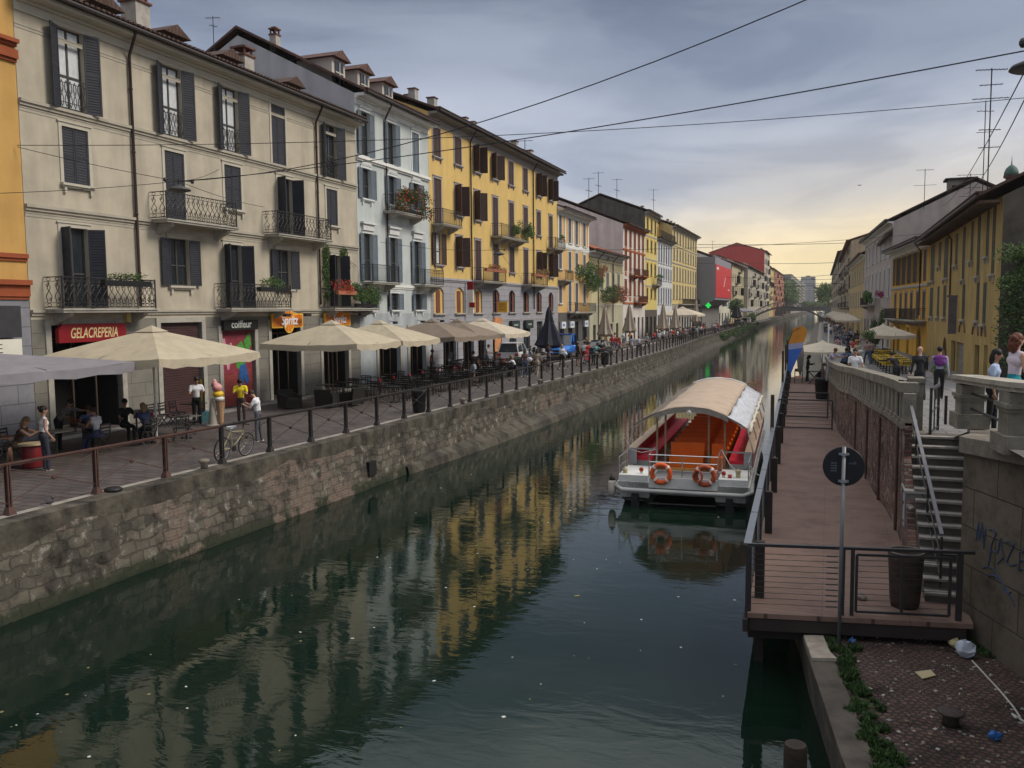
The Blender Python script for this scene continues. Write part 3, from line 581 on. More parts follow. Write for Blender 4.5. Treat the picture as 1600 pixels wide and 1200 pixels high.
b._a([(dk(13.95), 13.95, -.8), (2.2, 14.55, -.8), (2.2, 14.55, -.88), (dk(13.95), 13.95, -.88)], [(0, 1, 2, 3)])
b.build('deck', m_deck, root)
b = MB(); b.beam((dk(14)+.02, 14.02, -.99), (2.1, 14.6, -.99), .10, .2); b.beam((dk(14)-.02, 14.3, -1.22), (2.0, 14.9, -1.22), .2, .16)
b.beam((dk(14)-.03, 13.9, -1.0), (dk(64)-.03, 64, -1.0), .08, .2)
for y in range(18, 64, 4): b.beam((dk(y), y, -1.0), (right_wall(max(y, 19))-.02, y, -1.0), .12, .2)
b.build('beam', mat('stage_beam', (.03, .022, .02), .8, .3), root)
for y in [14.8+4.4*i for i in range(12)]:
    x = dk(y)+.15; hi = .17 if y < 17 else (.12 if y < 27 else random.uniform(.1, .4))
    b = MB(); b.box(x-.075, x+.075, y-.075, y+.075, -3, hi); b.build('pile', mat('dark_pile', (.022, .016, .014), .75, .4, 6, .3), root)
for y, hi in ((28.3, 1.35), (46, 1.9), (55, 1.85), (62, 1.9)):
    b = MB(); b.box(dk(y)-.11, dk(y)-.0, y-.06, y+.06, -3, hi); tag(b.build('mooring_pole', mat('mooring_wood', (.05, .038, .025), .8, .3, 5), None, False, (dk(y), y, -1)), ['tall square mooring pole beside the moored boat', 'slim mooring pole left of the blue and orange banner', 'second slim mooring pole nearest the banner', 'far mooring pole hidden partly by the banner'][[28.3, 46, 55, 62].index(y)], 'mooring pole')
# railing along water: posts, cables, pale flat handrail
root = thing('stage_railing', 'black cable railing with a flat grey handrail along the water side of the landing stage', 'railing', (dk(14), 14, -.8))
ys = [14.05, 16.3, 18.5, 20.7, 22.9, 25.1, 27.3, 29.5, 32, 34.5, 37, 39.5, 42, 45, 48, 51, 54, 57, 60, 63]
for y in ys: b = MB(); b.box(dk(y)-.035, dk(y)+.035, y-.03, y+.03, -1.05, .28); b.build('post', M['iron'], root)
b = MB()
for a, c in zip(ys, ys[1:]): b.beam((dk(a)-.02, a+.02, .30), (dk(c)-.02, c-.02, .30), .12, .03)
b.build('handrail', mat('grey_handrail', (.13, .14, .16), .4, .15, 5, metal=.3), root)
b = MB()
for k in range(9): b.tube([(dk(14.05), 14.05, -.7+k*.1), (dk(63), 63, -.7+k*.1)], .006, 4)
b.build('cable', M['iron'], root)
root = thing('front_fence', 'black cable fence with a gate across the near end of the landing stage', 'fence', (dk(14), 14.1, -.8))
def fr(x): return 14.08+(x-dk(14))*.18
for x, w in ((dk(14)+.0, .045), (.30, .03), (.44, .03), (2.0, .045)):
    b = MB(); b.box(x-w, x+w, fr(x)-.03, fr(x)+.03, -1.05, .27); b.build('post', M['iron'], root)
b = MB(); b.beam((dk(14)-.02, fr(dk(14)), .29), (2.2, fr(2.2), .29), .07, .045); b.build('top_rail', M['iron'], root)
b = MB()
for k in range(10): b.tube([(dk(14), fr(dk(14)), -.68+k*.092), (.30, fr(.3), -.68+k*.092)], .005, 4); 
for k in range(10): b.tube([(.05, fr(.05), -.68+k*.092), (.22, fr(.22), -.68+k*.092)], .012, 5)
b.build('cable', M['iron'], root)
g = MB()
for x in (.50, 1.17, 1.86): g.box(x-.022, x+.022, fr(x)-.06, fr(x)-.02, -.72, .2)
g.beam((.5, fr(.5)-.04, .2), (1.86, fr(1.86)-.04, .2), .035, .035); g.beam((.5, fr(.5)-.04, -.72), (1.86, fr(1.86)-.04, -.72), .035, .035)
gt = g.build('gate', M['iron'], root)
g = MB()
for k in range(9): g.tube([(.5, fr(.5)-.04, -.62+k*.092), (1.86, fr(1.86)-.04, -.62+k*.092)], .005, 4)
g.build('cable', M['iron'], gt)
def midgate(y, x0, x1, z1, lab):
    root = thing('stage_gate', lab, 'gate', (x0, y, -.8))
    b = MB()
    for x in (x0, x1): b.box(x-.03, x+.03, y-.03, y+.03, -.8, z1)
    b.box(x0, x1, y-.025, y+.025, z1, z1+.05); b.box(x0, x1, y-.02, y+.02, -.77, -.73); b.build('frame', M['iron'], root)
    b = MB()
    for k in range(1, 7): b.tube([(x0, y, -.75+k*(z1+.75)/7), (x1, y, -.75+k*(z1+.75)/7)], .01, 4)
    b.build('cable', M['iron'], root)
midgate(36.5, -1.85, .22, .35, 'nearer black wire gate across the middle of the landing stage')
midgate(40.2, -1.9, .05, .3, 'farther black wire gate across the middle of the landing stage')
# old wooden barrel behind the gate
b = MB(); pr = [(.21, 0), (.23, .1), (.25, .45), (.27, .8), (.28, .92), (.25, .925), (.24, .6), (.02, .55)]
b.lathe(pr, (1.27, 15.1, -.8), 22); o = b.build('barrel', mat('rusty_barrel', (.05, .032, .026), .85, .45, 5, .3, streak=.3), None, True, (1.27, 15.1, -.8)); tag(o, 'dark rusty open drum standing on the deck behind the gate', 'drum')
b = MB(); b.tube([(1.27+.272*cos(a*pi/12), 15.1+.272*sin(a*pi/12), .125) for a in range(24)], .012, 5, closed=True); b.build('rim', mat('pale_rim', (.22, .18, .15), .7, .3), o)
root = thing('meter_cabinet', 'grey metal meter cabinet fixed to the end of the brick wall', 'cabinet', (1.62, 18.3, .1))
b = MB(); b.box(1.46, 1.86, 17.75, 18.5, -.15, .55); b.build('casing', mat('cabinet_grey', (.20, .19, .175), .6, .2, 3, streak=.3), root)
b = MB(); b.box(1.43, 1.89, 17.72, 18.5, .553, .60); b.build('lid', mat('cabinet_lid', (.3, .29, .27), .6), root)
b = MB(); b.box(1.435, 1.457, 17.80, 18.1, -.12, .5); b.build('door', mat('cabinet_door', (.30, .33, .38), .5, .15), root)
b = MB(); b.box(1.425, 1.436, 17.9, 17.96, .3, .36); b.box(1.425, 1.436, 17.9, 17.96, -.05, .0); b.build('lock', M['black'], root)
weeds('hanging_weeds', 'dark creeping weeds below the grey meter cabinet', [(1.48, 18.2, -.78, 1.0), (1.45, 17.9, -.79, .9), (1.42, 17.5, -.79, .7)], 200, .12, mats=LEAF[:1])
# ================================================================== BOAT
BX, BY, BR = -4.05, 25.7, radians(2.2)
BT = Matrix.Translation((BX, BY, ZW)) @ Matrix.Rotation(BR, 4, 'Z')
boat = thing('tour_boat', 'white canal tour boat with a beige canopy moored at the landing stage', 'boat', (BX, BY, ZW), BR)
ORG[boat.name] = Vector((0, 0, 0))            # its parts are modelled in its own frame
m_hull = mat('boat_white', (.60, .60, .57), .45, .12, 2.5, streak=.15); m_hullD = mat('boat_grey', (.30, .30, .28), .5, .25, 3, streak=.3)
m_chrome = mat('boat_rail_steel', (.55, .55, .54), .25, .05, metal=.9)
b = MB()
for s in (-1, 1):
    secs = [(0, .25, .95), (.6, .0, .95), (2, -.3, .95), (10, -.3, .95), (13.2, -.1, .8), (14.6, .5, .35)]
    for (y0, z0, w0), (y1, z1, w1) in zip(secs, secs[1:]):
        def rr(y, z, w): return [(s*1.95, y, .72), (s*(1.95-(.1)), y, z), (s*(1.95-w), y, z), (s*(1.95-w-.1), y, .72)]
        b._a(rr(y0, z0, w0)+rr(y1, z1, w1), [(0, 1, 5, 4), (1, 2, 6, 5), (2, 3, 7, 6)] + ([(0, 3, 2, 1)] if y0 == 0 else []))
b.box(-1.85, 1.85, .35, 14.2, .30, .48)
b.build('hull', m_hullD, boat)
b = MB(); b.slab([(-1.97, 0, .56), (1.97, 0, .56), (1.97, 13.2, .56), (1.2, 14.7, .56), (-1.2, 14.7, .56), (-1.97, 13.2, .56)], (0, 0, .17))
b.build('deck', m_hull, boat)
b = MB(); b.box(-1.0, 1.05, -.02, .02, .58, .9); b.box(-1.93, 1.93, 1.95, 2.0, .73, .80)
for s in (-1, 1):
    x0, x1 = (-1.93, -1.02) if s < 0 else (1.07, 1.93)
    b.box(x0, x1, .02, 1.7, .732, .93)
b.build('stern_locker', m_hull, boat)
b = MB(); b.box(-1.0, 1.05, .03, 13.5, .735, .75); b.build('floor', mat('boat_floor', (.14, .14, .145), .8, .2), boat)
b = MB(); b.tube([(-2.0, 1.2, .62), (-2.03, .1, .56), (-1.8, -.14, .50), (1.8, -.14, .50), (2.03, .1, .56), (2.0, 1.2, .62)], .065, 8); b.tube([(2.0, 1.2, .62), (2.02, 12.8, .66), (1.2, 14.8, .75), (-1.2, 14.8, .75), (-2.02, 12.8, .66), (-2.0, 1.2, .62)], .05, 6)
b.build('rubbing_strake', mat('strake_grey', (.36, .36, .34), .5, .2), boat, True)
b = MB()
for s in (-1, 1): b.cb((s*1.4, -.12, .18), (.10, .10, .2)); b.tube([(s*1.4-.25, -.16, .2), (s*1.4+.25, -.16, .2)], .02, 5); b.cb((s*1.4+.1, -.2, .05), (.05, .05, .1))
b.tube([(-1.0, -.05, .1), (1.0, -.05, .12)], .025, 5)
b.build('outboard_gear', M['black'], boat)
# stern rail
b = MB(); zt = 1.58
for x in (-1.0, 0, 1.05):
    b.tube([(x, .05, .9 if x else .9), (x, .05, zt)], .022, 6)
for z in (1.18, 1.36, zt): b.tube([(-1.0, .05, z), (1.05, .05, z)], .018, 6)
for s in (-1, 1):
    x0 = 1.05 if s > 0 else -1.0
    b.tube([(x0, .05, zt), (x0, 1.0, zt+.05), (x0, 1.6, zt)], .018, 6); b.tube([(x0, 1.6, .9), (x0, 1.6, zt)], .02, 6)
    b.tube([(s*1.93, .1, .9), (s*1.93, .1, 1.45), (s*1.93, 1.9, 1.45)], .018, 6); b.tube([(s*1.93, 1.1, .9), (s*1.93, 1.1, 1.45)], .016, 6); b.tube([(s*1.93, .1, 1.15), (s*1.93, 1.8, 1.15)], .012, 5)
b.build('stern_rail', m_chrome, boat)
b = MB(); b.box(-.9, .95, -.0, .03, 1.14, 1.22); b.build('plank', mat('yellow_plank', (.50, .27, .08), .6, .15, 6), boat)
for lx, col, m_ in ((-.62, 'orange', mat('lifebuoy_orange', (.62, .10, .02), .5, .1)), (.68, 'worn', mat('lifebuoy_worn', (.36, .07, .025), .6, .3, 10))):
    b = MB(); b.tube([(lx+.27*cos(a*pi/16), -.05, 1.03+.27*sin(a*pi/16)) for a in range(32)], .075, 10, closed=True)
    q = b.build('lifebuoy', m_, None, True, (lx, -.05, 1.03))
    q.location = BT @ Vector((lx, -.05, 1.03)); q.rotation_euler = (0, 0, BR); ORG[q.name] = Vector((0, 0, 0))
    tag(q, 'bright orange lifebuoy on the left of the boat stern rail' if lx < 0 else 'faded brown lifebuoy with coiled rope on the right of the stern rail', 'lifebuoy')
    b = MB()
    for k in range(4):
        a0 = pi/4+k*pi/2; b.tube([(.27*cos(a0+d), 0, .27*sin(a0+d)) for d in (-.13, 0, .13)], .079, 10)
    b.build('band', mat('buoy_band', (.6, .55, .5), .6), q)
    if lx > 0:
        b = MB(); rn = random.Random(2)
        for k in range(5): b.tube([(-.2+.13*cos(t_*.5+k)*rn.uniform(.8, 1.2), -.10-.01*k, .0+.17*sin(t_*.5+k)+rn.uniform(-.01, .01)) for t_ in range(13)], .018, 5)
        b.build('rope_coil', mat('orange_rope', (.35, .07, .03), .8, .3), q)
# fender
b = MB(); b.lathe([(.03, -.30), (.10, -.24), (.125, -.1), (.125, .12), (.10, .2)], (0, 0, 0), 14, 0); b.lathe([(.10, .2), (.09, .27), (.04, .33), (.015, .40)], (0, 0, 0), 14, 1)
q = b.build('fender', [mat('fender_vinyl', (.48, .42, .36), .5, .2), M['black']], None, True); q.location = BT @ Vector((-2.16, .15, .52)); tag(q, 'beige boat fender with a dark top hanging at the left stern corner', 'fender')
# lamps and bollard on the stern lockers
b = MB()
for x in (-1.28, 1.2): b.lathe([(.045, 0), (.045, .08), (.02, .085)], (x, .35, .93), 10, 0); b.lathe([(.07, -.02), (.07, .02), (.05, .04)], (x, .33, 1.06), 12, 1, Matrix.Rotation(radians(90), 3, 'X'))
b.lathe([(.05, 0), (.07, .0), (.07, .15), (.09, .17), (.08, .23), (.02, .26)], (1.62, .4, .93), 12, 2); b.lathe([(.06, 0), (.05, .05), (.08, .09), (.02, .11)], (1.38, .33, .93), 10, 1)
b.lathe([(.05, 0), (.07, .0), (.07, .10), (.09, .12), (.02, .2)], (-1.78, .3, .93), 12, 2)
b.build('deck_fitting', [m_chrome, mat('red_lamp', (.35, .04, .02), .4, .1), mat('brass_grey', (.35, .30, .18), .5, .3)], boat)
# coamings, ledges, side windows
m_ply = mat('varnished_ledge', (.50, .36, .24), .5, .15, 4)
b = MB()
for s in (-1, 1): b.box(s*1.93-.05 if s > 0 else -1.98, s*1.93+.05 if s > 0 else -1.88, 1.95, 13.0, .93, 1.42)
b.build('side_panel', mat('pink_panel', (.34, .13, .15), .5, .15, 2), boat)
b = MB()
for s in (-1, 1): b.box(min(s*1.72, s*2.02), max(s*1.72, s*2.02), 2.0, 13.0, 1.42, 1.46)
b.build('side_ledge', m_ply, boat)
b = MB()
for s in (-1, 1):
    for y in [2.0+1.22*i for i in range(10)]: b.beam((s*1.98, y, 1.0), (s*1.98, y, 1.44), .03, .03)
b.beam((-1.95, 1.98, 1.44), (-1.02, 1.98, 1.44), .05, .04); b.beam((1.07, 1.98, 1.44), (1.95, 1.98, 1.44), .05, .04)
b.box(-1.95, -1.7, 1.93, 1.96, .93, 1.42); b.box(1.7, 1.95, 1.93, 1.96, .93, 1.42)
b.build('side_frame', M['metal'], boat)
m_red = mat('red_cushion', (.62, .02, .045), .6, .12, 5); m_or = mat('orange_seat', (.78, .15, .012), .55, .08, 3)
for s in (-1, 1):
    b = MB()
    for i in range(12):
        y = 2.15+i*.88; a, c = sorted((s*1.84, s*1.22)); b.box(a, c, y, y+.85, 1.03, 1.13)
        b.box(min(s*1.86, s*1.80), max(s*1.86, s*1.80), y, y+.85, 1.13, 1.36)
    b.build('bench_cushion', m_red, boat)
b = MB()
for s in (-1, 1): a, c = sorted((s*1.86, s*1.25)); b.box(a, c, 2.1, 12.8, .75, 1.028)
b.build('bench_base', m_hullD, boat)
for i in range(10):
    y = 2.5+i*1.02
    for x0, x1 in ((-.72, .38), (.62, 1.05)):
        b = MB(); b.box(x0, x1, y, y+.45, 1.08, 1.14); b.box(x0, x1, y+.45, y+.52, 1.1, 1.55); b.box(x0, x1, y, y+.04, .76, 1.08)
        q = b.build('seat', m_or, boat)
b = MB()
for x in (-1.05, -.78, .60, 1.1):
    b.beam((x, 2.05, .75), (x, 2.05, 2.72-.25*(abs(x)/1.2)**2), .06, .06)
b.build('canopy_post', mat('varnished_post', (.22, .13, .07), .5, .2, 5), boat)
# canopy ribs and cover
def arch(k):                                   # k from -1 (left eave) to 1
    pts_ = [(-1.80, 2.18), (-1.45, 2.40), (-1.03, 2.63), (-.55, 2.78), (0, 2.84), (.55, 2.78), (1.03, 2.63), (1.45, 2.40), (1.80, 2.18)]
    t_ = (k+1)/2*8; i = min(7, int(t_)); u = t_-i; return lerp(u, pts_[i][0], pts_[i+1][0]), lerp(u, pts_[i][1], pts_[i+1][1])
b = MB()
for y in (1.95, 4.8, 7.7, 10.6, 13.4):
    P_ = [(arch(-1+2*i/16)[0], y, arch(-1+2*i/16)[1]) for i in range(17)]; b.tube(P_, .028, 6)
    for s in (-1, 1): b.tube([(s*1.80, y, 2.18), (s*1.99, y, 1.44)], .026, 6)
for k in (-1, -.55, 0, .55, 1): x, z = arch(k); b.tube([(x, 1.95, z-.02), (x, 13.4, z-.02)], .018, 5)
b.build('canopy_rib', mat('rib_alloy', (.42, .40, .36), .4, .1, metal=.4), boat)
m_can = clothmat('canopy_cloth', (.52, .41, .315))
b = MB(); b2 = MB(); b3 = MB()
yy = [1.85+.48*i for i in range(25)]
def cover(bb, k0, k1, nk, sagf):
    g = []
    for j, y in enumerate(yy):
        row = []
        for i in range(nk+1):
            x, z = arch(lerp(i/nk, k0, k1)); row.append((x*1.015, y, z+.06-sagf*abs(sin((y-1.95)*pi/2.87))*.05+.008*sin(y*9+i)))
        g.append(row)
    vs = [p_ for r_ in g for p_ in r_]; n = nk+1
    bb._a(vs, [(j*n+i, j*n+i+1, (j+1)*n+i+1, (j+1)*n+i) for j in range(len(yy)-1) for i in range(nk)])
cover(b, -.52, .58, 14, 1); o = b.build('canopy_cover', m_can, boat, True)
mo = o.modifiers.new('thick', 'SOLIDIFY'); mo.thickness = .012
cover(b2, .58, 1, 6, 2.5); o = b2.build('clear_side_cover', mat('pvc_white', (.46, .47, .50), .25, .35, 7, .6, spec=.7, bands=('Y', 1.3)), boat, True); mo = o.modifiers.new('thick', 'SOLIDIFY'); mo.thickness = .006
cover(b3, -1, -.52, 6, 2); o = b3.build('smoked_side_cover', mat('pvc_smoke', (.20, .18, .17), .2, .2, 5, .3, spec=.7, bands=('Y', 1.3)), boat, True)
b = MB(); P_ = [(arch(-.55+1.15*i/10)[0]*1.01, 1.83, arch(-.55+1.15*i/10)[1]+.04) for i in range(11)]
for p0, p1 in zip(P_, P_[1:]): b._a([p0, p1, (p1[0], 1.84, p1[2]-.17), (p0[0], 1.84, p0[2]-.17)], [(0, 1, 2, 3)])
b.build('canopy_valance', mat('valance_cloth', (.24, .22, .19), .7, .2, 5), boat)
P2 = [(x, 13.45, z+.02) for x, _, z in P_]; b = MB(); b.tube(P2, .05, 6); b.build('far_hem', m_hull, boat)
b = MB(); b.lathe([(.05, 0), (.07, .02), (.07, .08), (.02, .1)], (0, 1.80, 2.70), 12, 0, Matrix.Rotation(radians(90), 3, 'X')); b.build('stern_light', m_hull, boat)
# rolled cloth under the right eave, wheel cabin frame at the bow
b = MB(); P_ = [(1.86+.02*sin(y*3), y, 2.13+.03*sin(y*5)) for y in [2+.4*i for i in range(29)]]; b.tube(P_, [.06+.02*sin(i*2.1) for i in range(29)], 7); b.build('rolled_cloth', mat('rolled_canvas', (.44, .40, .33), .8, .25, 8), boat, True)
b = MB()
for x in (.5, 1.6): b.beam((x, 13.9, .9), (x, 13.9, 2.6), .07, .07)
b.beam((.46, 13.9, 2.62), (1.64, 13.9, 2.62), .08, .08); b.box(.3, 1.7, 13.7, 13.76, .75, 1.5)
b.build('helm_frame', mat('helm_wood', (.30, .18, .07), .5, .2), boat)
b = MB(); b.tube([(1.93, .1, 1.40), (2.2, .1, 1.1), (2.45, .15, .9+.2)], .012, 5); b.tube([(1.05, 1.6, 1.55), (1.3, 1.2, 1.2), (1.62, .5, 1.05)], .012, 5)
b.tube([(-1.93, 1.8, 1.45), (-1.5, 1.7, 1.36), (-1.0, 1.6, 1.5)], .012, 5)
b.build('mooring_line', mat('mooring_line', (.45, .42, .36), .9), boat)
# ================================================================== BUILDINGS
XF = -24.5
def frame(p0, p1, side):
    """facade frame: columns = along wall, outward, up; local coords are (u, d, z)"""
    t = Vector((p1[0]-p0[0], p1[1]-p0[1], 0)).normalized(); n = Vector((t.y, -t.x, 0))*side
    return Matrix(((t.x, n.x, 0, p0[0]), (t.y, n.y, 0, p0[1]), (0, 0, 1, 0), (0, 0, 0, 1)))
def mbT(T): b = MB(); b.T = T; return b
def paint(name, col, streak=.16, var=.10): return mat(name, col, .9, var, .9, .12, 35, streak=streak, spec=.15)
SH = dict(slate=(.030, .032, .042), bluegrey=(.13, .16, .19), brown=(.060, .034, .030), greybl=(.12, .125, .15), olive=(.045, .042, .025), rust=(.20, .055, .02), greenb=(.03, .05, .04))
def leaf(b, w, h, n, m=0):
    """one louvred leaf, hinge on u=0, plane d=0"""
    s = .055
    b.box(0, s, -.02, .02, 0, h, m); b.box(w-s, w, -.02, .02, 0, h, m)
    for z in (0, h*.5-.03, h-.07): b.box(s, w-s, -.018, .018, z, z+.07, m)
    if n:
        b.box(s, w-s, -.005, .005, .07, h-.07, m)
        k = max(6, int(h/.095))
        for i in range(k):
            z = .07+(h-.14)*(i+.5)/k
            if abs(z-h*.5) < .05: continue
            b._a([(s, .016, z-.035), (w-s, .016, z-.035), (w-s, -.012, z+.03), (s, -.012, z+.03), (s, .008, z-.045), (w-s, .008, z-.045), (w-s, -.018, z+.02), (s, -.018, z+.02)], [(0, 1, 2, 3), (4, 7, 6, 5), (0, 4, 5, 1), (2, 6, 7, 3)], m)
    else: b.box(s, w-s, -.01, .01, .07, h-.07, m+1)
def window(root, T, u, w, z0, z1, mode='o', sh='slate', n=True, sur='cream', sill=True, pane='glass', ang=None, arch=False, hinge=.14, grille=False):
    b = mbT(T); h = z1-z0; fr = .055; d0 = -.17
    a0, a1 = u-w/2, u+w/2
    for x0, x1 in ((a0, a0+fr), (a1-fr, a1), (u-.035, u+.035)): b.box(x0, x1, d0-.04, d0+.02, z0, z1, 0)
    for q in (z0, z1-fr) + ((z0+h*.42,) if h > 1.6 else ()): b.box(a0+fr, a1-fr, d0-.035, d0+.018, q, q+fr, 0)
    b.box(a0+.01, a1-.01, d0-.06, d0-.015, z0+.01, z1-.01, 1)
    if pane == 'curtain':
        for x0, x1 in ((a0+fr, u-.04), (u+.04, a1-fr)):
            k = 6
            for i in range(k):
                xa, xb = lerp(i/k, x0, x1), lerp((i+1)/k, x0, x1); dd = .006*(i % 2)
                b._a([(xa, d0-.012+dd, z0+h*.05), (xb, d0-.006-dd, z0+h*.05), (xb, d0-.006-dd, z1-fr), (xa, d0-.012+dd, z1-fr)], [(0, 1, 2, 3)], 2)
    if sur:
        s = .13
        for x0, x1, q0, q1 in ((a0-s, a0, z0, z1+s), (a1, a1+s, z0, z1+s), (a0, a1, z1, z1+s)):
            if arch and x0 == a0: continue
            b.box(x0, x1, .0, .035, q0, q1, 3)
        if not arch: b.box(a0-s-.05, a1+s+.05, .0, .07, z1+s+.003, z1+s+.05, 3)
    if grille:
        for i in range(7): b.box(a0+w*(i+.5)/7-.01, a0+w*(i+.5)/7+.01, -.03, -.01, z0, z1, 4)
        for q in (.2, .8): b.box(a0, a1, -.034, -.006, z0+h*q-.012, z0+h*q+.012, 4)
    sm = mat('surround_'+sur, {'cream': (.42, .39, .325), 'white': (.60, .62, .62), 'greyv': (.27, .25, .26), 'stone': (.35, .33, .29), 'yel': (.50, .33, .10), 'red': (.33, .10, .035)}[sur], .85, .1, 2) if sur else M['trim']
    o = b.build('window', [mat('sash_dark', (.055, .05, .048), .6, .1), M['glass'], M['curtain'], sm, M['iron']], root)
    if mode != 'n':
        m1 = mat('shutter_'+sh, SH[sh], .6, .18, 5, .05, streak=.12); m2 = mat('louvre_'+sh, tuple(c*.8 for c in SH[sh]), .6, .1, 4, .8, bands=('Z', 5.2)) if not n else m1
        rn = random.random
        for s in (-1, 1):
            if mode == 'c': A = 0
            elif mode == 'o': A = radians(ang if ang is not None else 168+8*rn())
            elif mode == 'a': A = radians(100+30*rn())
            elif mode == 'h': A = 0 if s < 0 else radians(165)
            elif mode == 'g': A = radians(ang)
            hx = a0 if s < 0 else a1
            c_, s_ = cos(A), sin(A)
            # leaf runs from the hinge towards the middle when closed, swings outwards
            R = Matrix(((c_*(-s), 0, 0, hx), (s_, 1 if 0 else 0, 0, .0), (0, 0, 1, z0), (0, 0, 0, 1)))
            R[0][1] = s_*s if 1 else 0; R[1][1] = c_; R[1][3] = -.03 if mode in 'c' or A == 0 else .045
            lb = mbT(T @ R); leaf(lb, w/2-.006, h-.02, n); lb.build('shutter', [m1, m2], o)
    if sill:
        b = mbT(T); b.box(a0-.16, a1+.16, -.05, .16, z0-.09, z0-.005); b.box(a0-.12, a1+.12, .001, .10, z0-.15, z0-.092)
        if n:
            for x in (a0, a1): b.box(x-.05, x+.05, .001, .09, z0-.34, z0-.152)
        b.build('sill', sm if sur else M['stone'], o)
    return o
def wallgrid(b, u0, u1, z0, z1, ops, m=0, zsplit=None, m2=1, dep=.2):
    us = sorted({u0, u1} | {o[0] for o in ops} | {o[1] for o in ops}); zs = sorted({z0, z1} | {o[2] for o in ops} | {o[3] for o in ops} | ({zsplit} if zsplit else set()))
    us = [u for u in us if u0 <= u <= u1]; zs = [z for z in zs if z0 <= z <= z1]
    for i in range(len(zs)-1):
        zc = (zs[i]+zs[i+1])/2; run = None
        for j in range(len(us)-1):
            uc = (us[j]+us[j+1])/2; solid = not any(o[0] < uc < o[1] and o[2] < zc < o[3] for o in ops)
            if solid and run is None: run = us[j]
            if (not solid or j == len(us)-2) and run is not None:
                e = us[j+1] if solid else us[j]
                b._a([(run, 0, zs[i]), (e, 0, zs[i]), (e, 0, zs[i+1]), (run, 0, zs[i+1])], [(0, 1, 2, 3)], m2 if zsplit and zc < zsplit else m); run = None
    for (a, c, q0, q1) in ops:
        mm = m2 if zsplit and (q0+q1)/2 < zsplit else m
        b._a([(a, 0, q0), (c, 0, q0), (c, 0, q1), (a, 0, q1), (a, -dep, q0), (c, -dep, q0), (c, -dep, q1), (a, -dep, q1)], [(0, 4, 5, 1), (1, 5, 6, 2), (2, 6, 7, 3), (3, 7, 4, 0)], mm)
def arch_fill(b, u0, u1, z1, rise, m=0, dep=.2):
    n = 8; pts = [(u0, z1)]
    for i in range(n+1): k = i/n; pts.append((lerp(k, u0, (u0+u1)/2), z1-rise*(1-sin(k*pi/2))))
    for half in (0, 1):
        P_ = [((u if not half else u0+u1-u), z) for u, z in pts]
        b.slab([(u, .0, z) for u, z in P_], (0, -dep, 0), m)
def roof(root, T, u0, u1, ze, ridge_d, rise, depth, tile, ov=.7, cornice=None, ch=.45, gut=True, chim=(), gables=None, plateau=0):
    b = mbT(T); th = .14; e = (ov, ze); r = (-ridge_d, ze+rise*(1+ov/ridge_d)); k = (-depth-.3, ze)
    a0, a1 = u0-.12, u1+.0
    b._a([(a0, e[0], e[1]), (a1, e[0], e[1]), (a1, r[0], r[1]), (a0, r[0], r[1]), (a1, k[0], k[1]), (a0, k[0], k[1]),
          (a0, e[0], e[1]+th), (a1, e[0], e[1]+th), (a1, r[0], r[1]+th), (a0, r[0], r[1]+th), (a1, k[0], k[1]+th), (a0, k[0], k[1]+th)],
         [(6, 7, 8, 9), (9, 8, 10, 11), (0, 3, 2, 1), (3, 5, 4, 2), (0, 1, 7, 6), (5, 11, 10, 4), (0, 6, 9, 3), (3, 9, 11, 5), (1, 2, 8, 7), (2, 4, 10, 8)])
    n = int((a1-a0)/.24)                        # tile ends along the eave and verge give an uneven edge
    for i in range(n):
        u = a0+(i+.5)*(a1-a0)/n; b.cb((u, e[0]-.1, e[1]+th+.05), (.075, .22, .035))
    o = b.build('roof', tile, root)
    for (cu, cd_, w, h, kind) in chim:
        zc = ze+rise*(1+ov/ridge_d)-rise*abs(-cd_-ridge_d)/ridge_d if -cd_ <= ridge_d*2 else ze
        zc = ze + rise*( (ov-cd_)/(ridge_d) )
        b = mbT(T); b.box(cu-w/2, cu+w/2, cd_-w/2, cd_+w/2, zc-.4, zc+h, 0)
        if kind == 'pot':
            b.box(cu-w*.6, cu+w*.6, cd_-w*.6, cd_+w*.6, zc+h, zc+h+.08, 1)
            for sx in (-1, 1):
                for sy in (-1, 1): b.box(cu+sx*w*.38-.04, cu+sx*w*.38+.04, cd_+sy*w*.38-.04, cd_+sy*w*.38+.04, zc+h+.08, zc+h+.34, 1)
            b.box(cu-w*.6, cu+w*.6, cd_-w*.6, cd_+w*.6, zc+h+.34, zc+h+.42, 1); b.box(cu-w*.35, cu+w*.35, cd_-w*.35, cd_+w*.35, zc+h+.42, zc+h+.5, 1)
        else: b.box(cu-w*.62, cu+w*.62, cd_-w*.62, cd_+w*.62, zc+h, zc+h+.07, 1)
        b.build('chimney', [mat('chimney_'+kind, (.33, .31, .28) if kind != 'brick' else (.18, .08, .05), .9, .25, 3), mat('chimney_cap', (.12, .055, .04) if kind == 'pot' else (.07, .06, .055), .9, .2)], o)
    if cornice:
        b = mbT(T); b.box(u0+.002, u1-.002, .001, ov*.8, ze-.16, ze-.004); b.box(u0+.004, u1-.004, .001, ov*.22, ze-.26, ze-.162); b.box(u0+.006, u1-.006, .001, .05, ze-ch-.1, ze-.262)
        b.build('cornice', cornice, root)
    if gut:
        b = mbT(T); b.tube([(u0, ov+.05, ze+.03), (u1, ov+.05, ze+.03)], .085, 8); b.build('gutter', mat('gutter', (.035, .028, .026), .5, .2), root)
    return o
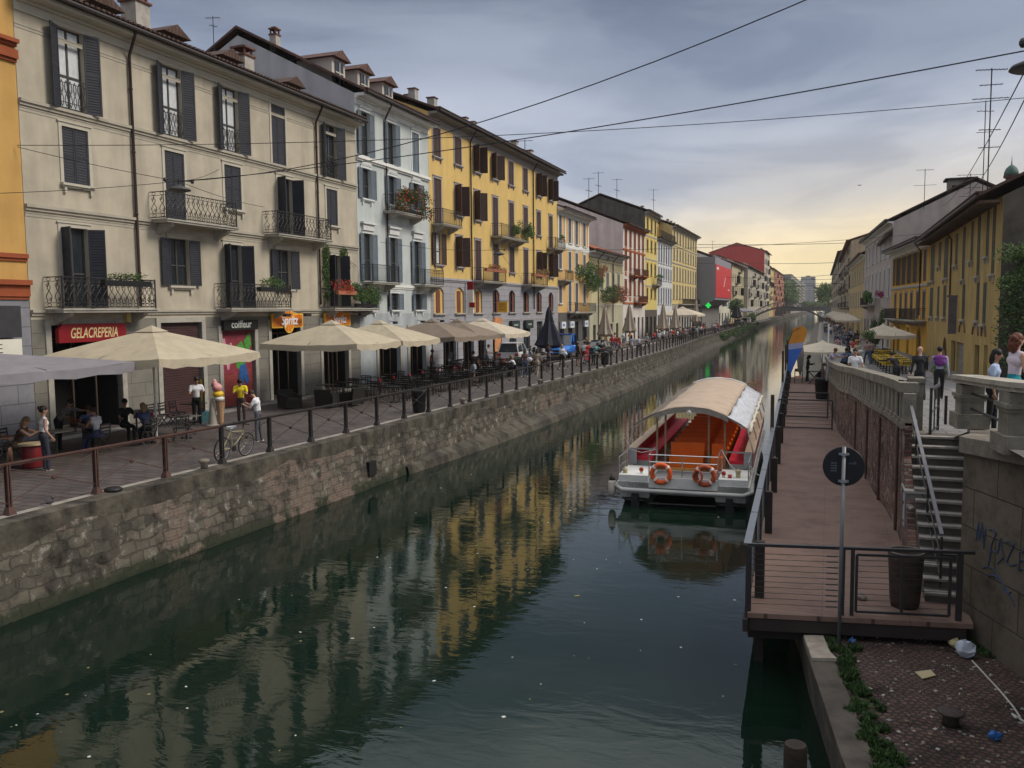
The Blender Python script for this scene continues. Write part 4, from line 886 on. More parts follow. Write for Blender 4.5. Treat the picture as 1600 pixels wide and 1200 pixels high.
def pipe(root, T, u, ztop, zbot, ov=.7, m=None, kink=True):
    b = mbT(T); P_ = [(u-.25, ov, ztop), (u-.15, ov*.7, ztop-.25), (u, .10, ztop-.75), (u, .10, zbot+.5), (u, .10, zbot)] if kink else [(u, .1, ztop), (u, .1, zbot)]
    b.tube(P_, .055, 8); 
    k = int((ztop-zbot)/2.2)
    for i in range(k): z = lerp((i+.5)/k, zbot, ztop-.8); b.lathe([(.072, -.03), (.072, .03)], (u, .10, z), 8)
    b.build('downpipe', m or mat('downpipe_brown', (.045, .028, .025), .5, .2), root, True)
def balcony(root, T, u0, u1, z, dep=.85, h=1.0, kind='bars', m_slab=None, nbr=2, rm=None):
    b = mbT(T); b.box(u0, u1, .001, dep, z-.13, z); b.box(u0-.04, u1+.04, .001, dep+.05, z-.05, z-.003)
    n = nbr
    for i in range(n):
        u = lerp((i+.5)/n, u0, u1) if n > 2 else (u0+.45, u1-.45)[i]
        b.slab([(u-.1, .0, z-.131), (u-.1, dep*.85, z-.131), (u-.1, dep*.8, z-.25), (u-.1, .25, z-.45), (u-.1, .0, z-.55)], (.2, 0, 0))
    o = b.build('balcony', m_slab or M['stone'], root)
    b = mbT(T); di = dep-.05
    cor = [(u0+.04, .02), (u0+.04, di), (u1-.04, di), (u1-.04, .02)]
    for q in (.06, h):
        for (x0, y0), (x1, y1) in zip(cor, cor[1:]): b.beam((x0, y0, z+q), (x1, y1, z+q), .035, .03)
    for x, y in cor[1:3]: b.box(x-.02, x+.02, y-.02, y+.02, z, z+h+.03)
    for (x0, y0), (x1, y1) in zip(cor, cor[1:]):
        L_ = hypot(x1-x0, y1-y0); dx, dy = (x1-x0)/L_, (y1-y0)/L_
        if kind == 'bars':
            k = int(L_/.12)
            for i in range(1, k): t_ = L_*i/k; b.beam((x0+dx*t_, y0+dy*t_, z+.06), (x0+dx*t_, y0+dy*t_, z+h), .014, .014)
            b.beam((x0, y0, z+h*.82), (x1, y1, z+h*.82), .02, .015)
        else:                                  # wrought scrolls between two rows of rings
            k = max(1, int(L_/.27)); c = L_/k
            for q in (.2, h-.14): b.beam((x0, y0, z+q), (x1, y1, z+q), .016, .016)
            for i in range(k):
                cx = c*(i+.5)
                for q in (.13, h-.07):
                    b.tube([(x0+dx*(cx+.09*cos(a*pi/4)), y0+dy*(cx+.09*cos(a*pi/4)), z+q+.055*sin(a*pi/4)) for a in range(8)], .011, 4, closed=True, cap=False)
                for s in (-1, 1):
                    P_ = []
                    for j in range(17):
                        t_ = j/16; zz = lerp(t_, .22, h-.16); am = .095*sin(t_*2*pi)*s*(1 if 1 else 0)+.03*s
                        if t_ < .15 or t_ > .85: am += .05*s*(1 if t_ < .5 else -1)*cos((t_ if t_ < .5 else 1-t_)*20)
                        P_.append((x0+dx*(cx+am), y0+dy*(cx+am), z+zz))
                    b.tube(P_, .013, 4, cap=False)
                    b.tube([(x0+dx*(cx+s*.06+.045*cos(a*pi/4)), y0+dy*(cx+s*.06+.045*cos(a*pi/4)), z+(.32 if s > 0 else h-.27)+.05*sin(a*pi/4)) for a in range(8)], .011, 4, closed=True, cap=False)
    b.build('balcony_railing', rm or M['iron'], o)
    return o
def shop(root, T, u0, u1, z0, z1, kind='glass', dep=.35, col=None):
    """ground floor opening: recess with a shopfront, a door or a roller shutter"""
    b = mbT(T); w = u1-u0
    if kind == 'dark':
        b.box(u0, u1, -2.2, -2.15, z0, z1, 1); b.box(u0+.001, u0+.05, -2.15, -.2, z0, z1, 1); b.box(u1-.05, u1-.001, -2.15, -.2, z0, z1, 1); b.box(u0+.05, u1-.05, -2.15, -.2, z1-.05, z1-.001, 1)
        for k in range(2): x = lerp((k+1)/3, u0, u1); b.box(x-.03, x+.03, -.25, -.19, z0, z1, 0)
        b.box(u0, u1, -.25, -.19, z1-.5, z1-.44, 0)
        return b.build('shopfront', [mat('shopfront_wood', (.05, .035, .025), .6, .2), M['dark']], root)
    if kind == 'roller':
        b.box(u0, u1, -.2, -.16, z0, z1-.01, 0); k = int((z1-z0)/.1)
        for i in range(k): b.box(u0+.02, u1-.02, -.16, -.135, z0+.1*i+.02, z0+.1*i+.085, 0)
        return b.build('roller_shutter', [col or mat('roller_red', (.26, .055, .05), .6, .2, 3)], root)
    if kind == 'door':
        b.box(u0, u1, -.22, -.18, z0, z1, 0)
        for s in (0, 1):
            for q0, q1 in ((.08, .42), (.48, .92)): b.box(u0+w*(.08+.48*s), u0+w*(.44+.48*s), -.18, -.16, lerp(q0, z0, z1), lerp(q1, z0, z1), 0)
        return b.build('door', [col or mat('door_brown', (.05, .03, .022), .6, .2)], root)
    b.box(u0, u1, -.24, -.2, z0, z1, 1)
    for x0, x1, q0, q1 in ((u0, u0+.08, z0, z1), (u1-.08, u1, z0, z1), (u0+w/2-.04, u0+w/2+.04, z0, z1), (u0+.08, u1-.08, z1-.55, z1-.48), (u0+.08, u1-.08, z1-.08, z1), (u0+.08, u1-.08, z0, z0+.35)): b.box(x0, x1, -.2, -.16, q0, q1, 0)
    return b.build('shopfront', [col or mat('shop_frame', (.07, .065, .06), .5, .2), M['glass']], root)
def building(name, label, T, u0, u1, ze, wallm, basem=None, zb=None, zs=None, depth=19, ridge=9.5, rise=3.8, ops=(), arches=(), side=None, z_bottom=-.3, extra=None):
    loc = T @ Vector((u0, 0, 0)); root = thing(name, label, 'building', loc)
    b = mbT(T); wallgrid(b, u0, u1, z_bottom, ze, list(ops), 0, zb, 1)
    for (a, c, z1, r) in arches: arch_fill(b, a, c, z1, r, 1 if zb and z1 < zb+.2 else 0)
    sm = 2
    for u, s in ((u0, 0), (u1, 1)):
        pts = [(u, 0, z_bottom), (u, -depth, z_bottom), (u, -depth, ze), (u, -ridge, ze+rise), (u, 0, ze)]
        b._a(pts, [(0, 1, 2, 3, 4)], sm)
    b._a([(u0, -depth, z_bottom), (u1, -depth, z_bottom), (u1, -depth, ze), (u0, -depth, ze)], [(0, 1, 2, 3)], sm)
    b.build('wall', [wallm, basem or wallm, side or wallm], root)
    return root
def band(root, T, u0, u1, z, h=.12, d=.07, m=None, name='string_course'):
    b = mbT(T); b.box(u0, u1, .001, d, z-h/2, z+h/2); b.box(u0, u1, .001, d*.5, z-h/2-.1, z-h/2-.002); b.build(name, m or M['trim'], root)
def rustic(root, T, u0, u1, z0, z1, ops, m, step=.48):
    b = mbT(T); z = z0+step
    while z < z1-.05:
        seg = [(u0, u1)]
        for (a, c, q0, q1) in ops:
            if q0 <= z <= q1: seg = [s for x0, x1 in seg for s in ((x0, min(x1, a)), (max(x0, c), x1)) if s[1]-s[0] > .05]
        for x0, x1 in seg: b.box(x0, x1, .0, .004, z-.014, z+.014)
        z += step
    return b.build('stone_joint', m, root)
LT = Matrix(((0, 1, 0, XF), (1, 0, 0, 0), (0, 0, 1, 0), (0, 0, 0, 1)))     # (u, d, z) -> (XF+d, u, z)
m_joint = mat('joint_dark', (.06, .058, .055), .9)  # plain dark grey for the cladding joint lines
def op(u, w, z0, z1): return (u-w/2, u+w/2, z0, z1)
# ---------------------------------------------------------------- 0 ochre house at the left border
wins = [(17.6, 1.1, 6.4, 8.9), (17.6, 1.1, 9.7, 12.0), (17.6, 1.1, 13.4, 15.8), (14.6, 1.1, 6.4, 8.9)]
gnd = [(16.2, 19.4, -.1, 3.2)]
R0 = building('corner_house', 'ochre house with brick red bands cut by the left edge', LT, 8, 20.95, 17, paint('ochre_wall', (.50, .30, .10)), brickmat('grey_rustic', (.22, .22, .25), (.19, .19, .215), (.07, .07, .075), 1.3, .62, warp=.002, ms=.012, stain=.2, bump=.3), 4.65, ops=[op(*w) for w in wins]+gnd)
for w in wins: window(R0, LT, *w, mode='o', sh='olive', sur='yel', n=False)
for z, h, d in ((12.35, .28, .16), (12.75, .12, .24), (6.0, .14, .12), (4.95, .5, .10), (5.15, .16, .22)): band(R0, LT, 8, 20.94, z, h, d, mat('brick_red_band', (.26, .065, .025), .85, .15, 2))
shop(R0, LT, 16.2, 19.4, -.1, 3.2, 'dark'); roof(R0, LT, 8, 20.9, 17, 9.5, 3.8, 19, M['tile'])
sg = thing('shop_sign', 'white box sign reading ME under a dark board at the left border', 'sign', (XF+.2, 19.6, 3))
b = mbT(LT); b.box(17.6, 20.3, .05, .35, 2.75, 3.35); b.build('sign_box', mat('sign_white', (.62, .60, .52), .6, .1), sg)
b = mbT(LT); b.box(17.6, 20.3, .05, .38, 3.40, 4.4); b.box(17.55, 20.35, .02, .42, 2.66, 2.74); b.build('dark_board', mat('dark_board', (.035, .035, .04), .6, .3, 3), sg)
LRT = Matrix(((0, 0, 1), (1, 0, 0), (0, 1, 0)))                        # text on the left facades, faces +X
textobj('ME', .42, (XF+.352, 19.35, 3.05), LRT, M['black'], 'lettering', sg, off=-.004)
# ---------------------------------------------------------------- 1 cream house
m_cream = paint('cream_plaster', (.43, .385, .305), .2, .14); m_base = brickmat('grey_base_stone', (.185, .175, .15), (.165, .155, .135), (.07, .065, .06), 1.4, .50, warp=.002, ms=.010, stain=.2, bump=.25)
F4 = [(23.12, 'g', 'curtain'), (27.93, 'g', 'curtain'), (31.45, 'g', 'curtain'), (34.93, 'c', 'glass'), (39.49, 'g', 'glass')]
F3 = [(23.12, 1.1, 8.58, 'c'), (27.91, 1.08, 7.78, 'c'), (31.46, 1.1, 8.62, 'c'), (35.3, 1.15, 7.78, 'a'), (39.44, 1.05, 8.62, 'c')]
F2 = [(22.89, 1.1, 4.33, 'a'), (27.99, 1.1, 5.22, 'o'), (31.3, 1.1, 4.33, 'a'), (35.04, 1.1, 5.22, 'o'), (39.55, 1.05, 4.4, 'a')]
ops = [op(u, 1.08, 11.05, 13.78) for u, _, _ in F4]+[op(u, w, z, 10.48) for u, w, z, _ in F3]+[op(u, w, z, 7.08) for u, w, z, _ in F2]
gnd = [(21.7, 24.7, -.1, 3.75), (26.75, 29.1, -.1, 3.75), (30.35, 32.6, -.1, 3.35), (33.85, 36.2, -.1, 3.6), (38.2, 40.7, -.1, 3.6)]
R1 = building('cream_house', 'cream plaster house with dark louvred shutters and scrolled iron balconies', LT, 20.97, 42.0, 14.35, m_cream, m_base, 3.95, ops=ops+gnd, ridge=7, rise=2.5, depth=14)
for u, md, pn in F4: window(R1, LT, u, 1.08, 11.05, 13.78, md, 'slate', True, 'cream', False, pn, ang=155)
for u, w, z, md in F3: window(R1, LT, u, w, z, 10.48, md, 'slate', True, 'cream', z > 8)
for u, w, z, md in F2: window(R1, LT, u, w, z, 7.08, md, 'slate', True, 'cream', z > 5)
for u, md, pn in F4:                            # little scroll guards in the top french windows
    if md == 'c': continue
    b = mbT(LT)
    for q in (11.1, 11.3, 11.95, 12.1): b.box(u-.54, u+.54, .01, .03, q-.012, q+.012)
    for i in range(6):
        x = u-.45+.18*i
        b.tube([(x+.06*sin(t_*pi/4), .02, 11.15+.11*t_) for t_ in range(9)], .012, 4); b.tube([(x-.06*sin(t_*pi/4), .02, 11.15+.11*t_) for t_ in range(9)], .012, 4)
    b.build('window_guard', M['iron'], R1)
band(R1, LT, 20.98, 41.98, 11.0, .10, .12, mat('cream_trim_dark', (.34, .31, .255), .85, .15, 2)); band(R1, LT, 20.98, 41.98, 10.78, .03, .03, MATS['cream_trim_dark'])
band(R1, LT, 20.98, 41.98, 7.65, .10, .12, MATS['cream_trim_dark']); band(R1, LT, 20.98, 41.98, 7.42, .03, .03, MATS['cream_trim_dark'])
band(R1, LT, 20.98, 41.98, 4.22, .09, .12, MATS['cream_trim_dark']); band(R1, LT, 20.98, 41.98, 14.0-.62, .03, .03, MATS['cream_trim_dark'])
for u0, u1, z in ((26.45, 30.65, 7.72), (33.5, 38.05, 7.72)): balcony(R1, LT, u0, u1, z, .85, 1.02, 'scroll')
for u0, u1, z in ((21.5, 25.75, 4.3), (30.0, 34.4, 4.3)): balcony(R1, LT, u0, u1, z, .85, 1.05, 'scroll')
balcony(R1, LT, 38.1, 42.6, 4.3, .85, 1.0, 'bars')
for u, zb in ((25.7, 4.4), (38.0, 4.5)): pipe(R1, LT, u, 14.35, zb)
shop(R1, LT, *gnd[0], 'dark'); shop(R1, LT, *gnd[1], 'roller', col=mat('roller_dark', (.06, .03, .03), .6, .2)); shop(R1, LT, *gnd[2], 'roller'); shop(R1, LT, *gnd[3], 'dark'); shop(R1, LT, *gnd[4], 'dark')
b = mbT(LT)                                     # pale stone door frames
for a, c, q0, q1 in gnd:
    b.box(a-.22, a, .001, .05, 0, q1+.2); b.box(c, c+.22, .001, .05, 0, q1+.2); b.box(a, c, .001, .05, q1, q1+.2)
b.build('door_surround', mat('door_stone', (.33, .31, .27), .85, .2, 3, .2), R1)
roof(R1, LT, 20.97, 42.0, 14.35, 7, 2.5, 14, M['tile'], .72, mat('cream_soffit', (.45, .42, .35), .8, .08), chim=((27.6, -1.3, .75, 1.15, 'pot'), (34.5, -1.5, .7, .9, 'pot'), (23.4, -1.6, .7, .9, 'pot')))
for u in (25.6, 29.2, 32.7, 37.6):              # low dark dormers just behind the gutter
    b = mbT(LT); b.box(u-.55, u+.55, -2.6, -1.0, 14.4, 15.45, 0)
    b.slab([(u-.8, -.65, 15.42), (u+.8, -.65, 15.42), (u, -.65, 15.85)], (0, -2.2, 0), 1)
    for i in range(7): b.box(u-.5+i*.155, u-.44+i*.155, -.99, -.95, 14.7, 15.38, 1)
    b.build('dormer', [mat('dormer_grey', (.10, .095, .09), .9, .2), M['tile']], R1)
# painted figure-free mural on the roller shutter
b = mbT(LT); U = lambda x: 30.35+2.25*x
def blob(b, pts, d, m): b.slab([(U(x), d, -.1+3.45*z) for x, z in pts], (0, .006, 0), m)
blob(b, [(.02, .42), (.98, .50), (.98, .98), (.02, .98)], -.134, 0)
blob(b, [(.48, .52), (.60, .48), (.74, .55), (.78, .75), (.66, .86), (.50, .80), (.44, .66)], -.126, 1); blob(b, [(.50, .28), (.60, .22), (.70, .36), (.80, .28), (.86, .34), (.76, .56), (.58, .54)], -.120, 2)
blob(b, [(.08, .9), (.16, .9), (.24, .62), (.30, .84), (.36, .84), (.26, .5), (.2, .5)], -.120, 3); blob(b, [(.72, .86), (.92, .97), (.96, .80), (.80, .70)], -.113, 1)
b.build('mural', [mat('mural_plum', (.20, .030, .045), .7, .3, 4), mat('mural_green', (.06, .24, .04), .7, .5, 9), mat('mural_blue', (.02, .08, .25), .7, .3, 6), mat('mural_pink', (.5, .25, .3), .7, .3, 8)], R1)
def sign(name, label, parts): 
    r = thing(name, label, 'sign', LT @ Vector(parts)); return r
s1 = sign('shop_sign', 'dark red shop sign reading GELACREPERIA in cream letters', (23.1, .3, 3.4))
b = mbT(LT); b.slab([(21.8, .1, 3.15), (24.75, .1, 3.15), (24.75, .1, 3.78), (22.0, .1, 3.78), (21.8, .1, 3.6)], (0, .16, 0)); b.build('board', mat('sign_crimson', (.22, .012, .018), .4, .1), s1)
textobj('GELACREPERIA', .50, (XF+.265, 23.3, 3.45), LRT, mat('cream_letters', (.62, .50, .26), .6, .05), 'lettering', s1, sx=.62, shear=.25, off=.006)
s2 = sign('shop_sign', 'black shop sign reading coiffeur in white letters', (31.4, .2, 3.6))
b = mbT(LT); b.box(30.3, 32.65, .05, .2, 3.36, 3.80); b.build('board', M['black'], s2)
textobj('coiffeur', .46, (XF+.205, 31.47, 3.60), LRT, M['white'], 'lettering', s2, sx=.98, off=.004)
m_or2 = mat('sign_orange', (.60, .16, .02), .5, .1); m_ye = mat('sign_yellow', (.68, .40, .04), .5, .1)
for uc, lab in ((34.95, 'orange shop sign reading Spritz with a round orange slice, left one of the pair'), (39.45, 'orange shop sign reading Spritz with a round orange slice, right one of the pair')):
    s3 = sign('shop_sign', lab, (uc, .3, 3.8))
    b = mbT(LT); b.box(uc-1.25, uc+1.25, .10, .2, 3.38, 4.06, 1); b.box(uc-1.17, uc+1.17, .2, .215, 3.44, 4.0, 0); b.build('board', [m_or2, m_ye], s3)
    b = mbT(LT)
    n = 28; P_ = [(uc+.46*cos(2*pi*i/n), .216, 3.72+.60*sin(2*pi*i/n)) for i in range(n)]; b.slab(P_, (0, .05, 0), 1)
    for i in range(9):
        a = 2*pi*i/9; b.slab([(uc+.05*cos(a), .268, 3.72+.07*sin(a)), (uc+.38*cos(a-.26), .268, 3.72+.50*sin(a-.26)), (uc+.40*cos(a), .268, 3.72+.53*sin(a)), (uc+.38*cos(a+.26), .268, 3.72+.50*sin(a+.26))], (0, .012, 0), 0)
    b.build('orange_slice', [m_or2, m_ye], s3)
    textobj('Spritz', .60, (XF+.285, uc, 3.72), LRT, mat('pale_blue_letters', (.62, .64, .72), .5, .05), 'lettering', s3, sx=.95, shear=.2, off=.010)
b = mbT(LT)
for u in (34.2, 35.9, 41.1): b.beam((u, .0, 4.12), (u, .55, 4.05), .03, .03); b.cb((u+.1, .6, 3.98), (.2, .1, .07))
b.build('sign_lamp', M['iron'], R1)
b = mbT(LT); b.box(24.9, 25.1, .05, .2, 3.8, 4.15); b.build('alarm_box', mat('alarm_yellow', (.5, .38, .14), .6), R1)
# ---------------------------------------------------------------- 2 pale blue house
m_blue2 = paint('pale_blue_plaster', (.46, .495, .49), .12, .08); m_bbase = paint('pale_base_plaster', (.38, .41, .43), .25, .14)
bl = []
for i, u in enumerate((43.09, 46.15, 49.32)):
    bl += [(u, .95, 12.8, 15.2, 'o' if i < 2 else 'c'), (u, .95, 10.42, 12.1, 'o'), (u, .95, 5.85, 8.5, 'o'), (u+.05, .95, 4.2, 5.2, 'o')]
gnd = [(44.1, 46.7, -.1, 3.0), (48.0, 50.2, -.1, 3.0)]
R2 = building('blue_house', 'pale blue house with white stucco window heads and grey blue shutters', LT, 42.02, 51.2, 16.0, m_blue2, m_bbase, 4.0, ops=[op(*w[:4]) for w in bl]+gnd, ridge=7.5, rise=3.9, depth=15, side=paint('grey_party_wall', (.40, .40, .42), .2))
for u, w, z0, z1, md in bl:
    window(R2, LT, u, w, z0, z1, md, 'bluegrey', True, 'white', z1-z0 < 2, grille=z0 < 5, pane='glass')
b = mbT(LT)
for u in (43.09, 46.15, 49.32):
    b.box(u-.75, u+.75, .0, .22, 9.0, 9.12); b.box(u-.62, u+.62, .0, .12, 8.66, 8.99); b.box(u-.55, u+.55, .0, .08, 12.3, 12.5)
    b.slab([(u-.65, .0, 15.36), (u+.65, .0, 15.36), (u+.45, .0, 15.55), (u+.15, .0, 15.62), (u, .0, 15.72), (u-.15, .0, 15.62), (u-.45, .0, 15.55)], (0, .1, 0))
b.build('stucco_head', mat('stucco_white', (.56, .57, .56), .85, .15, 5), R2)
band(R2, LT, 42.03, 51.19, 12.62, .16, .18, M['white']); band(R2, LT, 42.03, 51.19, 5.62, .14, .10, M['white'])
balcony(R2, LT, 45.0, 49.0, 9.95, .85, .95); balcony(R2, LT, 42.2, 45.4, 5.78, .8, .95); balcony(R2, LT, 48.7, 51.6, 5.78, .8, .95)
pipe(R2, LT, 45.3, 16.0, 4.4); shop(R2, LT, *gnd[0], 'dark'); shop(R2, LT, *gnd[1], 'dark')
b = mbT(LT)
for a, c, q0, q1 in gnd: b.box(a-.3, a, .001, .06, 0, q1+.25); b.box(c, c+.3, .001, .06, 0, q1+.25); b.box(a, c, .001, .06, q1, q1+.25)
b.build('door_surround', MATS['door_stone'], R2)
roof(R2, LT, 42.02, 51.2, 16.0, 7.5, 3.9, 15, mat('roof_tiles_brown', (.10, .055, .045), .9, .4, 3, .9, bands=('Y', 1.6)), .75, M['white'], chim=((47.3, -4.5, .5, .8, 'pot'), (44.6, -6.8, .45, .6, 'pot')))
for u in (43.6, 46.4, 49.4):
    b = mbT(LT); b.box(u-.7, u+.7, -4.2, -1.9, 16.6, 18.35, 0); b.box(u-.42, u+.42, -1.89, -1.84, 17.0, 18.2, 2); b.box(u-.03, u+.03, -1.84, -1.80, 17.0, 18.2, 3); b.box(u-.42, u+.42, -1.84, -1.81, 17.57, 17.63, 3)
    b.slab([(u-.95, -1.6, 18.36), (u+.95, -1.6, 18.36), (u, -1.6, 18.85)], (0, -2.9, 0), 1)
    b.build('dormer', [mat('dormer_plaster', (.42, .38, .34), .9, .15), MATS['roof_tiles_brown'], M['glass'], M['trim']], R2)
# ---------------------------------------------------------------- 3 long yellow house
m_yel = paint('yellow_plaster', (.60, .42, .155), .10, .07); m_gry = brickmat('grey_rustic_base', (.30, .295, .32), (.27, .265, .29), (.11, .11, .12), 40, .48, warp=.0, ms=.012, stain=.15, bump=.3, off=0)
U3 = [52.46, 55.9, 59.35, 62.99, 66.6, 70.12, 73.66, 77.2]
w3 = []
for i, u in enumerate(U3):
    w3.append((u, 1.15, 14.25, 16.14, 'cccocc'[i % 6] if i not in (2, 3, 6, 7) else 'a'))
    w3.append((u, 1.1, 9.86 if i in (0, 3, 4, 7) else 10.76, 12.84, 'a' if i in (1, 2) else 'c'))
    w3.append((u, 1.1, 6.3 if i in (2, 3, 5) else 7.2, 9.28, 'o' if i in (0,) else ('a' if i in (1, 6, 7) else 'c')))
mz = [(u, 1.5, 3.95, 5.75) for u in U3]
g3 = [(53.0, 55.2, -.1, 3.0), (56.4, 58.4, -.1, 3.0), (59.2, 60.8, -.1, 3.0), (62.2, 64.2, -.1, 3.1), (65.9, 67.6, -.1, 3.1), (69.4, 71.1, -.1, 3.1), (73.0, 74.6, -.1, 3.1), (76.4, 78.2, -.1, 3.1)]
R3 = building('yellow_house', 'long yellow house with brown shutters above a grey ribbed ground floor', LT, 51.22, 79.4, 16.95, m_yel, m_gry, 6.2, ops=[op(*w[:4]) for w in w3]+[op(*w) for w in mz]+g3, arches=[(u-.75, u+.75, 5.75, .32) for u in U3])
for u, w, z0, z1, md in w3: window(R3, LT, u, w, z0, z1, md, 'brown', True, 'greyv', z0 > 7 and not 9.8 < z0 < 9.9, pane='curtain' if (u < 53 and 7 < z0 < 8) else 'glass')
for i, (u, w, z0, z1) in enumerate(mz):
    window(R3, LT, u, w, z0, z1, 'n', 'brown', False, None, True, arch=True)
    b = mbT(LT)
    if i in (0, 1, 2): b.box(u-.75, u+.75, -.14, -.10, z0, z1, 1); b.box(u-.3, u+.3, -.10, -.06, z0+.05, z1-.25, 0)
    else: b.box(u-.74, u-.3, -.14, -.10, z0, z1-.1, 0); b.box(u+.3, u+.74, -.14, -.10, z0, z1-.1, 0)
    b.build('shutter', [mat('shutter_rustbrown', (.15, .055, .035), .6, .2), mat('yellow_panel', (.60, .38, .11), .7, .1)], R3)
band(R3, LT, 51.23, 79.39, 6.28, .14, .12, mat('grey_band', (.33, .32, .34), .85, .1)); band(R3, LT, 51.23, 79.39, 3.4, .06, .05, MATS['grey_band'])
balcony(R3, LT, 51.5, 54.6, 9.82, .85, .95); balcony(R3, LT, 62.0, 68.4, 9.82, .9, .95, nbr=4); balcony(R3, LT, 76.0, 79.3, 9.82, .85, .95)
balcony(R3, LT, 58.3, 63.0, 6.28, .9, .95, nbr=2); balcony(R3, LT, 69.0, 73.6, 6.28, .9, .95)
for u in (58.0, 72.0): pipe(R3, LT, u, 16.95, 4.2, m=M['black'])
for i, g in enumerate(g3): shop(R3, LT, *g, 'dark' if i < 3 else ('roller' if i == 7 else 'glass'), col=None if i < 7 else mat('roller_brown', (.11, .045, .035), .6, .2))
roof(R3, LT, 51.22, 79.4, 16.95, 9.5, 3.8, 19, M['tile'], .8, mat('grey_soffit', (.24, .22, .20), .8, .1), ch=.6,
     chim=((53.6, -2.2, .5, .9, 'brickp'), (57.0, -2.4, .55, 1.0, 'brickp'), (61.4, -1.8, .45, .7, 'brickp'), (63.0, -1.8, .45, .7, 'brickp'), (72.5, -1.8, .5, .9, 'brickp'), (74.3, -1.8, .45, .5, 'brickp'), (77.0, -2.0, .6, .8, 'brickp'), (55.2, -3.4, .4, .5, 'brickp')))
s4 = sign('hanging_sign', 'square yellow sign hanging out from the grey ground floor of the yellow house', (62.6, .8, 4.4))
b = mbT(LT); b.box(62.55, 62.67, .30, 1.1, 3.95, 4.8); b.build('panel', m_ye, s4); b = mbT(LT); b.box(62.58, 62.64, .0, 1.15, 4.83, 4.87); b.build('bracket', M['iron'], s4)
b = mbT(LT); 
for k in range(3): b.tube([(62.54, .4+.06*t_, 4.6-.2*k+.05*sin(t_*2.2+k)) for t_ in range(10)], .02, 4)
b.build('lettering', mat('red_letters', (.4, .04, .02), .6), s4)
s5 = sign('hanging_sign', 'tall narrow white and red vertical sign on the yellow house', (57.0, .8, 4.8))
b = mbT(LT); b.box(56.9, 57.02, .15, .60, 3.9, 5.6, 1); b.box(56.9, 57.02, .15, .60, 5.602, 6.2, 0); b.box(56.89, 57.03, .3, .7, 4.35, 4.7, 0); b.build('panel', [MATS['sign_crimson'], M['white']], s5)
b = mbT(LT)
for u in (66.75, 70.25): b.box(u-.95, u+.95, .06, .30, 2.55, 3.25)
b.build('shop_fascia', mat('fascia_dark_green', (.022, .035, .033), .6, .2), R3)
b = mbT(LT)
for u in (66.75, 70.25): b.box(u-.5, u+.5, .302, .31, 2.82, 2.98)
b.build('fascia_lettering', mat('fascia_letters', (.25, .28, .27), .7), R3)
b = mbT(LT); b.box(62.3, 64.1, .02, .08, 2.4, 3.55); b.box(62.5, 63.9, .02, .06, .9, 2.2); b.build('poster', mat('poster_orange', (.50, .22, .09), .7, .4, 4), R3)
b = mbT(LT)
for u in (45.4, 49.1, 52.0, 54.1): b.beam((u, 0, 3.55), (u, .35, 3.5), .03, .03); b.cb((u, .42, 3.45), (.1, .12, .07))
b.build('spotlight', M['iron'], R3)
# ---------------------------------------------------------------- 4 ochre house
m_och = paint('apricot_plaster', (.60, .385, .165), .10, .07)
U4 = [80.2, 83.48, 85.95, 88.95]; w4 = []
for u in U4: w4 += [(u, 1.0, 10.75, 13.3, 'c'), (u, 1.0, 8.05, 9.9, 'c'), (u, 1.0, 4.75 if u not in (83.48, 85.95) else 3.95, 6.85, 'c')]
g4 = [(79.9, 81.4, -.1, 2.9), (82.9, 84.4, -.1, 2.9), (85.4, 86.6, -.1, 2.9), (88.2, 89.9, -.1, 2.9)]
R4 = building('apricot_house', 'narrow apricot house with pale grey shutters and a long lower balcony', LT, 79.42, 91.0, 13.75, m_och, mat('dark_shop_base', (.085, .08, .078), .8, .2), 3.85, ops=[op(*w[:4]) for w in w4]+g4)
for u, w, z0, z1, md in w4: window(R4, LT, u, w, z0, z1, md, 'greybl', False, 'white', True)
band(R4, LT, 79.43, 90.98, 10.45, .4, .06, M['white']); band(R4, LT, 79.43, 90.98, 13.5, .3, .06, M['white'])
b = mbT(LT)
for u in (81.9, 84.7, 87.4, 90.5, 79.6): b.box(u-.16, u+.16, .001, .05, 10.6, 13.4)
b.build('pilaster', M['white'], R4)
balcony(R4, LT, 79.5, 82.2, 6.98, .8, .95); balcony(R4, LT, 82.6, 90.8, 3.86, .85, .95, nbr=4)
for g in g4: shop(R4, LT, *g, 'glass')
roof(R4, LT, 79.42, 91.0, 13.75, 9.5, 3.8, 19, M['tile'], .75, M['white'], chim=((82, -3, .5, .6, 'brickp'),))
for u, lb in ((80.6, 'nearest'), (83.6, 'middle'), (89.0, 'farthest')):
    s6 = sign('light_box', 'white and blue light box below the apricot house balcony, %s of three' % lb, (u, .3, 2.5))
    b = mbT(LT); b.box(u-.7, u+.7, .05, .25, 2.3, 2.95); b.build('box', mat('sign_cool_white', (.6, .63, .68), .5), s6)
    b = mbT(LT); b.box(u-.4, u-.1, .25, .256, 2.5, 2.75); b.box(u, u+.35, .25, .256, 2.55, 2.7); b.build('marks', mat('sign_blue', (.05, .12, .35), .5), s6)
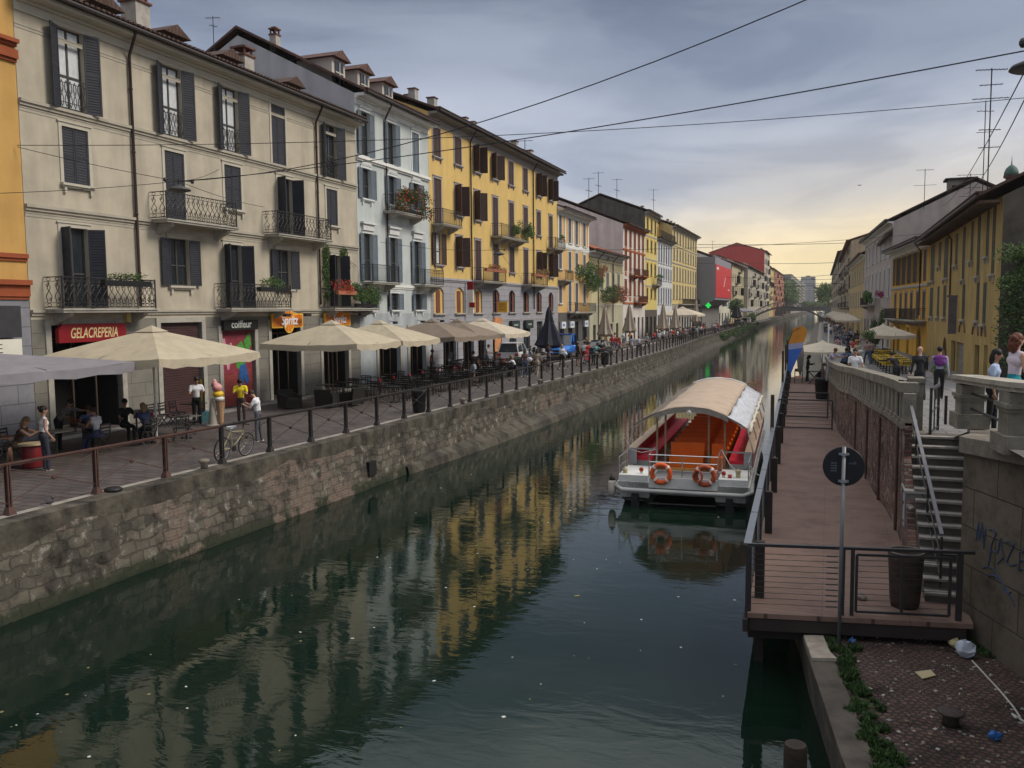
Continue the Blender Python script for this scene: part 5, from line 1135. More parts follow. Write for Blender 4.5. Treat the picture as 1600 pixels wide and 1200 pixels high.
# ---------------------------------------------------------------- 5 low pale house
m_lem = paint('lemon_plaster', (.50, .45, .27), .2, .1)
U5 = [93.6, 96.4, 99.2, 102.0, 104.8]; w5 = [(u, 1.1, 6.4, 8.4) for u in U5]
g5 = [(92.6, 93.8, .4, 2.4), (95.2, 96.4, .4, 2.4), (97.7, 99.1, -.1, 4.2), (100.6, 101.8, .4, 2.4), (103.6, 104.8, .4, 2.4)]
R5 = building('lemon_house', 'low lemon coloured house with a red tiled roof and ornamental frieze', LT, 91.02, 107.3, 10.5, m_lem, paint('pale_lemon_base', (.40, .38, .28), .25), 4.6, ops=[op(*w) for w in w5]+g5, rise=3.4, arches=[(97.7, 99.1, 4.2, .6)])
for w in w5: window(R5, LT, *w, mode='c', sh='bluegrey', n=False, sur='stone', sill=True)
for i, g in enumerate(g5): shop(R5, LT, *g, 'roller' if i == 2 else 'glass', col=mat('orange_panel', (.35, .13, .04), .7) if i == 2 else None)
b = mbT(LT)
for k in range(26): u = 91.6+k*.6; b.box(u-.12, u+.12, .001, .05, 8.75, 9.5)
b.box(91.1, 107.2, .001, .09, 9.55, 9.7); b.box(91.1, 107.2, .001, .06, 8.6, 8.72); b.slab([(98.3, .06, 9.7), (100.1, .06, 9.7), (99.2, .06, 10.25)], (0, .06, 0))
b.build('frieze', mat('frieze', (.30, .27, .19), .85, .15), R5); band(R5, LT, 91.03, 107.2, 4.7, .1, .06)
roof(R5, LT, 91.02, 107.3, 10.5, 9.5, 3.4, 19, M['tileR'], .9, M['white'], chim=((93.5, -1.5, .3, .5, 'brickp'),)); pipe(R5, LT, 94.6, 10.5, .2, ov=.9); pipe(R5, LT, 101.6, 10.5, 2.6, ov=.9)
# ---------------------------------------------------------------- generic rows for the houses further along
def rowhouse(name, label, T, u0, u1, ze, wallm, n, rows, sh, sur, ground=None, base=None, zb=3.6, roofm=None, modes='c', balc=(), side=None, chim=(), rise=3.8, tp='glass', cornice=None, ww=1.1, depth=19, ov=.7, ridge=9.5, sill=True):
    us = [lerp((i+.5)/n, u0+.2, u1-.2) for i in range(n)]
    ops = [op(u, ww, z0, z1) for u in us for z0, z1 in rows]; g = []
    if ground: g = [(u-ground[0]/2, u+ground[0]/2, -.1, ground[1]) for u in us]
    r = building(name, label, T, u0, u1, ze, wallm, base, zb if base else None, ops=ops+g, side=side, rise=rise, depth=depth, ridge=ridge)
    k = 0
    for u in us:
        for z0, z1 in rows:
            window(r, T, u, ww, z0, z1, modes[k % len(modes)], sh, False, sur, sill); k += 1
    for q in g: shop(r, T, *q, tp)
    for (a, c, z) in balc: balcony(r, T, a, c, z, .8, .95)
    roof(r, T, u0, u1, ze, ridge, rise, depth, roofm or M['tile'], ov, cornice, chim=chim)
    return r
R6 = rowhouse('red_striped_house', 'white house with brick red window surrounds and red balconies', LT, 107.32, 121.2, 14.85, paint('white_plaster', (.56, .52, .49), .12), 5, [(12.1, 14.3), (9.0, 11.5), (5.8, 7.8)], 'rust', 'red', (1.2, 3.0), side=paint('pale_party_wall', (.60, .58, .55), .22), modes='c', cornice=mat('red_cornice', (.33, .10, .035), .8), sill=False)
b = mbT(LT)
for u in [lerp((i+.5)/5, 107.5, 121.0) for i in range(5)]:
    for z0, z1 in ((11.6, 12.05), (8.4, 8.95), (5.2, 5.7)): b.box(u-.55, u+.55, .001, .045, z0, z1)
for z in (11.7, 4.9, 14.55): b.box(107.34, 121.18, .001, .07, z-.12, z+.12)
b.build('red_trim', mat('red_trim', (.33, .10, .035), .8, .1), R6)
m_redbal = mat('red_balcony', (.26, .075, .03), .7, .15)
for a, c, z in ((110.9, 114.2, 8.5), (116.6, 120, 8.6), (113.6, 119.6, 5.0)):
    balcony(R6, LT, a, c, z, .8, .9, m_slab=MATS['red_trim']); b = mbT(LT); b.box(a+.06, c-.06, .70, .72, z+.05, z+.8); b.build('balcony_panel', m_redbal, R6)
R7 = rowhouse('narrow_yellow_house', 'tall narrow yellow house with a dark bare side wall', LT, 121.22, 130.4, 17.8, paint('lemon_yellow_plaster', (.58, .47, .17), .15), 3, [(15.2, 17.1), (12.45, 14.0), (9.0, 10.65), (5.7, 7.1)], 'olive', 'yel', (1.4, 3.0), mat('shop_base_dark', (.08, .07, .06), .8), zb=4.0, side=mat('dark_side_wall', (.10, .09, .08), .95, .35, .8, .2, 20, streak=.4), modes='c', balc=((126.3, 130.2, 7.7),), cornice=M['stone'], chim=((124, -1, .4, .4, 'brickp'), (128.5, -1, .4, .4, 'brickp')), depth=13, ridge=6.5, rise=2.5)
for z in (11.3, 14.6, 7.5): band(R7, LT, 121.3, 130.3, z, .12, .06, MATS['surround_stone'])
R8 = rowhouse('white_grey_house', 'white house with blue grey shutters and an ochre attic terrace', LT, 130.42, 143.7, 14.8, paint('cool_white_plaster', (.56, .57, .58), .12), 6, [(11.2, 14.1), (8.6, 10.5), (4.9, 7.4)], 'greybl', 'white', (1.3, 3.2), modes='c', rise=.6, cornice=M['stone'])
b = mbT(LT); b.box(130.5, 143.6, -9, -2.2, 15.0, 18.6, 0)
for i in range(5): b.box(131.5+2.5*i, 132.5+2.5*i, -2.2, -2.15, 15.4, 17.6, 1)
b.slab([(130.4, -1.6, 18.6), (143.7, -1.6, 18.6), (143.7, -6, 19.6), (130.4, -6, 19.6)], (0, 0, .15), 2)
b.build('attic_storey', [paint('orange_attic', (.50, .30, .11)), M['glass'], M['tile']], R8); balcony(R8, LT, 130.6, 143.4, 14.98, .6, 1.0)
weeds_l = []
R9 = rowhouse('long_sand_house', 'long sand yellow house with grey shutters in four even rows', LT, 143.72, 172, 17.8, paint('sand_yellow_plaster', (.58, .455, .20), .12), 9, [(15.2, 17.1), (12.4, 14.2), (8.9, 11.1), (5.8, 8.1)], 'greybl', 'stone', (1.7, 4.0), paint('grey_stone_base', (.30, .29, .27), .2), zb=4.6, modes='c', cornice=M['stone'], chim=[(146+3.2*i, -1.2, .4, .5, 'brickp') for i in range(8)])
for z in (14.7, 4.9, 11.8): band(R9, LT, 143.8, 171.9, z, .14, .1, MATS['surround_stone'])
balcony(R9, LT, 150, 171.6, 4.9, .8, .95, nbr=8)
# grey modern block with red panel and pharmacy cross
RX = thing('modern_block', 'grey cantilevered modern block with a red panel towards the canal', 'building', (XF, 172, 0))
b = mbT(LT); b.box(172.3, 201, -12, 3.5, 5.85, 14.2); b.slab([(172.3, -1, 5.85), (172.3, 3.5, 5.85), (172.3, -1, 3.6)], (28.7, 0, 0)); b.build('cantilever', mat('grey_cladding', (.22, .215, .25), .6, .06, .3), RX)
b = mbT(LT); b.box(172.5, 200.8, -12, 1.0, -.3, 5.84); b.build('ground_floor', mat('rusticated_grey', (.17, .16, .155), .8, .3, 1.5, .4, bands=('Y', .9)), RX)
b = mbT(LT); b.box(172.6, 200.7, 3.502, 3.62, 6.3, 12.8); b.build('red_panel', mat('red_cladding', (.50, .035, .045), .5, .05, .4), RX)
b = mbT(LT); b.slab([(186, 3.625, 8.6), (186.5, 3.625, 8.6), (189.5, 3.625, 10.6), (189.0, 3.625, 10.6)], (0, .02, 0)); b.box(174, 177, 3.625, 3.64, 11.8, 12.3); b.box(194, 197, 3.625, 3.64, 8.0, 8.2); b.build('panel_marks', M['white'], RX)
b = mbT(LT); b.box(172.28, 172.299, -12, 3.4, 12.9, 12.95); b.box(172.28, 172.299, -2.5, -2.4, 5.9, 14.1); b.build('cladding_joint', m_joint, RX)
b = mbT(LT); b.box(172.4, 172.49, -2.6, -1.4, -.1, 2.6); b.box(172.4, 172.49, -9, -4, -.1, 3.0); b.build('doorway', M['dark'], RX)
cr_ = thing('pharmacy_cross', 'lit green pharmacy cross under the grey modern block', 'sign', (XF+2.4, 171, 4.7))
b = MB(); b.box(XF+1.9, XF+2.9, 170.9, 171.1, 4.53, 4.90); b.box(XF+2.2, XF+2.6, 170.9, 171.1, 4.2, 4.529); b.box(XF+2.2, XF+2.6, 170.9, 171.1, 4.901, 5.23)
b.build('cross', mat('lit_green', (.02, .75, .10), .5, 0, emit=.8), cr_)
b = MB(); b.box(XF+2.3, XF+2.5, 171.1, 172.4, 4.6, 4.8); b.build('arm', M['iron'], cr_)
# farther left houses
def FT(x): return Matrix(((0, 1, 0, x), (1, 0, 0, 0), (0, 0, 1, 0), (0, 0, 0, 1)))
far = [('white_balcony_house', 'white house with tall windows just past the grey modern block', -24, 203, 228, 15.2, (.56, .54, .46), 4, 'bluegrey', 'white'),
 ('awning_house', 'sand coloured house with dark awnings and cluttered balconies', -23.6, 228.2, 262, 15.6, (.46, .40, .27), 6, 'olive', 'stone'),
 ('grey_beige_house', 'grey beige house below the red gable', -22.5, 262.2, 330.8, 16.3, (.40, .37, .31), 9, 'brown', 'stone'),
 ('red_gable_house', 'tallest far house with a plain red gable end', -22.6, 331, 362, 25.0, (.50, .44, .36), 6, 'greybl', 'white'),
 ('yellow_far_house', 'small bright yellow house beyond the red gable', -25.6, 385, 440, 22.5, (.50, .42, .20), 6, 'brown', 'stone'),
 ('russet_far_house', 'russet house at the end of the near row on the left', -26.4, 440.2, 560, 23.5, (.33, .14, .09), 9, 'brown', 'stone')]
for nm, lb, x, a, c, ze, col, n, sh, su in far:
    nr = int((ze-4)/3.2); rows = [(4.6+3.15*i, 6.7+3.15*i) for i in range(nr)]
    rr = rowhouse(nm, lb, FT(x), a, c, ze, paint(nm+'_plaster', col, .2), n, rows, sh, su, (2.0, 3.0), roofm=M['tileR'] if n != 4 else M['tile'], modes='cocac', side=paint('red_gable_paint', (.42, .07, .065), .08, .05) if 'red_gable' in nm else None, chim=[(a+4+5*i, -1.5, .6, .7, 'brickp') for i in range(3)], balc=[(a+2+k*7, a+6+k*7, 4.5+3.15*(1+k % 3)) for k in range(max(1, int((c-a)/9)))], rise=3.1 if 'red_gable' in nm else 3.6, ww=1.5, sill=False, depth=20 if 'red_gable' in nm else 19, ridge=10 if 'red_gable' in nm else 9.5)
def aptblock(name, label, x0, x1, y0, y1, z, col, nx, nz, face='x'):
    r = thing(name, label, 'building', ((x0+x1)/2, y0, 0)); m_ = paint(name+'_render', col, .2)
    b = MB(); b.box(x0, x1, y0, y1, -.5, z); b.box(x0-.4, x1+.4, y0-.4, y1+.4, z, z+.5); b.box((x0+x1)/2-3, (x0+x1)/2+3, y0+4, y0+10, z+.5, z+2.8); b.build('wall', m_, r)
    b = MB()
    for k in range(nz):
        zz = 3+(z-4)*k/nz
        for i in range(nx):
            y = lerp((i+.5)/nx, y0, y1); wy = (y1-y0)/nx*.22
            b.box(x1+.02, x1+.06, y-wy, y+wy, zz, zz+1.5)
        for i in range(max(2, int((x1-x0)/5))):
            x = lerp((i+.5)/max(2, int((x1-x0)/5)), x0, x1); b.box(x-.8, x+.8, y0-.06, y0-.02, zz, zz+1.5)
    b.build('windows', mat('far_window', (.06, .065, .075), .3, .2), r)
    b = MB()
    for k in range(nz): zz = 2.6+(z-4)*k/nz; b.box(x1+.001, x1+1.1, y0+2, y0+(y1-y0)*.4, zz, zz+.9); b.box(x1+.001, x1+1.1, y0+(y1-y0)*.6, y1-2, zz, zz+.9)
    b.build('balconies', paint(name+'_balc', tuple(c*.8 for c in col)), r)
aptblock('apartment_block', 'long grey apartment block beyond the left trees', -60, -26, 660, 900, 28, (.27, .26, .24), 26, 8)
aptblock('apartment_block', 'pinkish apartment block behind the long grey one', -60, -26, 920, 1100, 31, (.33, .25, .22), 16, 8)
aptblock('tower_block', 'distant low grey block left of the far towers', -62, -36, 1250, 1290, 34, (.22, .23, .27), 5, 9)
aptblock('tower_block', 'tallest distant grey tower over the end of the canal', -44, -22, 1500, 1530, 54, (.20, .22, .27), 4, 14)
aptblock('tower_block', 'pale low slab beside the tallest distant tower', -18, 2, 1550, 1570, 30, (.40, .42, .44), 4, 7)
# ---------------------------------------------------------------- right bank
RT1 = frame((7.2, 0), (7.2, 10), -1); RT1 = Matrix(((0, -1, 0, 7.2), (1, 0, 0, 0), (0, 0, 1, 0), (0, 0, 0, 1)))
m_oli = paint('olive_yellow_plaster', (.42, .30, .115), .22, .14)
wr = [(71.3, 2.6, 6.0, 8.7, 1), (67.0, 1.6, 6.9, 8.6, 1), (63.4, 2.2, 5.95, 8.65, 1), (58.6, 1.2, 6.6, 8.5, 0), (55.5, 1.1, 5.65, 8.65, 0), (52.6, .9, 6.55, 8.7, 0), (50.3, 1.0, 5.65, 8.75, 0), (47.7, .85, 6.5, 8.8, 0), (46.0, .9, 5.6, 8.8, 0),
      (71.35, 2.2, 3.35, 5.5, 1), (67.1, 1.3, 3.4, 5.5, 1), (63.5, 1.6, 3.4, 5.5, 1), (55.0, 1.2, 3.35, 5.35, 0), (50.0, 1.0, 3.35, 5.36, 0), (47.9, 1.0, 3.2, 5.25, 0)]
gr = [(61.6, 64.0, -.2, 2.1), (57.6, 59.6, -.2, 2.0), (54.3, 57.3, -.2, 2.0), (48.9, 50.4, -.2, 2.1), (46.5, 47.6, -.2, 2.2)]
Q1 = building('olive_yellow_house', 'long low olive yellow house with dark shutters on the right bank', RT1, 43.9, 73.7, 9.0, m_oli, None, None, ops=[op(*w[:4]) for w in wr]+gr, arches=[(61.6, 64.0, 2.1, .9)], side=mat('dark_gable_render', (.085, .072, .06), .95, .35, 1, .2, 20), depth=12, ridge=6, rise=2.9)
for u, w, z0, z1, k in wr: window(Q1, RT1, u, w, z0, z1, 'c', 'olive' if not (u < 48 and z0 < 5) else 'greenb', True, None, True)
for i, g in enumerate(gr): shop(Q1, RT1, *g, 'door' if i != 2 else 'roller', col=mat('pale_poster_shutter', (.22, .21, .19), .8, .5, 4) if i == 2 else None)
b = mbT(RT1)
for uc, zc, w in ((55.0, 2.6, 2.2), (50.2, 2.6, 1.9), (47.7, 2.6, 1.2)):
    P_ = [(uc+w/2*cos(pi*i/12), .02, zc+.62*sin(pi*i/12)) for i in range(13)]; b.tube(P_, .07, 5)
b.build('blind_arch', mat('arch_brick', (.14, .08, .045), .9, .3), Q1)
b = mbT(RT1); b.box(57.2, 57.26, .05, .5, 2.45, 4.65); b.box(57.15, 57.31, .02, .6, 4.65, 4.75); tag(b.build('hanging_banner', [mat('banner_grey', (.13, .11, .12), .7, .3, 2)]), 'tall dark banner hanging out from the olive yellow house', 'banner')
pipe(Q1, RT1, 60.2, 9.0, 3.2, m=M['rust']); roof(Q1, RT1, 43.9, 73.7, 9.0, 6, 2.9, 12, M['tile'], 1.0, None, chim=((49, -3.0, .5, .6, 'brick'), (52, -2.5, .4, .5, 'brick')))
b = mbT(RT1); b.box(59.0, 63.5, -3.6, -1.6, 9.3, 10.6, 0); b.slab([(58.6, -1.1, 10.5), (63.9, -1.1, 10.5), (63.9, -4.0, 11.1), (58.6, -4.0, 11.1)], (0, 0, .14), 1); b.build('raised_roof', [mat('attic_brown', (.12, .08, .06), .9), M['tileR']], Q1)
# dark eaves beams
for i in range(42): b = mbT(RT1); u = 44.1+i*.7; b.box(u-.05, u+.05, .0, .95, 8.72, 8.84); b.build('rafter_end', M['wood'], Q1)
def RT(p0, p1):
    t = (Vector((*p1, 0))-Vector((*p0, 0))).normalized(); n = Vector((-t.y, t.x, 0))
    return Matrix(((t.x, n.x, 0, p0[0]), (t.y, n.y, 0, p0[1]), (0, 0, 1, 0), (0, 0, 0, 1))), (Vector(p1)-Vector(p0)).length
T2, L2 = RT((7.2, 73.75), (5.75, 92))
u2_ = [1.6, 4.4, 7.2, 10.0, 12.8, 15.9]
Q2 = building('bright_yellow_house', 'bright yellow house with brown shutters and a long iron balcony on the right bank', T2, 0, L2, 9.3, paint('deep_yellow_plaster', (.58, .33, .055), .12), None, None, ops=[op(u, 1.25, 6.1, 8.6) for u in u2_]+[op(u, 1.1, 3.1, 5.3) for u in u2_]+[(2.5, 4.4, -.1, 2.4), (8, 9.2, -.1, 2.3), (13, 14.5, -.1, 2.3)], arches=[(2.5, 4.4, 2.4, .8)], depth=12, ridge=6, rise=2.6)
for u in u2_: window(Q2, T2, u, 1.25, 6.1, 8.6, 'o' if u > 3 else 'c', 'brown', False, 'stone', False, ang=176); window(Q2, T2, u, 1.1, 3.1, 5.3, 'c', 'brown', False, 'greyv', False)
for g in ((2.5, 4.4, -.1, 2.4), (8, 9.2, -.1, 2.3), (13, 14.5, -.1, 2.3)): shop(Q2, T2, *g, 'door')
band(Q2, T2, 0, L2, 5.85, .16, .1, MATS['surround_stone']); balcony(Q2, T2, .3, 8.0, 3.0, .9, .95, nbr=4); balcony(Q2, T2, 9.5, 16.5, 3.0, .9, .95, nbr=4)
pipe(Q2, T2, 3.1, 9.3, 3.4); roof(Q2, T2, 0, L2, 9.3, 6, 2.6, 12, M['tile'], .95, M['white'])
T3, L3 = RT((5.75, 92.05), (4.3, 122))
Q3 = rowhouse('pinkish_white_house', 'pinkish white house with a wide pale eave on the right bank', T3, 0, L3, 12.4, paint('pinkish_white', (.42, .36, .33), .2), 7, [(9.2, 11.4), (5.2, 8.0)], 'greyv' if 0 else 'greybl', 'white', (1.7, 2.6), modes='c', cornice=M['white'], balc=((16, 26, 4.3),), roofm=M['tile'], depth=14, ridge=7, rise=3.4)
pg = thing('pink_gable_house', 'tall pink gabled house with one small window rising behind the bright yellow house', 'building', (9, 96, 0))
b = MB(); b.slab([(5.9, 93, -.3), (18.5, 93, -.3), (18.5, 93, 9.5), (12.6, 93, 14.6), (10.8, 93, 14.2), (5.9, 93, 11.2)], (0, 26, 0)); b.build('wall', paint('salmon_plaster', (.48, .31, .25), .2), pg)
b = MB(); b.box(8.9, 10.0, 92.86, 92.98, 10.2, 11.8, 0); b.box(9.03, 9.42, 92.8, 92.87, 10.35, 10.95, 1); b.box(9.48, 9.87, 92.8, 92.87, 10.35, 10.95, 1); b.box(9.03, 9.42, 92.8, 92.87, 11.02, 11.62, 1); b.box(9.48, 9.87, 92.8, 92.87, 11.02, 11.62, 1); b.build('window', [M['trim'], M['glass']], pg)
b = MB(); b.slab([(5.0, 92.6, 10.9), (10.8, 92.6, 14.35), (10.8, 92.6, 14.7), (5.0, 92.6, 11.25)], (0, 27, 0)); b.slab([(10.8, 92.6, 14.35), (19, 92.6, 9.3), (19, 92.6, 9.65), (10.8, 92.6, 14.7)], (0, 27, 0)); ro = b.build('roof', M['tile'], pg)
b = MB(); b.box(10.6, 12.8, 93.5, 95, 13.4, 16.2, 0); b.box(10.3, 13.1, 93.3, 95.2, 16.2, 16.4, 1); b.box(10.9, 12.5, 93.46, 93.5, 15.2, 15.7, 1); b.build('chimney', [mat('chimney_conc', (.2, .18, .16), .9, .3), M['dark']], ro)
T4, L4 = RT((4.3, 122.05), (3.4, 160))
Q4 = rowhouse('far_ochre_house', 'pale ochre house with a red roof farther along the right bank', T4, 0, L4, 11.0, paint('pale_ochre', (.48, .37, .20), .2), 8, [(7.4, 9.5), (4.2, 6.2)], 'brown', 'stone', (1.6, 2.6), modes='c', cornice=M['white'], roofm=M['tileR'], depth=14, ridge=7, rise=3.2)
T5, L5 = RT((3.4, 160.05), (2.6, 240))
Q5 = rowhouse('balcony_house', 'tall sand coloured house stacked with balconies on the right bank', T5, 0, L5, 15.5, paint('sand_render', (.42, .36, .24), .25), 14, [(4.2+3.3*i, 6.4+3.3*i) for i in range(3)]+[(13.9, 15.0)], 'brown', 'stone', (1.8, 2.8), modes='coccc', balc=[(3+9*i, 8+9*i, 4.1+3.3*(i % 3)) for i in range(8)]+[(8+11*i, 13+11*i, 4.1+3.3*((i+2) % 3)) for i in range(6)], roofm=M['tileR'], depth=14, ridge=7, rise=2.2)
T6, L6 = RT((2.6, 240.05), (1.0, 420))
Q6 = rowhouse('far_right_block', 'farthest sand coloured block on the right bank', T6, 0, L6, 18.5, paint('grey_sand_render', (.38, .33, .25), .25), 22, [(4.2+3.4*i, 6.4+3.4*i) for i in range(4)], 'brown', 'stone', (1.8, 2.8), modes='coccc', depth=14, ridge=7, rise=2)
tw = thing('lantern_turret', 'brick lantern turret with a green copper dome above the right roofs', 'turret', (13.6, 80, 9))
b = MB(); b.box(12.8, 14.4, 79.2, 80.8, 9, 12.9); b.box(12.7, 14.5, 79.1, 80.9, 12.9, 13.1); b.lathe([(.40, 13.1), (.40, 14.35), (.56, 14.38), (.58, 14.55)], (13.6, 80, 0), 8); b.build('shaft', mat('turret_brick', (.10, .055, .045), .9, .3), tw)
b = MB()
for k in range(8):
    a = pi/8+k*pi/4; b.cb((13.6+.39*cos(a), 80+.39*sin(a), 13.75), (.05, .09, .38), 0, rotz(a))
b.build('opening', M['dark'], tw)
b = MB(); b.lathe([(.55, 14.55), (.53, 14.8), (.42, 15.1), (.22, 15.32), (.06, 15.42), (.03, 15.7), (.012, 16.1)], (13.6, 80, 0), 16); b.build('dome', mat('verdigris', (.06, .11, .09), .7, .35, 5), tw, True)
# pedestrian bridge far down the canal
br = thing('footbridge', 'arched iron footbridge with a lattice parapet crossing the canal far away', 'bridge', (-12, 262, 0))
def bz(x): k = (x+21.5)/20; return 1.2+3.4*(1-(2*k-1)**2)
b = MB(); xs = [-22.5+.7*i for i in range(32)]
for a, c in zip(xs, xs[1:]):
    b._a([(a, 260, bz(a)), (c, 260, bz(c)), (c, 265, bz(c)), (a, 265, bz(a)), (a, 260, bz(a)-.5), (c, 260, bz(c)-.5), (c, 265, bz(c)-.5), (a, 265, bz(a)-.5)], [(0, 1, 2, 3), (4, 7, 6, 5), (0, 4, 5, 1), (3, 2, 6, 7)])
b.box(-24.5, -21.3, 258, 267, -2, 1.2); b.box(-2.6, .8, 258, 267, -2, 1.2)
b.build('deck', mat('bridge_grey', (.12, .12, .12), .8, .2), br)
for y in (260, 265):
    b = MB()
    for a, c in zip(xs[::2], xs[1::2]+[xs[-1]]): b.beam((a, y, bz(a)), (c, y, bz(c)+1.2), .12, .1); b.beam((c, y, bz(c)+1.2), (c+.7, y, bz(c+.7)), .12, .1)
    for a, c in zip(xs, xs[1:]): b.beam((a, y, bz(a)+1.25), (c, y, bz(c)+1.25), .14, .14)
    b.build('parapet', mat('bridge_rail', (.18, .175, .17), .6, .2), br)
br2 = thing('flat_bridge', 'low flat road bridge beyond the arched footbridge', 'bridge', (-12, 470, 0))
b = MB(); b.box(-26, 4, 470, 478, 2.4, 3.3); b.box(-26, 4, 470, 470.3, 3.3, 4.4); b.box(-29, -22.6, 470, 478, -2, 2.4); b.box(-2, 3, 470, 478, -2, 2.4); b.build('deck', MATS['bridge_grey'], br2)
# ================================================================== STREET FURNITURE AND PEOPLE
def rl(y): return rail_x(y)
root = thing('quay_railing', 'iron railing with crossed braces along the left side of the canal', 'railing', (rl(8), 8, 0))
PY = [8.6+2.06*i for i in range(3)]+[14.86+2.055*i for i in range(92)]
m_rustpost = mat('rusty_post', (.075, .037, .030), .7, .3, 6, .3, 40); m_blkpost = mat('black_post', (.028, .024, .024), .55, .25, 6, .15, 40)
for y in PY:
    x = rl(y); b = MB(); h = 1.05
    b.box(x-.05, x+.05, y-.012, y+.012, .1, h); b.box(x-.05, x-.036, y-.045, y+.045, .1, h); b.box(x+.036, x+.05, y-.045, y+.045, .1, h)
    b._a([(x-.1, y-.1, .0), (x+.1, y-.1, .0), (x+.1, y+.1, .0), (x-.1, y+.1, .0), (x-.055, y-.05, .17), (x+.055, y-.05, .17), (x+.055, y+.05, .17), (x-.055, y+.05, .17)], [(4, 5, 6, 7), (0, 1, 5, 4), (1, 2, 6, 5), (2, 3, 7, 6), (3, 0, 4, 7)])
    b.build('post', m_rustpost if y < 18 else m_blkpost, root)
def railrun(name, f, mats, lo, hi):
    b = MB()
    for y0, y1 in zip(PY, PY[1:]):
        if lo <= y0 < hi: f(b, y0, y1)
    b.build(name, mats, root)
def toprail(b, y0, y1): b.beam((rl(y0), y0, 1.06), (rl(y1), y1, 1.06), .07, .035); b.beam((rl(y0), y0, 1.025), (rl(y1), y1, 1.025), .025, .035)
def braces(b, y0, y1):
    x0, x1 = rl(y0), rl(y1)
    b.tube([(x0+.02, y0+.05, .95), (x1+.02, y1-.05, .25)], .011, 5); b.tube([(x0-.02, y0+.05, .25), (x1-.02, y1-.05, .95)], .011, 5)
    b.lathe([(.01, -.03), (.05, -.02), (.05, .02), (.01, .03)], ((x0+x1)/2, (y0+y1)/2, .6), 10, 0, Matrix.Rotation(radians(90), 3, 'Y'))
for lo, hi, m_ in ((0, 18, m_rustpost), (18, 400, m_blkpost)): railrun('top_rail', toprail, m_, lo, hi); railrun('brace', braces, m_, lo, hi)
for y, lab in ((18.2, 'squat iron mooring bollard below the leaning bicycle'), (34.6, 'squat iron mooring bollard on the kerb past the first litter bin'), (45.2, 'squat iron mooring bollard on the kerb below the strolling people')):
    lathe_thing('quay_bollard', lab, 'bollard', [(.10, 0), (.09, .12), (.14, .17), (.15, .22), (.10, .25), (.02, .255)], (left_edge(y)-.42, y, .02), M['stoneD'], 14)
lathe_thing('ground_lamp', 'flat round lamp housing at the foot of a rusty railing post', 'lamp', [(.2, 0), (.2, .05), (.15, .08), (.02, .085)], (left_edge(15.2)-.4, 15.2, .02), M['black'], 18)
b = MB(); b.ell((left_edge(13.6)-.55, 13.6, .10), (.06, .11, .06), 10, 6); b.ell((left_edge(13.6)-.55, 13.69, .17), (.035, .045, .035), 8, 5); b.slab([(left_edge(13.6)-.58, 13.52, .10), (left_edge(13.6)-.52, 13.52, .10), (left_edge(13.6)-.52, 13.40, .08), (left_edge(13.6)-.58, 13.40, .08)], (0, 0, .015))
b.tube([(left_edge(13.6)-.57, 13.62, .05), (left_edge(13.6)-.57, 13.63, 0)], .006, 4); b.tube([(left_edge(13.6)-.53, 13.62, .05), (left_edge(13.6)-.53, 13.63, 0)], .006, 4)
tag(b.build('pigeon', mat('pigeon_grey', (.05, .045, .05), .8, .4, 20), None, True), 'dark pigeon on the kerb between two rusty railing posts', 'pigeon')
def bin_(name, label, x, y, z=0, h=.95, r=.30, m_=None):
    root = thing(name, label, 'litter bin', (x, y, z)); b = MB(); b.lathe([(r*.78, .03), (r*.85, .1), (r, h*.85), (r*1.04, h*.86), (r*1.04, h*.95), (r*.9, h*.96), (r*.85, h*.8), (.02, h*.78)], (x, y, z), 16); b.build('body', m_ or M['black'], root, True)
    b = MB(); b.tube([(x+r*1.02*cos(a*pi/12), y+r*1.02*sin(a*pi/12), z+h*.96) for a in range(24)], .02, 5, closed=True); b.build('rim', mat('bin_rim', (.05, .07, .065), .4), root)
bin_('litter_bin', 'dark litter bin between railing posts in front of the empty cafe chairs', -15.55, 31.2); bin_('litter_bin', 'dark litter bin by the railing past the people with bicycles', -15.6, 62.4)
bin_('litter_bin', 'black litter bin at the far end of the landing stage', -.25, 48.8, -.8, 1.15, .38)
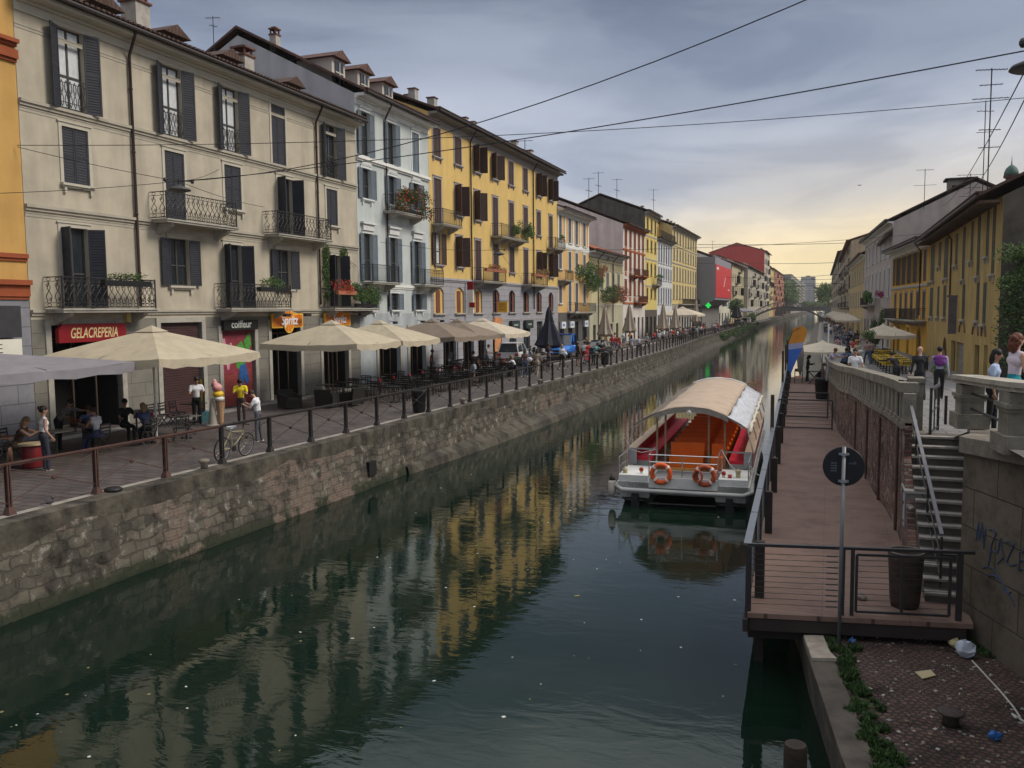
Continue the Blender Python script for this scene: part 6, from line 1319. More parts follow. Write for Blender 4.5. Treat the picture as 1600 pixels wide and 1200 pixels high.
# ---- parasols
m_cv = {'cream': clothmat('parasol_cream', (.53, .465, .345)), 'taupe': clothmat('parasol_taupe', (.27, .215, .17)), 'lilac': clothmat('parasol_lilac', (.27, .255, .28)), 'pale': clothmat('parasol_pale', (.60, .53, .42))}
def parasol(label, x, y, hx, hy, col, ze=2.8, za=3.62, z=0, group=None, pole='white', val=.22, rz=0):
    root = thing('parasol', label, 'parasol', (x, y, z), rz, group); ORG[root.name] = Vector((0, 0, 0)); n = 8; ring = []
    b = MB(); per = []
    for s in range(4):
        c0 = [(-1, -1), (1, -1), (1, 1), (-1, 1)][s]; c1 = [(1, -1), (1, 1), (-1, 1), (-1, -1)][s]
        for i in range(n): k = i/n; per.append((lerp(k, c0[0], c1[0]), lerp(k, c0[1], c1[1]), sin(pi*k)))
    levels = [(1, ze), (.75, None), (.5, None), (.25, None), (.09, None)]
    N_ = len(per)
    vs = []
    for k, _ in levels:
        for (a, c, sg) in per:
            zz = ze+(za-ze)*(1-k)**.92 - .07*sg*k*(1 if k > .3 else 0)+.015*sin(a*9+c*7)*k; vs.append((a*hx*k, c*hy*k, zz))
    b._a(vs, [(i*N_+j, i*N_+(j+1) % N_, (i+1)*N_+(j+1) % N_, (i+1)*N_+j) for i in range(4) for j in range(N_)])
    vs = []
    for q in (0, 1):
        for (a, c, sg) in per: vs.append((a*hx*(1+.01*q), c*hy*(1+.01*q), ze-.07*sg-q*(val+.035*sin(sg*3)+.03*sin(a*17+c*13))))
    b._a(vs, [(j, (j+1) % N_, N_+(j+1) % N_, N_+j) for j in range(N_)])
    b._a([(sx*hx*.15, sy*hy*.15, za-.08) for sx, sy in ((-1, -1), (1, -1), (1, 1), (-1, 1))]+[(0, 0, za+.12)], [(0, 1, 4), (1, 2, 4), (2, 3, 4), (3, 0, 4)])
    c_ = b.build('canopy', m_cv[col], root, False); mo = c_.modifiers.new('cloth', 'SOLIDIFY'); mo.thickness = .006
    b = MB(); b.tube([(0, 0, 0), (0, 0, za)], .035, 8); b.build('pole', M['white'] if pole == 'white' else M['wood'], root)
    b = MB()
    for a, c, _ in per[::4]: b.beam((0, 0, za-.55), (a*hx*.55, c*hy*.55, lerp(.45, ze, za)-.06), .02, .03); b.beam((0, 0, za-.07), (a*hx*.97, c*hy*.97, ze-.04), .02, .03)
    b.build('rib', M['wood'] if pole != 'white' else M['metal'], root)
    b = MB(); b.box(-.3, .3, -.3, .3, .0, .08); b.build('base', M['stoneD'], root)
    return root
G = 'cafe parasols along the left quay'
parasol('lilac grey parasol at the left border in front of the ME sign', -21.3, 16.5, 2.55, 3.1, 'lilac', 2.72, 3.12, group=G)
parasol('largest cream parasol, in front of the gelateria', -20.25, 21.75, 2.35, 2.3, 'cream', group=G)
parasol('cream parasol in front of the two Spritz signs', -20.3, 32.4, 2.35, 1.9, 'cream', 2.8, 3.65, group=G, pole='wood')
parasol('cream parasol in front of the blue house, behind the Spritz one', -20.6, 37.2, 2.3, 2.0, 'cream', 2.75, 3.6, group=G, pole='wood')
parasol('grey brown parasol where the yellow house starts', -20.5, 42.9, 2.2, 1.9, 'taupe', 2.75, 3.6, group=G, pole='wood')
parasol('second grey brown parasol, third from the far end of the open row', -20.6, 46.6, 2.1, 1.8, 'taupe', 2.72, 3.55, group=G, pole='wood')
parasol('palest cream parasol at the far end of the open row', -20.6, 50.5, 2.4, 2.3, 'pale', 2.7, 3.55, group=G, pole='wood')
def closed_parasol(label, x, y, h, col, r=.42):
    root = thing('closed_parasol', label, 'parasol', (x, y, 0)); b = MB(); n = 14; prof = [(.10, h), (.20, h*.93), (.30, h*.75), (.62*r/.42, h*.47), (.8*r/.42, h*.36), (.55*r/.42, h*.30)]
    vs = []
    for i, (r_, z) in enumerate(prof):
        for j in range(n): k = r_*(1+(.22 if j % 2 else -.16)*min(1, i*.4)); vs.append((x+k*cos(2*pi*j/n), y+k*sin(2*pi*j/n), z+(.08 if j % 2 and i == 5 else 0)))
    b._a(vs, [(i*n+j, i*n+(j+1) % n, (i+1)*n+(j+1) % n, (i+1)*n+j) for i in range(5) for j in range(n)] + [tuple(range(n))])
    b.build('canopy', col, root); b = MB(); b.tube([(x, y, 0), (x, y, h+.1)], .04, 8); b.build('pole', M['wood'], root); b = MB(); b.cb((x, y, .05), (.3, .3, .05)); b.build('base', M['stoneD'], root)
m_navy = mat('parasol_navy', (.013, .014, .028), .75, .15, 2); m_beig = mat('parasol_beige_closed', (.30, .25, .20), .8, .15, 3)
closed_parasol('tall closed navy parasol in front of the blue truck', -19.2, 60.0, 4.3, m_navy, .5)
for x, y, h, lb in ((-21.5, 86, 4.4, 'closed beige parasol nearest the apricot house'), (-21.5, 97.5, 4.6, 'closed beige parasol below the hanging flowers'), (-19.5, 108, 4.7, 'closed beige parasol in front of the red striped house'), (-19.5, 117, 4.3, 'closed beige parasol right beside the open far parasol'), (-21, 147, 5.6, 'closed beige parasol before the long sand yellow house')):
    closed_parasol(lb, x, y, h, m_beig, .38)
closed_parasol('closed navy parasol past the grey modern block', -20, 205, 6.0, m_navy, .6)
parasol('wide cream parasol open in front of the narrow yellow house', -19.4, 122.5, 2.6, 4.2, 'pale', 3.3, 4.3, pole='wood')
parasol('blue awning parasol far along the left street', -20, 222, 2.6, 5, 'lilac', 3.4, 4.2, pole='wood')
parasol('cream parasol shading the far end of the landing stage', .55-.9, 61.5, 2.1, 2.1, 'pale', 2.05, 2.6, z=-.8, val=.12)
parasol('first cream parasol of the right bank restaurant', 4.5, 68.2, 1.3, 1.7, 'pale', 2.1, 2.6, z=.0, pole='wood')
parasol('second cream parasol of the right bank restaurant', 4.1, 74.5, 1.3, 2.0, 'pale', 2.15, 2.7, z=.0, pole='wood')
for i in range(7): parasol('small pale parasol number %s along the far right street' % ['one', 'two', 'three', 'four', 'five', 'six', 'seven'][i] if 0 else 'small pale parasol deep in the crowded far right street', 2.3-.25*i, 118+15*i, 1.5, 2.4, 'pale', 2.5, 3.3, group='pale parasols deep in the far right street', pole='wood')
# ---- chairs and tables
def mk_chair(m_, folding=False):
    r = proto('cafe_chair'); b = MB(); b.box(-.20, .20, -.20, .20, .44, .465); b.build('seat', m_, r)
    b = MB()
    for k in range(3): b.box(-.19, .19, -.225-.02*k*.5, -.205-.02*k*.5, .62+.10*k, .665+.10*k)
    for s in (-1, 1): b.beam((s*.19, -.20, .46), (s*.19, -.24, .88), .025, .025)
    b.build('backrest', m_, r)
    for sx in (-1, 1):
        for sy in (-1, 1): b = MB(); b.beam((sx*.18, sy*.18, .44), (sx*.20, (-sy if folding else sy)*.22, 0), .022, .022); b.build('leg', m_, r)
    return r
def mk_arm(m_):
    r = proto('wicker_armchair'); b = MB(); b.box(-.36, .36, -.30, .36, .08, .38); b.build('base', m_, r)
    b = MB(); b.slab([(-.38, -.30, .08), (-.38, -.44, .80), (-.38, -.34, .82), (-.38, -.20, .38)], (.76, 0, 0)); b.build('backrest', m_, r)
    for s in (-1, 1): b = MB(); b.slab([(s*.38, -.34, .06), (s*.38, .38, .06), (s*.38, .38, .56), (s*.38, -.38, .68)], (s*-.09, 0, 0)); b.build('armrest', m_, r)
    b = MB(); b.box(-.28, .28, -.2, .34, .385, .47); b.build('cushion', mat('dark_cushion', (.03, .028, .03), .9), r)
    return r
def mk_table(m_, w=.35, dark=True):
    r = proto('cafe_table'); b = MB(); b.box(-w, w, -w, w, .72, .745); b.build('tabletop', m_, r); b = MB(); b.tube([(0, 0, .03), (0, 0, .72)], .03, 8); b.build('pedestal', M['iron'], r); b = MB(); b.box(-.22, .22, -.025, .025, 0, .03); b.box(-.025, .025, -.22, .22, .0, .031); b.build('foot', M['iron'], r)
    return r
m_wick = mat('dark_wicker', (.020, .017, .015), .85, .4, 30, .6, 60)
ch = mk_chair(M['iron'], True); ch2 = mk_chair(M['black']); arm = mk_arm(m_wick); tb = mk_table(mat('table_grey', (.16, .15, .14), .5, .15)); tb2 = mk_table(M['black']); tby = mk_table(mat('yellow_cloth', (.50, .33, .03), .8, .1), .42)
b = MB(); b.box(-.43, .43, -.43, .43, .50, .752); b.build('cloth_drop', MATS['yellow_cloth'], tby)
rn = random.Random(5)
place(tb, 'grey folding table of the woman with the phone', 'table', (-21.15, 19.7, 0), .1)
place(tb, 'grey folding table beside the standing woman in striped trousers', 'table', (-21.0, 18.6, 0)); place(tb, 'grey table with a red napkin holder near the parasol pole', 'table', (-20.9, 22.2, 0)); place(tb, 'empty grey table just right of the white parasol pole', 'table', (-19.8, 22.6, 0))
place(ch, 'black folding chair carrying the man in the blue shirt', 'chair', (-20.4, 16.0, 0), 1.5, None); place(ch, 'black folding chair carrying the woman in the white top', 'chair', (-20.35, 19.55, 0), 1.6)
place(ch, 'black folding chair of the woman in navy', 'chair', (-19.9, 21.0, 0), 1.2)
for (x, y, a, l_) in ((-20.3, 23.3, 2.2, 'empty folding chair right of the table with the napkin holder'), (-19.4, 21.9, 1.0, 'empty folding chair nearest the white parasol pole'), (-21.6, 22.9, -1.5, 'folding chair behind the empty table under the cream parasol'), (-22.0, 17.9, -1.4, 'folding chair in the shade under the lilac parasol')): place(ch, l_, 'chair', (x, y, 0), a)
for i in range(3):
    place(ch, 'stacked black chair leaning by the dark roller shutter', 'chair', (-22.6, 24.3+.55*i, 0), -1.5, 'stacked black chairs by the dark roller shutter')
    place(tb2, 'tall dark table stacked by the dark roller shutter', 'table', (-22.3, 25.9+.0*i, .0+.0) if i == 0 else (-22.9+.35*i, 23.0+.3*i, 0), 0, 'dark tables by the dark roller shutter')
place(arm, 'dark wicker armchair at the left end of the Spritz terrace', 'armchair', (-21.6, 31.0, 0), -2.0); place(arm, 'dark wicker armchair with its back to the canal on the Spritz terrace', 'armchair', (-20.2, 31.7, 0), .1); place(arm, 'dark wicker armchair beside the low pale table', 'armchair', (-19.5, 32.6, 0), 1.4); place(tb, 'low pale table between the wicker armchairs', 'table', (-20.9, 32.2, -.2), 0)
n_c = 0
rows = []
for yy in [34.2+1.75*i for i in range(13)]:
    for xx in (-18.4, -20.2, -22.0): rows.append((xx+rn.uniform(-.2, .2), yy+rn.uniform(-.25, .25)))
for (x, y) in rows:
    if x < -21.5 and rn.random() < .25: continue
    place(tb2, 'black table on the crowded dark terrace', 'table', (x, y, 0), rn.uniform(-.1, .1), 'black tables of the long dark terrace')
    for k in range(3 if x > -21 else 2):
        a = rn.choice((0, pi/2, pi, -pi/2)) if 0 else (k*pi/2+rn.choice((0, pi))*0+(pi if k == 1 else 0)); d = .62
        cx, cy = x+d*cos(a+pi/2+k*1.3), y+d*sin(a+pi/2+k*1.3); dx, dy = x-cx, y-cy
        place(ch2, 'black metal chair on the crowded dark terrace', 'chair', (cx, cy, 0), atan2(dy, dx)-pi/2, 'black chairs of the long dark terrace')
for i, (x, y) in enumerate([(-19.0, 55.2), (-20.6, 55.6), (-21.8, 53.5), (-19.8, 110), (-19.8, 114), (-19.8, 119), (-20.3, 125), (-20, 130), (-20, 135), (-21, 112), (-21, 121)]):
    place(tb2, 'black table of the farther terraces', 'table', (x, y, 0), 0, 'black tables of the farther left terraces')
    for s in (-1, 1): place(ch2, 'black chair of the farther terraces', 'chair', (x+s*.6, y+.1, 0), s*pi/2, 'black chairs of the farther left terraces')
for i in range(16):
    x, y = 3.5+.9*(i % 2)-.02*(i//2), 56+2.6*(i//2); place(tby, 'restaurant table under a yellow cloth', 'table', (x, y, street_z(y)), 0, 'yellow clothed tables on the right bank')
    place(ch2, 'dark chair at a yellow clothed table', 'chair', (x-.05, y-.75, street_z(y)), 0, 'dark chairs at the yellow tables')
b = MB(); rn2 = random.Random(8)
lampm = mat('red_lampglass', (.35, .02, .03), .4, .1)
for k in range(11):
    x, y = rows[(k*3+4) % len(rows)]; b2 = MB(); b2.lathe([(.05, .748), (.065, .78), (.065, .88), (.05, .92), (.02, .925)], (x, y, 0), 10)
    tag(b2.build('table_lamp', lampm, None, False, (x, y, .75)), 'small red glass candle holder on a black terrace table', 'candle holder', 'red candle holders on the dark terrace')
b2 = MB(); b2.box(-21.0, -20.85, 22.1, 22.3, .748, .88); tag(b2.build('napkin_holder', lampm), 'red napkin holder on the table near the parasol pole', 'napkin holder')
b2 = MB(); b2.lathe([(.035, .748), (.035, .9), (.012, .95), (.012, 1.02)], (-21.0, 19.85, 0), 10); tag(b2.build('bottle', mat('amber_bottle', (.4, .25, .06), .2)), 'small amber bottle on the table of the woman with the phone', 'bottle')
b2 = MB(); b2.lathe([(.09, .748), (.11, .86)], (-21.25, 19.45, 0), 10, 0); b2.leafs((-21.25, 19.45, .95), (.13, .13, .1), 60, .05, 1, 2); tag(b2.build('flower_pot', [M['iron'], M['leafB'], M['red']]), 'small pot of red flowers on the cafe table', 'flower pot')
# cable drum table, menu board, cone
root = thing('barrel_table', 'red keg used as a table with a pale round top beside the seated couple', 'table', (-20.1, 17.0, 0)); b = MB(); b.lathe([(.24, 0), (.26, .05), (.26, .55), (.24, .62)], (-20.1, 17.0, 0), 18); b.build('keg', mat('keg_red', (.15, .012, .015), .45, .2), root, True)
b = MB(); b.lathe([(.33, .62), (.33, .66)], (-20.1, 17.0, 0), 22); b.build('tabletop', mat('pale_wood', (.45, .36, .22), .6, .15), root)
root = thing('menu_board', 'yellow menu board on a dark stand beside the giant ice cream cone', 'sign', (-22.2, 26.3, 0)); MR = rotz(-.75)
b = MB(); b.cb((-22.2, 26.3, 1.05), (.32, .03, .62), 0, MR); b.build('frame', M['black'], root); b = MB(); b.cb(tuple(Vector((-22.2, 26.3, 1.08))+MR @ Vector((0, -.035, 0))), (.27, .008, .54), 0, MR); b.build('panel', mat('menu_yellow', (.70, .55, .03), .6, .05), root)
b = MB()
for k in range(9): b.cb(tuple(Vector((-22.2, 26.3, 1.5-.1*k))+MR @ Vector((0, -.046, 0))), (.17-.03*(k % 3), .003, .012), 0, MR)
b.build('print', mat('menu_print', (.25, .16, .02), .7), root); b = MB(); b.cb((-22.2, 26.3, .2), (.3, .2, .2), 0, MR); b.build('foot', mat('foot_print_blue', (.05, .13, .15), .6, .5, 12), root)
root = thing('ice_cream_cone', 'giant plastic ice cream cone with pink and yellow scoops on the pavement', 'display', (-21.0, 25.6, 0))
b = MB(); b.lathe([(.24, 0), (.24, .03), (.17, .05), (.045, .98), (.02, 1.0)], (-21.12, 25.5, 0), 16); b.build('base_cone', mat('cone_grey', (.30, .28, .25), .7, .15), root)
b = MB(); b.lathe([(.05, 0), (.09, .1), (.13, .5), (.17, .86), (.19, .9)], (-20.9, 25.68, 0), 12); b.build('wafer', mat('wafer', (.42, .26, .15), .7, .2, 20, .4), root)
b = MB(); b.ell((-20.92, 25.66, .98), (.19, .2, .11), 12, 8, 2); b.ell((-20.95, 25.66, 1.14), (.20, .22, .14), 12, 8, 0); b.ell((-20.98, 25.64, 1.38), (.19, .2, .17), 12, 8, 1); b.lathe([(.14, 1.45), (.10, 1.58), (.03, 1.70)], (-21.05, 25.6, 0), 10, 1); b.build('scoop', [mat('scoop_yellow', (.65, .42, .02), .4, .05), mat('scoop_pink', (.55, .26, .26), .4, .5, 8), M['white']], root, True)
# ---- people
CL = {}
def cloth(c, nm=None):
    k = 'cloth_%02x%02x%02x' % tuple(int(255*x) for x in c)
    return mat(k, c, .85, .14, 9, .25, 25)
SKIN = [mat('skin_light', (.42, .25, .18), .6, .06, 4), mat('skin_tan', (.33, .18, .12), .6, .06, 4), mat('skin_deep', (.22, .12, .08), .6, .06, 4)]
HAIR = dict(black=mat('hair_black', (.010, .008, .008), .6, .2, 30), brown=mat('hair_brown', (.035, .020, .012), .6, .25, 30), fair=mat('hair_fair', (.22, .14, .07), .6, .25, 30), grey=mat('hair_grey', (.25, .24, .23), .6, .2, 30), red=mat('hair_auburn', (.10, .03, .015), .6, .2, 30))
PC = {}
def D(a): return radians(a)
def fig(pose, sleeve, legs, fem, vox):
    key = (pose, sleeve, legs, fem, vox)
    if key in PC: return PC[key]
    P = dict(lean=3, head=8, pz=.93, L=(4, 4), R=(-3, 4), aL=(4, 8, 12), aR=(-2, 8, 12), out=5, yaw=0, inw=(0, 0))
    P.update(POSES[pose]); bones = []
    pel = Vector((0, 0, P['pz'])); ln = D(P['lean']); tdir = Vector((0, sin(ln), cos(ln))); tf = Vector((0, cos(ln), -sin(ln)))
    waist = pel+tdir*.16; chest = pel+tdir*.38; neckb = pel+tdir*.51; 
    hd = ln+D(P['head']); hdir = Vector((0, sin(hd), cos(hd))); headc = neckb+hdir*.05+Vector((0, sin(hd), cos(hd)))*.145
    sw = .165 if fem else .19; hw = .085
    TOP, BOT, SK, SHO = 1, 2, 0, 3
    bones += [(pel+Vector((-.05, 0, -.02)), pel+Vector((.05, 0, -.02)), .125 if fem else .115, .125 if fem else .115, BOT), (pel+Vector((0, 0, .03)), waist, .11, .10 if fem else .115, BOT),
              (waist-tdir*.05, chest, .102 if fem else .115, .115, TOP), (chest-tdir*.02+Vector((-.06, 0, 0)), chest-tdir*.02+Vector((.06, 0, 0)), .118, .118, TOP), (neckb+Vector((-sw+.03, 0, -.045)), neckb+Vector((sw-.03, 0, -.045)), .062, .062, TOP),
              (neckb-tdir*.03, headc-hdir*.05, .052, .048, SK)]
    if fem: bones += [(chest+tf*.055+Vector((s*.065, 0, -.01)), chest+tf*.07+Vector((s*.065, 0, -.02)), .055, .05, TOP) for s in (-1, 1)]
    hx = hdir.cross(Vector((1, 0, 0)));  fwd = Vector((0, cos(hd), -sin(hd)))
    bones += [(headc-hdir*.03, headc+hdir*.03+fwd*-.01, .078, .088, SK), (headc-hdir*.07+fwd*.035, headc-hdir*.02+fwd*.04, .045, .055, SK), (headc+fwd*.085+hdir*.01, headc+fwd*.105-hdir*.022, .012, .017, SK)]
    for s in (-1, 1): bones.append((headc+Vector((s*.078, 0, 0))-fwd*.01, headc+Vector((s*.086, 0, 0))-fwd*.015-hdir*.02, .018, .014, SK))
    for s, (a, k) in ((-1, P['L']), (1, P['R'])):
        o = D(P['out']); h = pel+Vector((s*hw, 0, -.05)); a = D(a); k = D(k)
        kn = h+.43*Vector((s*sin(o)*cos(a)*.5, sin(a), -cos(a))); an = kn+.41*Vector((0, sin(a-k), -cos(a-k)))
        if legs == 'long': bones += [(h, kn, .088, .062, BOT), (kn, an, .060, .050, BOT)]
        elif legs == 'shorts': m_ = h.lerp(kn, .85); bones += [(h, m_, .092, .078, BOT), (m_, kn, .058, .052, SK), (kn, an, .052, .036, SK)]
        else: bones += [(h, kn, .082, .055, SK if legs == 'skirt' else BOT), (kn, an, .052, .036, SK)]
        bones += [(an, an+Vector((0, -.035, -.05)), .036, .032, SHO), (an+Vector((0, -.04, -.052)), an+Vector((s*.015, .13, -.062)), .034, .03, SHO)]
    hands = []
    for i, (s, (f, o, e)) in enumerate(((-1, P['aL']), (1, P['aR']))):
        sh = neckb+Vector((s*sw, 0, -.05)); f, o, e = D(f)+ln*.6, D(o), D(e); iw = D(P['inw'][i])
        ud = Vector((s*sin(o), sin(f)*cos(o), -cos(f)*cos(o))); el = sh+.285*ud
        fd = Vector((s*sin(o)*cos(iw)-s*sin(iw), sin(f+e)*cos(iw), -cos(f+e)*cos(iw))).normalized(); wr = el+.245*fd
        if sleeve == 'long': bones += [(sh, el, .056, .045, TOP), (el, wr, .043, .034, TOP)]
        elif sleeve == 'short': m_ = sh.lerp(el, .6); bones += [(sh, m_, .060, .055, TOP), (m_, el, .040, .037, SK), (el, wr, .037, .025, SK)]
        else: bones += [(sh, el, .046, .036, SK), (el, wr, .036, .024, SK)]
        pm = wr+fd*.06; bones.append((wr, pm, .026, .030, SK)); hands.append((wr, fd, s))
    b = MB()
    for p, q, r0, r1, c in bones:
        d = q-p; L_ = max(d.length, 1e-4); dz = d/L_; n = 10; rings = []
        for k in (-.95, -.6, 0): rings.append((p+dz*r0*k, r0*sqrt(max(.02, 1-k*k))))
        for k in (0, .6, .95): rings.append((q+dz*r1*k, r1*sqrt(max(.02, 1-k*k))))
        b.tube([r_[0] for r_ in rings], [r_[1] for r_ in rings], n)
    me = bpy.data.meshes.new('tmp'); me.from_pydata(b.v, [], b.f); o = bpy.data.objects.new('tmp', me); COL.objects.link(o)
    m1 = o.modifiers.new('r', 'REMESH'); m1.mode = 'VOXEL'; m1.voxel_size = vox; m1.use_smooth_shade = True
    m2_ = o.modifiers.new('s', 'SMOOTH'); m2_.factor = .5; m2_.iterations = 3
    me2 = bpy.data.meshes.new_from_object(o.evaluated_get(bpy.context.evaluated_depsgraph_get())); bpy.data.objects.remove(o); bpy.data.meshes.remove(me)
    bb = [(p, q-p, max((q-p).length_squared, 1e-8), r0, r1, c) for p, q, r0, r1, c in bones]
    mi = []
    for f in me2.polygons:
        c0 = f.center; best = 9; bc = 0
        for p, d, l2, r0, r1, c in bb:
            t_ = max(0, min(1, (c0-p).dot(d)/l2)); dist = (c0-p-d*t_).length-(r0+(r1-r0)*t_)
            if dist < best: best = dist; bc = c
        mi.append(bc)
    bm = bmesh.new(); bm.from_mesh(me2); bm.faces.ensure_lookup_table()
    for f, m_ in zip(bm.faces, mi): f.material_index = m_; f.smooth = True
    # fingers, eyes, mouth join the body surface afterwards
    b = MB()
    for wr, fd, s in hands:
        side = fd.cross(Vector((s, 0, 0)));  side = side.normalized() if side.length > .1 else Vector((0, 1, 0)); nrm = side.cross(fd)
        for k, ln_ in enumerate((.062, .072, .068, .052)):
            st_ = wr+fd*.075+side*(.024-.016*k); b.tube([st_, st_+fd*ln_*.5-nrm*s*.004, st_+fd*ln_*.9-nrm*s*.022], [.0095, .0085, .006], 5)
        st_ = wr+fd*.035+side*.024; b.tube([st_, st_+fd*.03+side*.022, st_+fd*.058+side*.026], [.0105, .009, .0065], 5)
    for s in (-1, 1): b.ell(headc+fwd*.093+Vector((s*.032, 0, 0))+hdir*.012, (.011, .008, .007), 6, 4, 4)
    b.ell(headc+fwd*.093-hdir*.052, (.022, .006, .006), 6, 4, 4)
    k0 = [bm.verts.new(v) for v in b.v]
    for f, m_ in zip(b.f, b.m):
        try: q = bm.faces.new([k0[i] for i in f]); q.material_index = m_; q.smooth = True
        except ValueError: pass
    bm.to_mesh(me2); bm.free()
    PC[key] = (me2, headc, hdir, fwd, pel, tdir, neckb); return PC[key]
POSES = dict(
 stand={}, relaxed=dict(L=(6, 10), R=(-2, 2), aL=(10, 16, 35), lean=2, head=4),
 walk=dict(L=(24, 8), R=(-14, 22), aL=(-18, 8, 15), aR=(22, 8, 25), pz=.90, lean=5), walk2=dict(R=(24, 8), L=(-14, 22), aR=(-18, 8, 15), aL=(22, 8, 25), pz=.90, lean=5),
 phone=dict(lean=6, head=38, aL=(22, 10, 85), aR=(20, 10, 92), inw=(30, 30)), serve=dict(lean=4, head=20, aL=(12, 14, 88), aR=(10, 14, 80), inw=(25, 20)),
 sit=dict(pz=.56, L=(86, 84), R=(84, 90), lean=4, aL=(35, 12, 50), aR=(30, 12, 60)), sitfwd=dict(pz=.56, L=(84, 92), R=(86, 80), lean=26, head=-2, aL=(48, 12, 45), aR=(42, 12, 60), inw=(25, 20)),
 sitphone=dict(pz=.56, L=(80, 60), R=(88, 70), lean=8, head=25, aL=(28, 10, 72), aR=(25, 10, 78), inw=(15, 20)),
 bend=dict(lean=42, head=-8, pz=.90, aL=(50, 25, 20), aR=(10, 38, 62), L=(-6, 2), R=(10, 8)), leanon=dict(lean=22, head=14, aL=(50, 14, 40), aR=(35, 10, 60), L=(0, 2), R=(-4, 6)),
 hand_on=dict(lean=4, head=0, aL=(18, 24, 8), aR=(6, 10, 20), L=(0, 2), R=(4, 6)), hips=dict(lean=2, head=0, aL=(-14, 28, 55), aR=(-8, 20, 40), L=(2, 3), R=(8, 10)),
 ride=dict(pz=.98, lean=24, head=-6, L=(55, 62), R=(30, 40), aL=(55, 12, 18), aR=(55, 12, 18)))
def person(label, loc, rz, pose='stand', top=(.5, .5, .5), bot=(.03, .03, .04), shoe=(.03, .03, .03), skin=0, hair='brown', style='short', sleeve='short', legs='long', fem=False, h=1.72, skirt=None, group=None, vox=None, z=None):
    dist = hypot(loc[0], loc[1]); vox = vox or (.016 if dist < 30 else .024 if dist < 70 else .034)
    me, hc, hd, fw, pel, td, nb = fig(pose, sleeve, legs, fem, vox)
    me = me.copy(); me.name = 'person'
    for m_ in (SKIN[skin], cloth(top), cloth(bot), cloth(shoe), HAIR['black']): me.materials.append(m_)
    o = bpy.data.objects.new('person', me); COL.objects.link(o); o.location = (loc[0], loc[1], loc[2] if len(loc) > 2 else 0); o.rotation_euler = (0, 0, rz); o.scale = (h/1.72,)*3; ORG[o.name] = Vector((0, 0, 0))
    tag(o, label, 'person', group)
    if style != 'bald':
        b = MB(); R = Matrix((Vector((1, 0, 0)), fw, hd)).transposed(); b.ell(hc+hd*.028-fw*.022, (.093, .105, .103), 12, 8, 0, R)
        if style in ('long', 'curly'):
            w = .10 if style == 'long' else .135
            b.ell(hc-hd*.07-fw*.07, (w*(1 if style == 'long' else .85), .062 if style == 'long' else .08, .155), 10, 8, 0, R)
            if style == 'curly':
                rn_ = random.Random(3)
                for _ in range(26): v = Vector((rn_.gauss(0, 1), rn_.gauss(0, 1), rn_.gauss(0, 1))).normalized(); v.y = -abs(v.y)*.8+.25*v.y; v.z = min(v.z, .45); b.ell(hc-fw*.03-hd*.03+R @ Vector((v.x*.11, v.y*.11, v.z*.15)), (.035, .035, .05), 6, 4, 0)
        if style == 'bun': b.ell(hc+hd*.07-fw*.10, (.05, .05, .05), 8, 6)
        if style == 'tail': b.tube([hc-fw*.1+hd*.03, hc-fw*.16-hd*.05, hc-fw*.14-hd*.24], [.035, .045, .012], 7)
        b.build('hair', HAIR[hair], o, True)
    if skirt:
        b = MB(); c_, ln_, fl = skirt; n = 16; top_ = pel+Vector((0, 0, .06)); vs = []
        for i in range(4):
            k = i/3
            for j in range(n): a = 2*pi*j/n; r_ = lerp(k, .135, .135+fl)*(1+.05*sin(j*4)*k); vs.append((top_.x+r_*cos(a), top_.y+r_*.85*sin(a), top_.z-ln_*k))
        b._a(vs, [(i*n+j, i*n+(j+1) % n, (i+1)*n+(j+1) % n, (i+1)*n+j) for i in range(3) for j in range(n)]); b.build('skirt', cloth(c_), o, True)
    return o
def bag(label, loc, r, col, nm='handbag'):
    b = MB(); b.ell(loc, r, 10, 6); b.tube([(loc[0]-r[0]*.7, loc[1], loc[2]+r[2]*.6), (loc[0], loc[1], loc[2]+r[2]*2.1), (loc[0]+r[0]*.7, loc[1], loc[2]+r[2]*.6)], .010, 5); return tag(b.build(nm, cloth(col), None, True, loc), label, 'bag')
WH = (.60, .60, .62); BK = (.014, .014, .017); NV = (.03, .035, .07); RD = (.42, .03, .03); DN = (.06, .09, .15)
# left quay, near terrace
person('standing woman in a white sleeveless top and dark striped trousers seen from behind', (-19.4, 16.8), -.5, 'hips', WH, (.03, .032, .045), (.4, .3, .25), 1, 'black', 'bun', 'none', fem=True, h=1.68)
person('seated man in a pale blue shirt at the left border', (-20.45, 16.05), 1.3, 'sitfwd', (.20, .30, .45), NV, BK, 1, 'brown', 'short', 'short')
person('seated fair woman in a brown top facing the standing woman', (-20.9, 17.2), -1.1, 'sitfwd', (.07, .045, .03), (.10, .07, .05), BK, 0, 'fair', 'long', 'none', 'shorts', True)
person('seated man in a brown shirt beside the fair woman', (-21.2, 16.7), -.9, 'sit', (.09, .035, .03), BK, BK, 1, 'black', 'short', 'short', 'shorts')
person('waiter in a grey shirt bending over a table in the shade', (-22.0, 19.6), -1.4, 'bend', (.16, .15, .15), BK, BK, 1, 'black', 'short', 'short')
person('seated woman in a white top and navy trousers holding a phone', (-20.35, 19.5), 1.55, 'sitphone', WH, (.05, .06, .13), BK, 1, 'brown', 'short', 'none', fem=True)
person('seated man in a blue top behind the woman with the phone', (-21.5, 20.3), -2.4, 'sitfwd', (.09, .14, .28), BK, BK, 0, 'brown', 'short', 'short')
person('seated person in black behind the woman in navy', (-21.4, 21.6), -1.9, 'sit', BK, BK, BK, 1, 'black', 'short', 'short')
person('seated woman in a navy top with fair long hair, back to the canal', (-19.95, 21.0), 1.0, 'sitfwd', (.035, .05, .12), BK, BK, 0, 'fair', 'long', 'short', fem=True)
